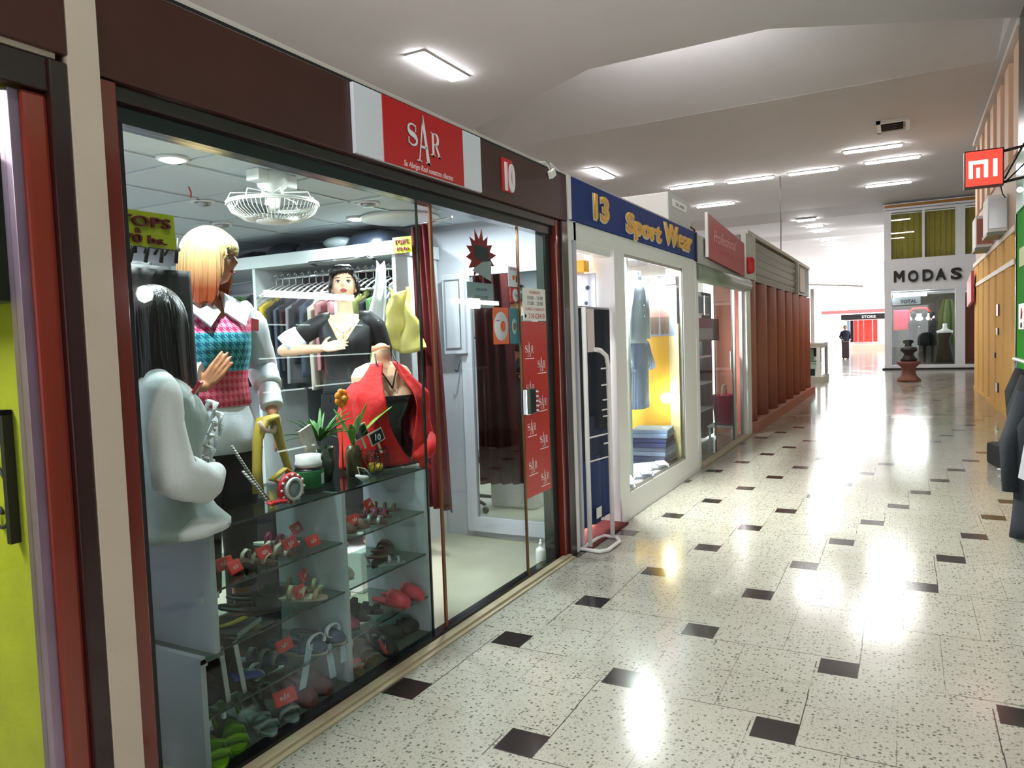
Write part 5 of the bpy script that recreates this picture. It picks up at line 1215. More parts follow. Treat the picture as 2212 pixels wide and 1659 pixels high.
b = MB(); sleeve(b, [(-.135,.01,1.41),(-.20,.02,1.34),(-.285,.035,1.17),(-.22,-.09,1.135),(-.17,-.125,1.14)], [.055,.068,.070,.066,.050], seed=1)
o = b.build('sleeve', M['whiteshirt'], bl, world=False)
b = MB(); sleeve(b, [(.135,.01,1.41),(.20,.02,1.34),(.255,.05,1.15),(.235,-.04,1.06)], [.055,.070,.072,.060], seed=2); o = b.build('sleeve', M['whiteshirt'], bl, world=False)
def smock(mb, a, b_, r):
    a, b_ = Vector(a), Vector(b_); P = [a.lerp(b_, k/12) for k in range(13)]; mb.tube(P, [r*(1.0+.10*(k % 2)) for k in range(13)], 20); return mb
b = MB(); smock(b, (-.185,-.115,1.138), (-.128,-.165,1.132), .050); smock(b, (.236,-.035,1.065), (.219,-.09,.975), .046); b.build('smocked_cuff', M['whiteshirt'], bl, world=False)
b = MB()
for s_ in (-1,1):
    b.prism([(s_*.066,.03,1.485),(s_*.045,-.050,1.468),(s_*.010,-.118,1.385),(s_*.075,-.160,1.325),(s_*.140,-.092,1.405),(s_*.118,.0,1.450)], (0,-.006,.006))
b.build('collar', M['whiteshirt'], bl, world=False)
b = MB(); b.obox((.105,-.185,1.335),(.055,.003,.048),(0,.12,.5)); b.build('red_tag', M['red'], bl, world=False)
b = MB(); b.tube([(s_x,.0,z) for s_x, z in ((-.08,.88),(-.085,.66),(-.082,.2))],[.098,.088,.062],18); b.tube([(.08,0,.88),(.085,0,.66),(.082,0,.2)],[.098,.088,.062],18); b.rings([ell(0,.005,z,rx,ry) for z, rx, ry in ((.80,.165,.115),(.86,.176,.120),(.89,.172,.116))]); b.build('black_trousers', M['blackcloth'], bl, world=False)
t = thing('display_pedestal', 'low black pedestal under the blonde mannequin', 'pedestal', (-2.70,2.27,0))
b = MB(); b.box((-2.92,2.07,.013),(-2.60,2.47,.238), bev=.01); b.build('block', M['black'], t)

# ---- dark haired mannequin
A2 = [(-1, (-.40,.02,1.23), (-.13,-.17,1.235), (.93,-.12,.16), (-.1,-1,.35)), (1, (.215,.12,1.16), (.06,.15,1.03), (-1,.1,-.3), (0,1,0))]
dk, dkb, hm2 = body('mannequin', 'short black haired mannequin with bare chest and low black top', (-3.12,3.66,.26), -58, A2, M['skinlight'], head=(6, 14), scale=1.0)
b = MB(); hair_shell(b, -.088, 74, .014, seed=5, fringe=.196); on_head('hair', b, M['blackhair'] if 'blackhair' in M else M.setdefault('blackhair', mat('glossy_black_hair', (14,13,16), .28, bump=.5, bscale=70, stretch=(2,2,.1))), dk, hm2)
b = MB()
for k in range(26):
    u = k/25; x0 = -.02+.05*u; x1 = -.078+.152*u; zt = .150+.030*math.sin(u*PI)*.4+.022*u+(.008 if k % 3 else 0)
    b.tube([(x0,-.05,.238),(x0*.5+x1*.5-.006,-.092+abs(x1)*.15,.212),(x1*.9-.004,-.106+abs(x1)*.35,.186),(x1-.010,-.108+abs(x1)*.5,zt)],[.008,.011,.008,.0015],6)
on_head('fringe', b, M['blackhair'], dk, hm2)
b = MB(); garment(b, [(.90,.175,.12,.0),(1.0,.152,.106,0),(1.08,.126,.092,0),(1.16,.136,.098,0),(1.22,.152,.120,0),(1.265,.162,.124,0),(1.31,.167,.122,0),(1.36,.176,.112,.003),(1.40,.165,.090,.006),(1.425,.140,.078,.008),(1.435,.115,.068,.01)], bust=.060, wr=.004, vneck=.20, vw=.115, vbase=1.16); o = b.build('black_top', M['black'], dk, world=False); sd = o.modifiers.new('solid', 'SOLIDIFY'); sd.thickness = .004
b = MB(); b.tube([(-.09,.01,1.405),(-.13,.01,1.40),(-.20,.01,1.365),(-.29,.015,1.315)],[.058,.062,.062,.062],18); b.build('sleeve', M['black'], dk, world=False)
b = MB(); b.tube([(-.28,.015,1.325),(-.33,.012,1.29),(-.365,.01,1.255)],[.066,.080,.086],18); b.build('white_cuff', M['whiteshirt'], dk, world=False)
b = MB(); b.tube([(.09,.01,1.400),(.13,.01,1.40),(.178,.03,1.36),(.213,.10,1.22),(.21,.12,1.14)],[.066,.070,.070,.062,.054],18); b.build('sleeve', M['black'], dk, world=False)
b = MB(); b.tube([(.035*math.cos(a)*1.6,-.055-.06*abs(math.sin(a)),1.40-.07*abs(math.sin(a))) for a in [PI*k/12 for k in range(13)]],.0015,5); b.tube([(0,-.118,1.33),(0,-.135,1.28)],.0015,5); b.build('thin_necklace', M['copper'], dk, world=False)
b = MB(); garment(b, [(.10,.20,.17,.0),(.5,.19,.15,0),(.85,.180,.128,0),(.95,.172,.118,0)], bust=0, wr=.03); b.build('black_skirt', M['blackcloth'], dk, world=False)
t = thing('display_pedestal', 'low white pedestal under the short haired mannequin', 'pedestal', (-3.12,3.66,0))
b = MB(); b.box((-3.34,3.44,.013),(-2.9,3.88,.262), bev=.01); b.build('block', M['white'], t)

# ---- half mannequin in the white blouse at the left end of the counter
wb, wbb, hm3 = body('mannequin', 'black haired half mannequin in a white lace blouse on the counter end', (-2.345,1.725,.02), 62,
   [(-1, (-.235,.02,1.14), (-.13,-.13,1.08), (.8,.25,.15), (-.3,-.3,1)), (1, (.225,.03,1.14), (.13,-.13,1.08), (-.8,.25,.1), (0,-.3,1))], M['skin'], head=(38, 0), legs=False, scale=.985, zcut=.86)
wb.location.z = .012
b = MB(); hair_shell(b, .120, 52, .022, seed=8, fringe=.165, flare=.05); on_head('hair', b, M['blackhair'], wb, hm3)
M['sheer'] = mat('sheer_white_chiffon', (196,204,202), .75, bump=.3, bscale=30)
M['lace'] = mat('white_lace', (224,226,224), .8, bump=1.0, bscale=160)
b = MB(); garment(b, [(.865,.215,.185,-.02),(.875,.235,.20,-.02),(.90,.235,.20,-.02),(.95,.20,.165,-.01),(1.02,.175,.140,0),(1.10,.165,.132,0),(1.18,.168,.132,0),(1.26,.175,.132,0),(1.34,.180,.122,0),(1.40,.172,.098,.004),(1.43,.120,.078,.008)], bust=.05, wr=.02, seed=4); o = b.build('blouse', M['sheer'], wb, world=False); sd = o.modifiers.new('solid', 'SOLIDIFY'); sd.thickness = .004
b = MB(); sleeve(b, [(-.12,.01,1.420),(-.19,.015,1.385),(-.235,.02,1.26),(-.255,.0,1.11),(-.20,-.10,1.055),(-.13,-.165,1.085)], [.045,.066,.070,.078,.072,.034], seed=4, n=28); b.build('puffed_sleeve', M['sheer'], wb, world=False)
b = MB(); sleeve(b, [(.12,.01,1.420),(.19,.015,1.385),(.235,.02,1.26),(.255,.0,1.11),(.20,-.10,1.055),(.13,-.165,1.085)], [.045,.066,.070,.078,.072,.034], seed=5, n=28); b.build('puffed_sleeve', M['sheer'], wb, world=False)
b = MB()
for s_ in (-1,1):
    for k in range(8):
        z = 1.33-k*.042; y = -.150-.045*math.exp(-((z-1.27)/.08)**2)
        b.tube([(s_*.012,y,z),(s_*.045,y-.016,z-.008),(s_*.085,y-.006+.008,z-.045)],[.010,.013,.003],8, flat=.5)
b.build('ruffled_placket', M['lace'], wb, world=False)
b = MB()
for k in range(6):
    z = 1.32-k*.05; y = -.158-.045*math.exp(-((z-1.27)/.08)**2); b.cyl((0,y,z),(0,y-.006,z),.008,10)
b.build('button', M['plaster'], wb, world=False)
b = MB(); b.rings([ell(0,-.005,z,rx,ry,30,2) for z, rx, ry in ((1.355,.150,.128),(1.40,.130,.100),(1.445,.075,.066),(1.45,.072,.063))], cap=False); o = b.build('lace_yoke', M['lace'], wb, world=False); sd = o.modifiers.new('solid', 'SOLIDIFY'); sd.thickness = .004
b = MB(); b.obox((-.08,-.125,1.385),(.05,.012,.05),(.6,0,-.4), bev=.004); b.build('red_tag', M['red'], wb, world=False)

# ---- headless bust with the red shawl
rb, rbb, _ = body('display_bust', 'headless bust in a black corset wrapped in a bright red shawl', (-2.40,3.08,-.075), -30, [], M['skinlight'], legs=False, neck_top=1.50, zcut=.93, scale=1.03)
rb['category'] = 'bust'
M['redshawl'] = mat('bright_red_shawl', (206,24,22), .75, bump=.5, bscale=28, var=.15, vscale=10)
M['satin'] = mat('black_satin', (14,12,16), .2, spec=.8, bump=.3, bscale=25)
b = MB(); garment(b, [(.93,.172,.120,.0),(1.0,.152,.106,0),(1.08,.126,.092,0),(1.16,.136,.098,0),(1.24,.152,.114,0),(1.285,.162,.118,0)], bust=.052, wr=.008); o = b.build('black_corset', M['satin'], rb, world=False); sd = o.modifiers.new('solid', 'SOLIDIFY'); sd.thickness = .004
b = MB()
def shawl(side):
    def f(u, v):
        # u across the cloth, v down from the neck
        z = 1.45-.50*v*(1 if side < 0 else .98)-.02*u; sp = .06+.18*min(1, v*2.4)
        a = math.radians(200+u*118) if side < 0 else math.radians(340-u*118)
        if side < 0: a = math.radians(256+34*v-u*(140))
        else: a = math.radians(284+u*(115))
        fr = (.028+.02*v)
        open_ = .30*(1-abs(2*v-1))*.0
        rx, ry = .075+.135*min(1, v*3.2)+.03*v, .075+.085*min(1, v*2.2)
        w_ = 1+.05*math.sin(u*22+v*5)+.03*math.sin(u*9-v*11)
        yb = -.055*math.exp(-((z-1.27)/.08)**2)*math.exp(-((math.cos(a)*rx-side*.07)/.08)**2) if math.sin(a) < 0 else 0
        return (math.cos(a)*rx*w_, math.sin(a)*ry*w_+yb-.005, z)
    return f
for s_ in (-1,1):
    b.grid((lambda s_: (lambda u, v: shawl(s_)(u+.10*math.sin(v*PI)+.02, v)))(s_), 40, 26, thick=.006)
b.build('shawl', M['redshawl'], rb, world=False)
b = MB(); b.tube([(.20,-.06,1.05),(.17,-.13,1.0),(.12,-.17,.985),(.10,-.18,.95)],[.05,.045,.035,.02],14); b.ball((.115,-.175,.985),(.045,.035,.03),12)
for k in range(6): b.tube([(.115,-.175,.975),(.10+.012*k,-.19,.93-.008*(k % 3))],[.014,.006],6)
b.build('knot', M['redshawl'], rb, world=False)
b = MB(); b.tube([(-.045,-.03,1.49),(-.055,-.07,1.44),(0,-.125,1.32)],.004,6); b.tube([(.045,-.03,1.49),(.055,-.07,1.44),(0,-.125,1.32)],.004,6); b.build('halter_cord', M['black'], rb, world=False)
b = MB(); b.rings([ell(0,.002,z,r,r,20,2) for z, r in ((1.50,.046),(1.515,.047),(1.53,.044))]); b.build('neck_cap', M['skin'], rb, world=False)

# ---- person far down the hall beside the white counter
t = thing('person', 'person in a dark blue jacket and dark trousers standing far off by the counter', 'person', (-2.90,43.0,0), None, math.radians(20))
b = MB(); b.rings([ell(0,o_,z,rx,ry,18) for z, rx, ry, o_ in ((.82,.155,.11,0),(.95,.17,.12,0),(1.1,.15,.10,0),(1.3,.18,.12,0),(1.42,.15,.09,0),(1.46,.07,.06,0))]); b.limb([(0,0,1.42),(0,0,1.55)],[.055,.05],12); b.add(MB().rings(head_surface(20,16)), Matrix.Translation((0,0,1.5)))
for s_ in (-1,1):
    b.limb([(s_*.09,0,.86),(s_*.10,-.02,.48),(s_*.10,.02,.08)],[.09,.06,.04],10); b.limb([(s_*.10,.02,.05),(s_*.10,-.12,.03)],[.045,.03],8)
    b.limb([(s_*.17,0,1.38),(s_*.24,.03,1.12),(s_*.20,-.16,1.0)],[.055,.042,.03],10); hand(b,(s_*.20,-.16,1.0),(0,-1,-.2),(0,0,1),side=s_)
o = b.build('body', M['skin'], t, world=False); r_ = o.modifiers.new('remesh','REMESH'); r_.mode = 'VOXEL'; r_.voxel_size = .012; r_.use_smooth_shade = True
b = MB(); garment(b, [(.80,.20,.15,0),(.95,.19,.14,0),(1.1,.18,.13,0),(1.3,.20,.14,0),(1.42,.17,.11,0),(1.47,.09,.08,0)], n=24, bust=0)
for s_ in (-1,1): b.tube([(s_*.15,0,1.41),(s_*.25,.03,1.12),(s_*.205,-.13,1.01)],[.075,.062,.045],12)
b.build('jacket', M['navy'], t, world=False)
b = MB()
for s_ in (-1,1): b.tube([(s_*.09,0,.90),(s_*.10,-.02,.48),(s_*.10,.02,.07)],[.105,.080,.065],12)
b.build('trousers', M['blackcloth'], t, world=False)
b = MB(); hair_shell(b,-.06,70,.012,seed=2,n=24,m=10); c_ = b.build('hair', mat('greyish_yellow_hair', (120,110,60), .6), t, world=False); c_.location = (0,0,1.5)
t = thing('suitcase', 'dark plum suitcase standing beside the far person', 'suitcase', (-2.75,41.5,0)); b = MB(); b.box((-2.95,41.3,.06),(-2.60,41.6,.92), bev=.05); b.build('shell', mat('dark_plum_shell', (46,28,36), .4), t); b = MB(); b.tube([(-2.85,41.5,.92),(-2.85,41.5,1.1),(-2.7,41.5,1.1),(-2.7,41.5,.92)],.015,8); b.build('handle', M['black'], t)
for x in (-2.88,-2.67): b = MB(); b.ball((x,41.45,.035),.035,10); b.build('wheel', M['black'], t)
# ---------------------------------------------------------------- shop ten: fittings
M['shelfwhite'] = mat('pale_laminate', (190,196,204), .4)
t = thing('display_counter', 'white glass topped display counter with open shelves of shoes', 'display counter', (-2.36,2.4,.012))
for y, z0, z1 in ((1.775,.43,.868),(1.71,.012,.44),(2.47,.012,.868),(3.09,.012,.868)):
    b = MB(); b.box((-2.56,y-.011,z0),(-2.165,y+.011,z1)); b.build('side_panel', M['shelfwhite'], t)
b = MB(); b.box((-2.56,1.70,.415),(-2.165,1.80,.432)); b.box((-2.56,1.70,.012),(-2.16,3.10,.03)); b.build('base_board', mat('dull_green_board', (92,102,92), .5), t)
b = MB()
for y in (1.79,1.725,2.485,2.455,3.075):
    for z in (.625,.405,.185): b.box((-2.18,y-.006,z),(-2.166,y+.006,z+.022))
b.build('shelf_cleat', M['shelfwhite'], t)
b = MB(); b.box((-2.60,1.63,.870),(-2.165,3.12,.876)); b.build('glass_top', M['glassg'], t)
b = MB(); b.box((-2.168,1.63,.869),(-2.163,3.12,.877)); b.build('top_edge', M['edge'], t)
for y0, y1, zs in ((1.788,2.458,(.648,.43)),(1.722,2.458,(.208,)),(2.482,3.078,(.648,.43,.208))):
    for z in zs:
        b = MB(); b.box((-2.55,y0,z),(-2.175,y1,z+.005)); s_ = b.build('glass_shelf', M['glassg'], t)
        b = MB(); b.box((-2.175,y0,z-.001),(-2.170,y1,z+.006)); b.build('shelf_edge', M['edge'], s_)
t = thing('storage_chest', 'black cloth covered chest standing behind the shoe shelves', 'chest', (-2.78,1.9,0))
b = MB(); b.box((-2.98,1.50,.013),(-2.62,2.05,.86), bev=.02); b.build('body', M['black'], t)
t = thing('storage_chest', 'dark chest behind the right bay of the shoe shelves', 'chest', (-2.8,2.75,0))
b = MB(); b.box((-3.0,2.52,.013),(-2.62,2.84,.80), bev=.02); b.build('body', mat('very_dark_grey_cloth', (20,22,24), .8), t)

# ---- shoes: prototypes are laid out at the origin, toe towards +x, then copied
def sole(L_, W_, n=26, heel=.0):
    out = []
    for k in range(n):
        a = 2*PI*k/n; x = math.cos(a)*L_/2; y = math.sin(a)*W_/2*(.80+.20*math.cos(a-.5))
        out.append((x, y))
    return out
M['tagred'] = mat('red_price_tag', (214,44,36), .5)
SH = {}
def shoe_mat(k, c, **kw): M['shoe_'+k] = mat(k+'_shoe_material', c, .45, **kw); return M['shoe_'+k]
def sandal(m_up, m_sole, heel=.0, straps=3):
    t = thing('sandal', 'x', 'shoe', (0,0,0))
    b = MB(); o = sole(.235,.085)
    lo = [(x,y,max(0,(-x-.02))*heel*2.4) for x, y in o]; hi = [(x,y,z+.012) for x, y, z in lo]; b.rings([lo, hi], smooth=False)
    if heel: b.box((-.115,-.03,0),(-.06,.03,heel*.22))
    b.build('sole', m_sole, t, world=False)
    b = MB()
    for k in range(straps):
        x = .07-.055*k; w_ = .040-.004*k; h_ = .045+.008*k; z0 = max(0,-x-.02)*heel*2.4
        b.tube([(x,-w_,z0+.01),(x+.005,-w_*.8,z0+h_*.8),(x+.006,0,z0+h_),(x+.005,w_*.8,z0+h_*.8),(x,w_,z0+.01)],[.010]*5,8,flat=.35)
    if straps < 3: b.tube([(-.10,-.03,.03),(-.12,-.02,.07),(-.125,0,.078),(-.12,.02,.07),(-.10,.03,.03)],.006,8)
    b.build('strap', m_up, t, world=False); return t
def closed(m_up, m_sole, heel=.0, fluff=False):
    t = thing('shoe', 'x', 'shoe', (0,0,0))
    b = MB(); o = sole(.24,.085); b.rings([[(x,y,0) for x, y in o],[(x,y,.014) for x, y in o]], smooth=False); b.build('sole', m_sole, t, world=False)
    b = MB(); R_ = []
    for x, w_, h_ in ((.118,.012,.02),(.105,.030,.035),(.08,.040,.048),(.05,.042,.058),(.02,.041,.066),(.005,.040,.062)): R_.append([(x, math.cos(a)*w_, .012+max(0,math.sin(a))*h_) for a in [PI*k/12 for k in range(13)]]+[(x,w_*q,.012) for q in (-.5,.5)])
    b.rings(R_)
    if not fluff: b.tube([(.01,-.038,.03),(-.06,-.036,.04),(-.11,-.02,.052),(-.12,0,.056),(-.11,.02,.052),(-.06,.036,.04),(.01,.038,.03)],.014,8,flat=.6)
    b.build('upper', m_up, t, world=False); return t
shoe_mat('black',(16,16,18)); shoe_mat('beige',(196,176,136)); shoe_mat('brown',(92,62,44)); shoe_mat('gold',(150,136,92), metal=.5); shoe_mat('lime',(120,178,20)); shoe_mat('grey',(128,140,140)); shoe_mat('darkred',(92,20,22)); shoe_mat('pink',(226,44,72)); shoe_mat('blue',(58,76,104)); shoe_mat('magenta',(160,36,92)); shoe_mat('silver',(180,184,188), metal=.8); shoe_mat('navy',(28,34,84)); shoe_mat('cream',(226,220,200)); shoe_mat('clear',(200,190,170))
protos = {}
def get(kind, up, so, **kw):
    key = (kind.__name__, up, so, tuple(sorted(kw.items())))
    if key not in protos: protos[key] = [kind(M['shoe_'+up], M['shoe_'+so], **kw), False]
    return protos[key]
def put(kind, up, so, loc, rz, lab, grp, sc=1., tilt=None, **kw):
    p = get(kind, up, so, **kw)
    if not p[1]: r = p[0]; p[1] = True
    else: r = dup(p[0])
    r.location = loc; r.rotation_euler = (0, 0, rz) if tilt is None else (tilt[0], tilt[1], rz); r.scale = (sc,)*3; r['label'] = lab; r['group'] = grp
    return r
g_t, g_u, g_m, g_f = 'shoes on the top glass shelf', 'shoes on the middle glass shelf', 'shoes on the lower glass shelf', 'shoes on the counter floor'
zt, zu, zm, zf = .655, .437, .215, .031
# left bay
put(sandal,'clear','brown',(-2.30,2.08,zt),.25,'left sandal of the brown soled pair on the left top shelf',g_t,.9); put(sandal,'clear','brown',(-2.30,2.20,zt),.2,'right sandal of the brown soled pair on the left top shelf',g_t,.9)
put(sandal,'magenta','cream',(-2.42,2.32,zt),.4,'magenta strapped sandal at the back right of the left top shelf',g_t,.9)
put(closed,'black','brown',(-2.34,2.09,zu),1.0,'black closed shoe in the middle of the left middle shelf',g_u); put(closed,'black','brown',(-2.42,2.20,zu),1.2,'black closed shoe behind its pair on the left middle shelf',g_u)
put(sandal,'beige','clear',(-2.28,2.30,zu),.5,'beige bow sandal at the front of the left middle shelf',g_u); put(sandal,'beige','clear',(-2.38,2.39,zu),.6,'beige bow sandal against the white panel on the left middle shelf',g_u)
put(sandal,'grey','grey',(-2.36,2.02,zm),.3,'grey sandal at the back of the left lower shelf',g_m); put(sandal,'grey','blue',(-2.36,2.14,zm),.35,'grey blue soled sandal on the left lower shelf',g_m)
put(closed,'blue','clear',(-2.27,2.27,zm),.5,'slate blue shoe with pale ribbons at the front of the lower shelf',g_m); put(closed,'blue','clear',(-2.27,2.39,zm),.45,'slate blue shoe with pale ribbons against the white panel',g_m)
put(sandal,'lime','lime',(-2.25,1.80,zf),-.5,'bright lime green sandal nearest the wooden jamb',g_f,1.15,straps=2); put(sandal,'lime','lime',(-2.27,1.91,zf),-.6,'second bright lime green sandal beside the first',g_f,1.15,straps=2)
put(sandal,'grey','grey',(-2.25,2.02,zf),-.35,'grey thin strapped sandal beside the lime green pair',g_f,1.1,straps=2); put(sandal,'grey','grey',(-2.25,2.13,zf),-.3,'grey thin strapped sandal carrying a red letter tag',g_f,1.1,straps=2)
put(closed,'darkred','darkred',(-2.26,2.25,zf),-.3,'dark red shoe at the front of the left counter floor',g_f); put(closed,'darkred','darkred',(-2.28,2.35,zf),-.2,'dark red shoe beside the middle white panel',g_f); put(closed,'darkred','darkred',(-2.44,2.26,zf),.2,'dark red shoe behind the front pair on the counter floor',g_f)
# right bay
put(closed,'brown','cream',(-2.29,2.56,zt),.2,'brown loafer nearest the middle panel on the right top shelf',g_t,.85); put(closed,'brown','cream',(-2.29,2.65,zt),.15,'brown loafer second on the right top shelf',g_t,.85)
put(sandal,'silver','brown',(-2.28,2.76,zt),.4,'silver strapped sandal in the middle of the right top shelf',g_t,.85,straps=2); put(sandal,'magenta','darkred',(-2.34,2.88,zt),.3,'magenta sandal on the right top shelf',g_t,.85); put(sandal,'gold','brown',(-2.38,3.0,zt),.5,'gold beaded sandal at the right end of the top shelf',g_t,.85)
put(closed,'brown','black',(-2.30,2.88,zu),1.9,'brown patent shoe on the right middle shelf',g_u); put(closed,'brown','black',(-2.36,2.97,zu),2.0,'brown patent shoe behind its pair on the right middle shelf',g_u); put(sandal,'silver','silver',(-2.24,2.84,zu),.8,'silver buckle sandal at the front of the right middle shelf',g_u,.8,straps=2)
put(closed,'cream','cream',(-2.36,2.58,zu),.2,'pale pointed shoe at the left of the right middle shelf',g_u)
put(closed,'magenta','black',(-2.32,2.55,zm),.3,'dull magenta shoe at the left of the right lower shelf',g_m); put(sandal,'black','black',(-2.34,2.66,zm),.3,'black strappy sandal on the right lower shelf',g_m,heel=.25); put(sandal,'black','black',(-2.34,2.76,zm),.3,'second black strappy sandal on the right lower shelf',g_m,heel=.25)
put(closed,'pink','pink',(-2.28,2.91,zm),-.1,'bright pink red slipper at the right of the lower shelf',g_m,1.05,fluff=True); put(closed,'pink','pink',(-2.28,3.01,zm),.1,'bright pink red slipper beside the end panel',g_m,1.05,fluff=True)
put(closed,'navy','cream',(-2.42,2.56,zm),.2,'navy blue shoe at the back left of the right lower shelf',g_m)
put(sandal,'gold','gold',(-2.26,2.57,zf),-.4,'gold wedge sandal beside the middle panel on the counter floor',g_f,1.0,heel=.3); put(sandal,'gold','gold',(-2.27,2.68,zf),-.3,'gold wedge sandal second from the middle panel',g_f,1.0,heel=.3)
put(closed,'black','black',(-2.25,2.80,zf),-.4,'black ballet shoe in front on the right counter floor',g_f); put(closed,'black','black',(-2.33,2.88,zf),.9,'black ballet shoe pointing to the end panel',g_f); put(closed,'black','black',(-2.30,2.99,zf),1.1,'black ballet shoe nearest the end panel',g_f)
# red tags
def rtag(x, y, z, rz, lab, tilt=.5, sc=1.):
    t = thing('price_tag', lab, 'tag', (x,y,z), 'red price tags among the shoes', rz)
    b = MB(); b.obox((0,0,.022*sc),(.012,.07*sc,.042*sc),(0,-tilt,0), bev=.004); b.build('card', M['tagred'], t, world=False)
    b = MB(); sar(b, (.0085,-.02*sc,.010*sc), VY, VZ, VX, .026*sc, t=.0015); o = b.build('lettering', M['redletter'], t, world=False); o.rotation_euler = (0,-tilt*.0,0)
    return t
for a in ((-2.24,2.08,zt+.025,.2,'red letter tag on the left sandal of the left top shelf'),(-2.24,2.22,zt+.025,.1,'red letter tag on the right sandal of the left top shelf'),(-2.38,2.40,zt+.03,.3,'red letter tag near the white panel on the left top shelf'),(-2.24,2.35,zt,.1,'flat red letter tag in front on the left top shelf'),
          (-2.26,2.28,zu+.02,.2,'red letter tag in the middle of the left middle shelf'),(-2.33,2.38,zu+.05,.5,'orange red tag on the beige bow sandals'),(-2.24,2.16,zm+.06,0,'dull red tag on the left lower shelf'),(-2.19,2.10,zf+.06,-.2,'big red letter tag on the grey sandal at the counter floor'),
          (-2.24,2.62,zt+.03,.1,'red letter tag on the brown loafers'),(-2.30,2.80,zt+.06,.3,'bright red letter tag standing on the silver sandal'),(-2.22,2.56,zf,0,'flat red tag beside the gold wedge sandals'),(-2.20,2.74,zf+.02,.8,'narrow red tag in front of the black ballet shoe'),(-2.28,1.92,zt+.02,0,'dark red tag strip at the left end of the top shelf'),(-2.26,1.95,zt+.0,.3,'lower red tag at the left end of the top shelf')):
    rtag(*a, sc=1.4 if 'big' in a[4] else 1.15)
t = thing('ribbon_bow', 'pale ribbons with hanging ends tied on the slate blue shoes', 'ribbon', (-2.22,2.36,zm+.05))
b = MB()
for (x, y, z), L_, tl in (((-2.20,2.24,.27),.16,.5),((-2.185,2.33,.24),.15,-.15),((-2.185,2.43,.26),.13,.1)): b.prism([(x,y,z),(x+.004,y+.035,z),(x+.010,y+.035-tl*.12,z-L_),(x+.006,y-tl*.12,z-L_)], (.002,0,0))
b.build('ribbon_end', mat('pale_blue_ribbon', (176,200,214), .6), t)
b = MB(); b.tube([(-2.20,2.40+.04*math.cos(a),.28+.028*math.sin(a)) for a in [2*PI*k/14 for k in range(14)]],.012,6,flat=.3,closed=True); b.tube([(-2.20,2.30+.05*math.cos(a),.27+.03*math.sin(a)) for a in [2*PI*k/14 for k in range(14)]],.010,6,flat=.3,closed=True); b.build('loop', M['whiteshirt'], t)
for k, (y, tl) in enumerate(((1.83,.10),(1.90,.16))):
    t = thing('black_tray', ['dark tray leaning upright nearest the left side panel','second dark tray leaning beside the first'][k], 'tray', (-2.25,y,.216), 'dark trays leaning by the left panel')
    b = MB(); b.obox((-2.27,y,.325),(.13,.012,.21),(tl,0,0)); b.build('board', mat('dark_brown_board', (30,20,18), .4), t); b = MB(); b.obox((-2.20,y-.004,.325),(.006,.020,.215),(tl,0,0)); b.build('silver_rim', M['steel'], t)
t = thing('flat_tray', 'dark flat tray with yellow ribbon on the left middle shelf', 'tray', (-2.30,1.95,zu))
b = MB(); b.obox((-2.29,1.94,zu+.012),(.16,.17,.012),(0,0,.3)); b.build('board', M['black'], t); b = MB(); b.obox((-2.215,1.965,zu+.012),(.005,.17,.016),(0,0,.3)); b.build('silver_rim', M['steel'], t)
b = MB(); b.tube([(-2.31,1.88,zu+.024),(-2.27,1.93,zu+.03),(-2.25,1.98,zu+.04),(-2.27,2.0,zu+.03)],[.012,.016,.014,.008],8,flat=.4); b.build('yellow_ribbon', mat('yellow_ribbon_cloth', (176,160,40), .6), t)
t = thing('blue_cloth', 'dark clothes and a blue cloth heaped at the left end of the lower shelf', 'cloth', (-2.3,1.85,.216))
b = MB(); b.ball((-2.34,1.83,.27),(.11,.085,.06),18); b.ball((-2.28,1.79,.255),(.08,.06,.045),14); b.build('dark_heap', M['navy'], t)
b = MB(); b.grid(lambda u, v: (-2.36+.16*u, 1.88+.13*v, .225+.075*math.sin(u*2.4)*(1-v*.6)+.008*math.sin(u*9)), 14, 10, thick=.008); b.build('blue_fold', mat('royal_blue_cloth', (30,60,140), .7), t)

# ---- things on the counter top
zc = .8765
t = thing('supplement_jar', 'green and white jar with a white lid on the counter', 'jar', (-2.29,2.40,zc))
b = MB(); b.lathe([(.001,0),(.058,0),(.062,.008),(.062,.10),(.054,.112),(.001,.112)], (-2.29,2.40,zc), 28); b.build('jar_body', mat('black_jar_plastic', (22,24,24), .3), t)
b = MB(); b.lathe([(.0625,.028),(.0635,.03),(.0635,.098),(.0625,.10)], (-2.29,2.40,zc), 28); b.build('green_label', mat('green_label_print', (30,104,52), .4, var=.3, vscale=25), t)
b = MB(); b.lathe([(.001,.112),(.050,.112),(.058,.116),(.058,.135),(.054,.139),(.054,.165),(.001,.167)], (-2.29,2.40,zc), 28); b.build('lid', M['white'], t)
b = MB(); b.prism([(-2.29+.0642*math.cos(a),2.40+.0642*math.sin(a),zc+z) for a, z in ((.1,.04),(.5,.04),(.5,.085),(.1,.085))], (.001,0,0)); b.build('white_panel', M['paper'], t)
t = thing('tape_roll', 'white ringed roll with red and white polka dot ribbon on the counter', 'roll', (-2.24,2.22,zc))
b = MB(); b.tube([(-2.215,2.235+.042*math.cos(a),zc+.052+.042*math.sin(a)) for a in [2*PI*k/24 for k in range(24)]],.007,8,closed=True); b.build('white_ring', M['white'], t)
b = MB(); b.lathe([(.001,0),(.038,0),(.038,.004),(.001,.004)], (-2.222,2.235,zc+.052), 24, axis='x'); b.build('grey_face', mat('pale_grey_face', (150,160,164), .4), t)
b = MB(); b.tube([(-2.235,2.235+.058*math.cos(a),zc+.054+.052*math.sin(a)) for a in [2*PI*k/24 for k in range(24)]],.013,8,closed=True)
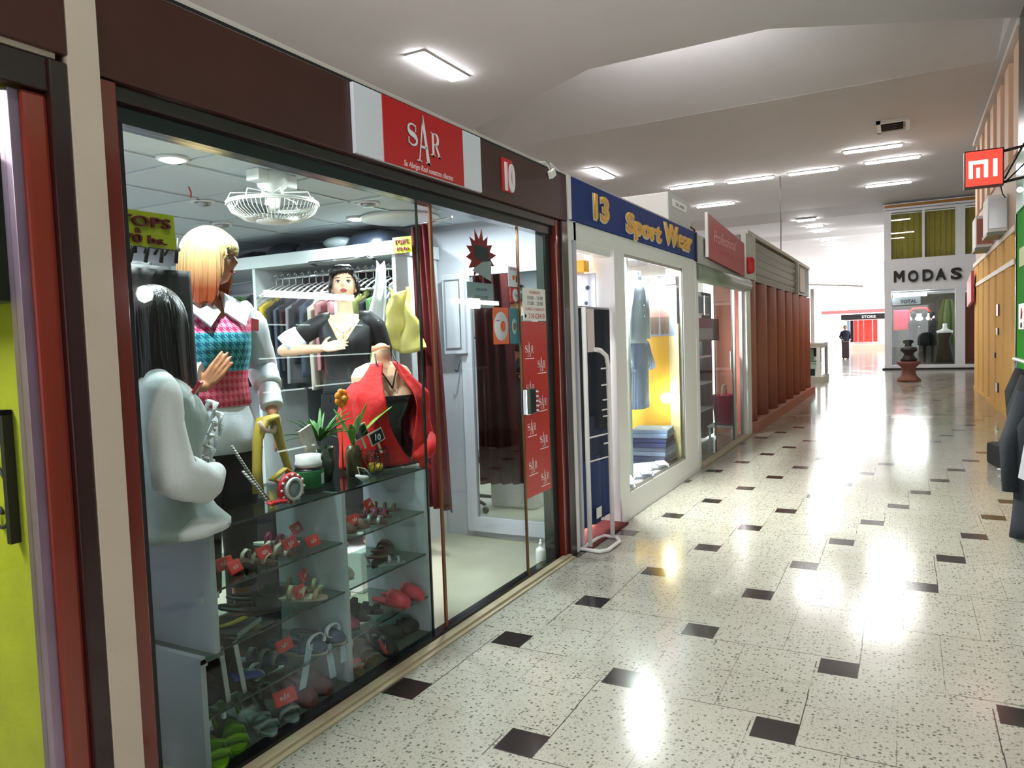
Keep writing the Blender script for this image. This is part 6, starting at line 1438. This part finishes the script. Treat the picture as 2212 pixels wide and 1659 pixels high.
for k in range(4): b.tube([(-2.235,2.20-.03*k,zc+.02),(-2.21,2.17-.02*k,zc+.014),(-2.21,2.15-.015*k,zc+.02)],[.012,.016,.010],8,flat=.4)
b.build('red_ribbon', mat('red_dotted_ribbon', (200,30,34), .5), t)
b = MB()
for k in range(12): a = 2*PI*k/12; b.ball((-2.222,2.235+.062*math.cos(a),zc+.054+.056*math.sin(a)),.006,8)
b.build('white_dot', M['white'], t)
b = MB(); b.tube([(-2.26,2.20,zc+.08),(-2.26,2.16,zc+.10),(-2.27,2.24,zc+.13),(-2.26,2.29,zc+.10)],[.014,.020,.018,.010],8,flat=.4); b.build('yellow_bow', mat('mustard_bow', (176,150,40), .6), t)
M['snake'] = striped('grey_white_zigzag_strap', (60,56,50), (206,202,190), 30, 2)
for k, (pts, lab) in enumerate((([(-2.33,2.03,1.13),(-2.31,2.06,1.06),(-2.28,2.09,.98),(-2.25,2.13,.90)],'long black and white patterned strap leaning on the counter'),([(-2.30,2.05,1.03),(-2.27,2.08,.97),(-2.25,2.11,.91),(-2.24,2.14,.885)],'short grey patterned strap in front of the long one'))):
    t = thing('patterned_strap', lab, 'strap', (-2.27,2.09,zc), 'patterned straps on the counter'); b = MB(); b.tube(pts,[.012,.014,.014,.012],10,flat=.45); b.build('strap_body', M['snake'], t)
t = thing('handbag', 'mustard yellow handbag hanging open behind the green jar', 'handbag', (-2.42,2.30,.93))
b = MB(); b.tube([(-2.40,2.215,.90),(-2.41,2.225,1.0),(-2.42,2.245,1.12),(-2.42,2.28,1.20),(-2.41,2.33,1.21),(-2.41,2.36,1.10),(-2.40,2.39,.98),(-2.39,2.40,.90)],[.030,.026,.028,.040,.040,.026,.022,.026],12,flat=.5); b.build('bag_body', mat('mustard_leather', (176,152,36), .5, bump=.2, bscale=40), t)
b = MB(); b.tube([(-2.40,2.24,1.20),(-2.39,2.26,1.16),(-2.39,2.31,1.15),(-2.40,2.34,1.19)],.010,8); b.build('buckle_handle', M['beige'], t)
t = thing('cosmetic_stand', 'cream patterned card pack propped above the jar', 'card', (-2.34,2.42,1.04))
b = MB(); b.obox((-2.34,2.46,1.095),(.012,.075,.12),(.35,0,0)); b.build('pack', mat('cream_plaid_card', (196,190,176), .5, var=.4, vscale=60), t)
t = thing('glass_tumbler', 'small dark tumbler supporting the patterned card', 'tumbler', (-2.36,2.45,zc)); b = MB(); b.lathe([(.001,0),(.035,0),(.042,.15),(.038,.15),(.001,.01)], (-2.36,2.46,zc), 18); b.build('cup', mat('dark_green_glaze', (26,50,36), .2), t)
t = thing('potted_plant', 'green leafed plant in a smoky glass pot behind the jar', 'plant', (-2.42,2.62,zc))
b = MB(); b.lathe([(.001,0),(.055,0),(.068,.16),(.062,.16),(.05,.01),(.001,.01)], (-2.42,2.62,zc), 20); b.build('pot', mat('smoky_green_pot', (60,72,56), .2), t)
M['leaf'] = mat('green_leaf', (64,122,48), .4, var=.3, vscale=20); M['leaflight'] = mat('pale_green_leaf', (122,176,76), .35, var=.2, vscale=30)
def leafshape(mb, base, tip, w_, sag=.0, n=8):
    base, tip = Vector(base), Vector(tip); d = tip-base; sd = d.cross(VZ).normalized() if abs(d.normalized().z) < .95 else VY
    mb.grid(lambda u, v: base+d*u+sd*((v-.5)*w_*math.sin(PI*min(1, u*.92+.06))**.8)+VZ*(.25*d.length*math.sin(u*PI)*sag-.12*w_*(1-abs(v-.5)*2)), n, 4, thick=.0015)
b = MB(); rr = random.Random(6)
for k in range(46):
    a = rr.uniform(0,2*PI); e = rr.uniform(.0,.8); L_ = rr.uniform(.10,.19); c = Vector((-2.42,2.62,zc+.19)); d = Vector((math.cos(a)*math.cos(e),math.sin(a)*math.cos(e),math.sin(e)))
    leafshape(b, c, c+d*L_+VZ*.02, rr.uniform(.010,.02), .35)
b.build('foliage', M['leaf'], t)
t = thing('wire_basket', 'black wire basket with a glass bulb and yellow pieces on the counter', 'basket', (-2.32,2.86,zc))
b = MB()
for k in range(18):
    a = 2*PI*k/18; b.tube([(-2.32+r*math.cos(a),2.86+r*math.sin(a),zc+z) for r, z in ((.04,.004),(.065,.02),(.085,.055),(.088,.09),(.08,.125))],.0018,5)
for r, z in ((.04,.004),(.088,.09),(.08,.125)): b.tube([(-2.32+r*math.cos(a),2.86+r*math.sin(a),zc+z) for a in [2*PI*k/24 for k in range(24)]],.0024,5,closed=True)
b.build('wire', M['black'], t)
t = thing('glass_bulb', 'round clear glass bulb lying in the wire basket', 'glass bulb', (-2.32,2.87,zc+.03)); b = MB(); b.ball((-2.32,2.87,zc+.075),.042,18); b.build('bulb', glass('clear_bulb_glass', (230,228,210), base=.12), t)
for k, (dx, dy) in enumerate(((.03,-.03),(.035,.02),(-.02,.03))):
    t = thing('yellow_piece', ['yellow lump at the left in the wire basket','yellow lump at the front of the wire basket','yellow lump at the back of the wire basket'][k], 'trinket', (-2.32+dx,2.86+dy,zc+.01), 'yellow pieces in the wire basket'); b = MB(); b.ball((-2.32+dx,2.86+dy,zc+.032),(.020,.024,.020),10); b.build('lump', mat('yellow_stone_%d' % k, (206,174,50), .3), t)
def chalkboard(loc, rz, lab, num=None):
    t = thing('chalkboard_tag', lab, 'tag', loc, 'little chalkboard tags above the wire basket', rz)
    b = MB(); b.obox((0,0,0),(.006,.085,.065),(.35,0,0)); b.build('frame', M['cream'], t, world=False); b = MB(); b.obox((.004,0,0),(.003,.072,.052),(.35,0,0)); b.build('slate', M['black'], t, world=False)
    b = MB(); b.obox((0,.018,-.055),(.006,.010,.06),(.35,0,0)); b.build('stick', M['cream'], t, world=False)
    if num: text('number', num, Vector(loc)+Vector((.0065,-.020,-.016)), .042, M['paper'], t, 'x', .0004, .001, rot=(PI/2+.0,.0,PI/2))
    return t
chalkboard((-2.28,2.86,1.06), -.25, 'small chalkboard tag marked ten above the wire basket', '10')
chalkboard((-2.33,2.80,1.09), -.25, 'small blank chalkboard tag behind the marked one')
t = thing('leafy_sprig', 'sprig of broad green leaves rising beside the chalkboard tags', 'plant', (-2.36,2.78,zc))
b = MB(); b.lathe([(.001,0),(.03,0),(.036,.02),(.04,.10),(.030,.15),(.001,.15)], (-2.36,2.78,zc), 16); b.build('vase', mat('olive_brown_vase', (84,74,40), .3), t)
b = MB(); c = (-2.36,2.78,zc+.15)
for tip, w_ in (((-2.24,2.94,1.20),.05),((-2.28,2.80,1.23),.042),((-2.30,2.70,1.14),.036),((-2.40,2.70,1.21),.05),((-2.28,2.74,1.18),.035)): leafshape(b, c, tip, w_, .25)
b.tube([c,(-2.34,2.80,1.10)],.003,6); b.build('leaves', M['leaflight'], t)
t = thing('orange_flower', 'orange and yellow flower cluster beside the red shawl', 'flower', (-2.42,2.76,1.2)); b = MB()
for k in range(7): a = 2*PI*k/7; b.ball((-2.40,2.76+.028*math.cos(a),1.255+.028*math.sin(a)),(.012,.020,.020),8)
b.tube([(-2.40,2.76,1.24),(-2.41,2.76,1.1),(-2.42,2.77,zc)],.004,6); b.build('petals', mat('orange_petal', (232,130,30), .5), t); b = MB(); b.ball((-2.385,2.76,1.255),.014,8); b.build('centre', mat('brown_yellow_centre', (190,150,40), .5), t)
t = thing('white_trinket', 'white curved trinket with cord on the counter by the basket', 'trinket', (-2.26,2.70,zc)); b = MB(); b.tube([(-2.25,2.66,zc+.03),(-2.235,2.69,zc+.012),(-2.24,2.73,zc+.010)],[.006,.015,.008],10); b.build('shell', M['white'], t); b = MB(); b.tube([(-2.26,2.70,zc+.02),(-2.28,2.71,zc+.06),(-2.27,2.75,zc+.045),(-2.26,2.78,zc+.01)],.003,6); b.build('cord', M['cream'], t)

# ---- ceiling fan
t = thing('ceiling_fan', 'white caged orbit fan hanging from the shop ceiling', 'fan', (-2.86,2.84,2.40)); FX, FY, FZ = -2.86, 2.84, 2.40
b = MB(); b.lathe([(.001,0),(.075,0),(.078,-.03),(.07,-.075),(.055,-.085),(.055,-.115),(.03,-.12),(.001,-.12)], (FX,FY,FZ), 24); b.box((FX-.05,FY+.05,FZ-.07),(FX+.05,FY+.13,FZ), bev=.008); b.box((FX-.045,FY-.13,FZ-.06),(FX+.045,FY-.06,FZ), bev=.01); b.build('motor_housing', M['whiteplas'], t)
b = MB()
R0 = .225
for z, r in ((-.155,R0),(-.165,R0*1.0),(-.245,.085)): b.tube([(FX+r*math.cos(a),FY+r*math.sin(a),FZ+z) for a in [2*PI*k/40 for k in range(40)]],.005,6,closed=True)
for k in range(60):
    a = 2*PI*k/60; b.tube([(FX+r*math.cos(a),FY+r*math.sin(a),FZ+z) for r, z in ((R0,-.16),(.205,-.20),(.15,-.235),(.085,-.246))],.0022,4)
for k in range(8):
    a = 2*PI*k/8+.2; b.tube([(FX+r*math.cos(a),FY+r*math.sin(a),FZ+z) for r, z in ((R0,-.158),(.205,-.115),(.05,-.105))],.0035,5)
b.build('cage', M['whiteplas'], t)
b = MB(); b.lathe([(.001,-.243),(.085,-.243),(.085,-.252),(.001,-.255)], (FX,FY,FZ), 24); b.lathe([(.001,-.11),(.03,-.11),(.032,-.20),(.001,-.205)], (FX,FY,FZ), 16); b.build('hub_cap', M['whiteplas'], t)
for k in range(3):
    a0 = 2*PI*k/3
    b = MB(); b.grid(lambda u, v: (FX+(.03+.16*u)*math.cos(a0+(v-.5)*1.1), FY+(.03+.16*u)*math.sin(a0+(v-.5)*1.1), FZ-.185+.03*(v-.5)), 6, 6, thick=.002); b.build('blade', mat('grey_fan_blade_%d' % k, (90,98,100), .4), t)

# ---- downlights
def downlight(x, y, lit, lab, r=.055):
    t = thing('downlight', lab, 'ceiling light', (x,y,2.40), 'round ceiling lights inside the clothing shop')
    b = MB(); b.lathe([(.001,2.399),(r+.018,2.399),(r+.016,2.388),(r,2.386),(r-.004,2.392),(.001,2.392)], (x,y,0), 24); b.build('rim', M['white'], t)
    b = MB(); b.lathe([(.001,2.390),(r-.006,2.390),(r*.7,2.380 if lit else 2.372),(.001,2.376 if lit else 2.366)], (x,y,0), 20); b.build('diffuser', mat('shop_downlight_glow', (245,250,255), .4, emis=22) if lit else M['steel'], t)
    if lit:
        l = bpy.data.lights.new('downlight_lamp', 'AREA'); l.shape = 'DISK'; l.size = r*1.8; l.energy = SHOP_LAMP; l.color = (.90,.97,1.0); o = bpy.data.objects.new('downlight_lamp', l); C.objects.link(o); o.parent = t; o.location = (0,0,-.035)
    return t
downlight(-2.99,2.36,True,'brightly lit round light nearest the top left glass corner')
downlight(-3.71,3.12,False,'unlit round ceiling light left of the fan')
downlight(-4.25,3.73,False,'small unlit round light farthest left of the fan')
downlight(-2.98,3.76,False,'unlit ring light to the right of the fan')
downlight(-4.0,2.2,True,'lit round light deep in the shop at the left'); downlight(-3.4,4.15,True,'lit round light near the clothes shelf'); downlight(-4.6,3.4,True,'lit round light over the hanging clothes'); downlight(-2.6,4.3,True,'lit round light over the white side wall'); downlight(-2.45,2.0,True,'lit round light above the blonde mannequin'); downlight(-2.5,3.2,True,'lit round light above the red shawl bust')
t = thing('round_ceiling_panel', 'large round white ceiling panel near the far end of the fan', 'ceiling panel', (-3.2,4.35,2.40)); b = MB(); b.lathe([(.001,2.398),(.27,2.398),(.28,2.385),(.26,2.375),(.24,2.388),(.001,2.390)], (-3.15,4.32,0), 40); b.build('rim', M['white'], t)
t = thing('ceiling_hook_thread', 'short red thread hanging from the shop ceiling', 'thread', (-3.42,2.79,2.40)); b = MB(); b.tube([(-3.42,2.79,2.392),(-3.415,2.80,2.36),(-3.42,2.80,2.335)],.004,5); b.build('thread', M['red'], t)

# ---- yellow price signs
M['signyellow'] = mat('fluorescent_yellow_card', (222,226,40), .5); M['signbrown'] = mat('dark_red_marker', (128,22,20), .5)
t = thing('price_sign', 'yellow card with red hand lettering beside the blonde head', 'sign', (-2.16,1.59,1.87))
b = MB(); b.prism([(-2.20,1.49,1.965),(-2.20,1.725,1.965),(-2.20,1.73,1.850),(-2.20,1.49,1.850)], (.002,0,0)); b.build('card', M['signyellow'], t)
text('lettering', 'TOPS', (-2.197,1.515,1.915), 1., M['signbrown'], t, 'x', .01, .010, width=.19, height=.033); text('lettering', 'a', (-2.197,1.575,1.893), .03, M['signbrown'], t, 'x', .0006, .001, width=.025, height=.016); text('lettering', '70 bs.', (-2.197,1.53,1.861), 1., M['signbrown'], t, 'x', .01, .010, width=.155, height=.027)
t = thing('price_sign', 'small yellow card with lettering clipped to the clothes shelf end', 'sign', (-3.12,4.29,2.14))
b = MB(); b.obox((-3.12,4.294,2.20),(.16,.006,.11),(0,.0,.0)); b.build('card', M['signyellow'], t)
text('lettering', 'TOPS', (-3.185,4.286,2.205), 1., M['signbrown'], t, 'y', .004, .02, width=.12, height=.034); text('lettering', '10 bs', (-3.17,4.286,2.16), 1., M['signbrown'], t, 'y', .004, .02, width=.10, height=.028)

# ---- clothes shelf unit along the side wall
t = thing('clothes_shelf_unit', 'long white wall unit with a clothes rail under its top board', 'shelf unit', (-4.1,4.6,.012))
b = MB(); b.box((-5.55,4.30,2.145),(-3.18,4.85,2.24), bev=.003); b.build('top_board', M['whitegl'], t)
for x in (-3.22,-4.60,-5.5):
    b = MB(); b.box((x-.015,4.32,.012),(x+.015,4.85,2.145)); b.build('upright', M['whitegl'], t)
b = MB(); b.box((-4.58,4.83,.012),(-3.24,4.85,2.1)); b.build('back_panel', mat('dark_back_panel', (42,44,50), .7), t)
b = MB(); b.cyl((-5.5,4.5,2.07),(-3.23,4.5,2.07),.014,10); b.build('clothes_rail', M['chrome'], t)
b = MB(); b.tube([(-3.9,4.28,2.12),(-3.9,4.20,2.13),(-3.35,4.20,2.13),(-3.35,4.28,2.12)],.010,8); b.build('front_rail', M['chrome'], t)
# clothes and hangers on the rail
hp = None
def hanger(loc, rz, lab, grp='white hangers on the clothes rail'):
    global hp
    if hp is None:
        t = thing('clothes_hanger', lab, 'hanger', (0,0,0), grp)
        b = MB(); b.tube([(.0,0,.0),(.018,0,.018),(.0,0,.032),(-.016,0,.016)][::-1]+[(0,0,-.02),(0,0,-.06)],.0035,6); b.tube([(-.19,0,-.15),(-.10,0,-.10),(0,0,-.06),(.10,0,-.10),(.19,0,-.15)],.006,6); b.tube([(-.19,0,-.15),(.19,0,-.15)],.004,6); b.build('hanger_frame', M['white'], t, world=False); hp = t; r = t
    else: r = dup(hp)
    r.location = loc; r.rotation_euler = (0,0,rz); r['label'] = lab; r['group'] = grp; return r
cl = [('dark_garment',(24,26,34)),('slate_garment',(60,70,84)),('cream_garment',(196,188,172)),('dusty_pink_garment',(176,120,124)),('olive_garment',(110,112,60)),('mustard_garment',(206,178,50)),('grey_garment',(120,122,128)),('wine_garment',(96,30,40)),('white_garment',(210,212,214)),('green_garment',(80,120,70))]
for n_, c_ in cl: M[n_] = mat(n_, c_, .85, bump=.2, bscale=80)
order = ['mustard','dark','slate','dark','grey','dark','slate','cream','dusty_pink','wine','dusty_pink','white','dark','olive','dark','green','slate','grey','white']
for k, nm in enumerate(order):
    x = -4.54+k*.071; lab = f'{nm.replace("_"," ")} garment number {k+1} from the left on the clothes rail'
    ords = ['first','second','third','fourth','fifth','sixth','seventh','eighth','ninth','tenth','eleventh','twelfth','thirteenth','fourteenth','fifteenth','sixteenth','seventeenth','eighteenth','nineteenth']
    lab = f'{nm.replace("_"," ")} garment, {ords[k]} from the left on the clothes rail'
    t = thing('hanging_garment', lab, 'clothes', (x,4.5,1.2), 'clothes hanging on the rail of the white unit')
    b = MB(); L_ = .55+.25*((k*7) % 5)/5
    def f(u, v, x=x, L_=L_, k=k):
        w_ = .40*(.35+.65*min(1, v*6)); return (x+.016*math.sin(u*11+k)*(.3+v)+.02*(v-.3)*math.sin(k*3.1), 4.50+(u-.5)*w_, 1.93-v*L_-.05*abs(u-.5)*2*(1-min(1,v*6)))
    b.grid(f, 16, 12, thick=.022); b.build('cloth', M[nm+'_garment'], t)
    hanger((x,4.5,2.075), PI/2, f'white hanger of the {ords[k]} garment on the clothes rail')
    if hp is None: pass
for o_ in list(bpy.data.objects):
    pass
# garments left of the upright, on the darker shelf
for k in range(4):
    x = -5.3+k*.17; t = thing('hanging_garment', ['dark garment first from the back wall in the left bay','dark garment second from the back wall in the left bay','green garment third in the left bay','dark garment beside the upright in the left bay'][k], 'clothes', (x,4.5,1.2), 'clothes in the left bay of the wall unit')
    b = MB(); b.grid(lambda u, v: (x+.02*math.sin(u*9+k), 4.50+(u-.5)*.38*(.35+.65*min(1,v*6)), 1.95-v*.75), 12, 10, thick=.03); b.build('cloth', M['green_garment' if k == 2 else 'dark_garment'], t)
# black bags on top
for k, (x, y, z, sx, sy, sz) in enumerate(((-4.45,4.55,2.30,.20,.16,.07),(-4.10,4.5,2.285,.16,.15,.05),(-3.55,4.55,2.31,.30,.18,.085),(-4.85,4.6,2.285,.16,.15,.05))):
    t = thing('cloth_bundle', ['dark bundle left on top of the white unit','low dark bundle in the middle on top of the white unit','large dark bundle at the right on top of the white unit','small dark bundle far left on top of the white unit'][k], 'bundle', (x,y,2.24), 'dark bundles on top of the white unit')
    b = MB(); rr = random.Random(k); ph = rr.random()*6
    R_ = []
    for i in range(9):
        v = i/8; zz = 2.242+v*sz*1.7*.95; r_ = math.sqrt(max(.01, 1-(v*1.02)**2.5)) if v < .99 else .1
        zz = min(zz, 2.388)
        R_.append([(x+sx*r_*math.cos(a)*(1+.15*math.sin(3*a+ph)+.06*math.sin(9*a)), y+sy*r_*math.sin(a), zz+.006*math.sin(5*a+ph)*(v > 0)) for a in [2*PI*j/22 for j in range(22)]])
    b.rings(R_); b.build('bundle', mat('dark_navy_plastic_%d' % k, (24,30,42), .35, bump=.5, bscale=14), t)
t = thing('plastic_bag', 'clear grey plastic bag between the dark bundles on the unit', 'bag', (-3.85,4.5,2.24)); b = MB(); b.ball((-3.84,4.48,2.295),(.13,.12,.05),16); b.build('bag', mat('grey_clear_plastic', (150,156,160), .2), t)
t = thing('yellow_bag', 'crumpled yellow bag hanging in front of the white unit', 'bag', (-3.10,4.22,1.5))
b = MB(); b.grid(lambda u, v: (-3.10+(u-.5)*(.18+.10*v)+.05*v+.012*math.sin(v*14), 4.20+.03*math.sin(u*9+v*6), 1.90-.42*v-.04*math.sin(u*PI)), 16, 16, thick=.03); b.build('bag_body', mat('pale_yellow_plastic', (196,184,104), .4, bump=.6, bscale=16), t)
t = thing('white_scarf', 'white crumpled cloth hanging from the end of the white unit', 'cloth', (-3.25,4.24,1.5))
b = MB(); b.grid(lambda u, v: (-3.27+(u-.5)*(.05+.14*v)-.03*v, 4.22+.03*math.sin(u*7+v*5), 2.10-.52*v-.06*math.sin(u*3)), 12, 16, thick=.012); b.build('cloth', M['white_garment'], t)
t = thing('red_curtain', 'tall dark red curtain hanging beside the white side wall', 'curtain', (-2.98,4.3,.3))
b = MB(); b.grid(lambda u, v: (-3.13+u*(.24+.10*v)+.01*math.sin(v*3), 4.42-.10*u+.03*math.sin(u*24), 2.33-2.0*v), 44, 10, thick=.006); b.build('cloth', mat('dark_red_velvet', (84,10,16), .9, bump=.15, bscale=60), t)
b = MB(); b.cyl((-3.2,4.42,2.345),(-2.7,4.30,2.345),.010,8); b.build('curtain_rod', M['chrome'], t)
# ---- side wall: mirror and white door leaf
t = thing('wall_mirror', 'tall wall mirror in a wide white frame on the side wall', 'mirror', (-2.55,4.84,.16))
b = MB(); b.box((-2.99,4.815,.06),(-2.90,4.855,2.05)); b.box((-2.20,4.815,.06),(-2.13,4.855,2.05)); b.box((-2.90,4.815,.06),(-2.20,4.855,.17)); b.box((-2.90,4.815,2.0),(-2.20,4.855,2.05)); b.build('frame', M['shopwall'], t)
mm = mat('mirror_silver', (200,204,204), .03, metal=1.0); b = MB(); b.box((-2.90,4.835,.17),(-2.20,4.85,2.0)); b.build('mirror_glass', mm, t)
t = thing('white_cupboard_door', 'white moulded cupboard door between the red curtain and the mirror', 'cupboard door', (-3.0,4.8,1.1))
b = MB(); b.box((-3.12,4.78,1.42),(-2.93,4.814,2.02), bev=.002); b.build('leaf', M['shopwall'], t)
b = MB()
for q in ((-3.10,-2.97,1.46,1.98),): b.box((q[0],4.772,q[2]),(q[0]+.006,4.78,q[3])); b.box((q[1],4.772,q[2]),(q[1]+.006,4.78,q[3])); b.box((q[0],4.772,q[2]),(q[1],4.78,q[2]+.006)); b.box((q[0],4.772,q[3]-.006),(q[1],4.78,q[3]))
b.build('moulding', M['steel'], t)
t = thing('wall_hook', 'small black hook on the white wall under the moulded door', 'hook', (-3.0,4.81,1.3)); b = MB(); b.tube([(-3.0,4.81,1.37),(-3.0,4.79,1.33),(-3.0,4.775,1.30),(-3.015,4.77,1.285),(-3.03,4.775,1.30)],.005,6); b.build('hook_wire', M['black'], t)
t = thing('office_chair', 'black office chair on castors reflected in the wall mirror', 'chair', (-3.50,4.03,.012), None, .4)
b = MB(); b.box((-.22,-.22,.43),(.22,.22,.50), bev=.03); b.build('seat', M['black'], t, world=False); b = MB(); b.box((-.20,.20,.56),(.20,.26,.95), bev=.03); b.box((-.03,.22,.45),(.03,.25,.6)); b.build('backrest', M['black'], t, world=False)
b = MB(); b.cyl((0,0,.10),(0,0,.44),.028,12); b.build('column', M['black'], t, world=False)
for k in range(5):
    a = 2*PI*k/5; b = MB(); b.tube([(0,0,.13),(.26*math.cos(a),.26*math.sin(a),.075)],[.022,.014],8); l_ = b.build('leg', M['black'], t, world=False); b = MB(); b.ball((.27*math.cos(a),.27*math.sin(a),.03),.03,10); b.build('castor', M['black'], l_, world=False)
# black bags hanging at the left edge
t = thing('black_clothes_cluster', 'black tops hanging in a cluster under the yellow card at the left jamb', 'clothes', (-2.5,1.6,1.4))
b = MB()
for k in range(3): cloth(b, (-2.64+.06*k,1.80+.04*k,1.86-.02*k), .30, .60, VY, .05, 3, seed=20+k, dn=VX)
b.build('black_cloth', M['black'], t)
b = MB()
for k in range(6): b.tube([(-2.56+.02*k,1.68+.05*k,1.84),(-2.55+.02*k,1.71+.045*k,1.93),(-2.54,1.74+.04*k,1.88)],.007,6)
b.cyl((-2.56,1.30,1.92),(-2.50,1.98,1.90),.008,8)
b.build('hanger_tip', M['black'], t)
t = thing('clear_bag', 'pale clear plastic bag hanging among the black tops', 'bag', (-2.4,1.60,1.45)); b = MB(); b.grid(lambda u, v: (-2.42+.01*math.sin(u*8), 1.68+(u-.5)*.10*(.3+v), 1.84-.42*v), 8, 12, thick=.004); b.build('film', mat('milky_plastic_film', (150,168,172), .25), t)
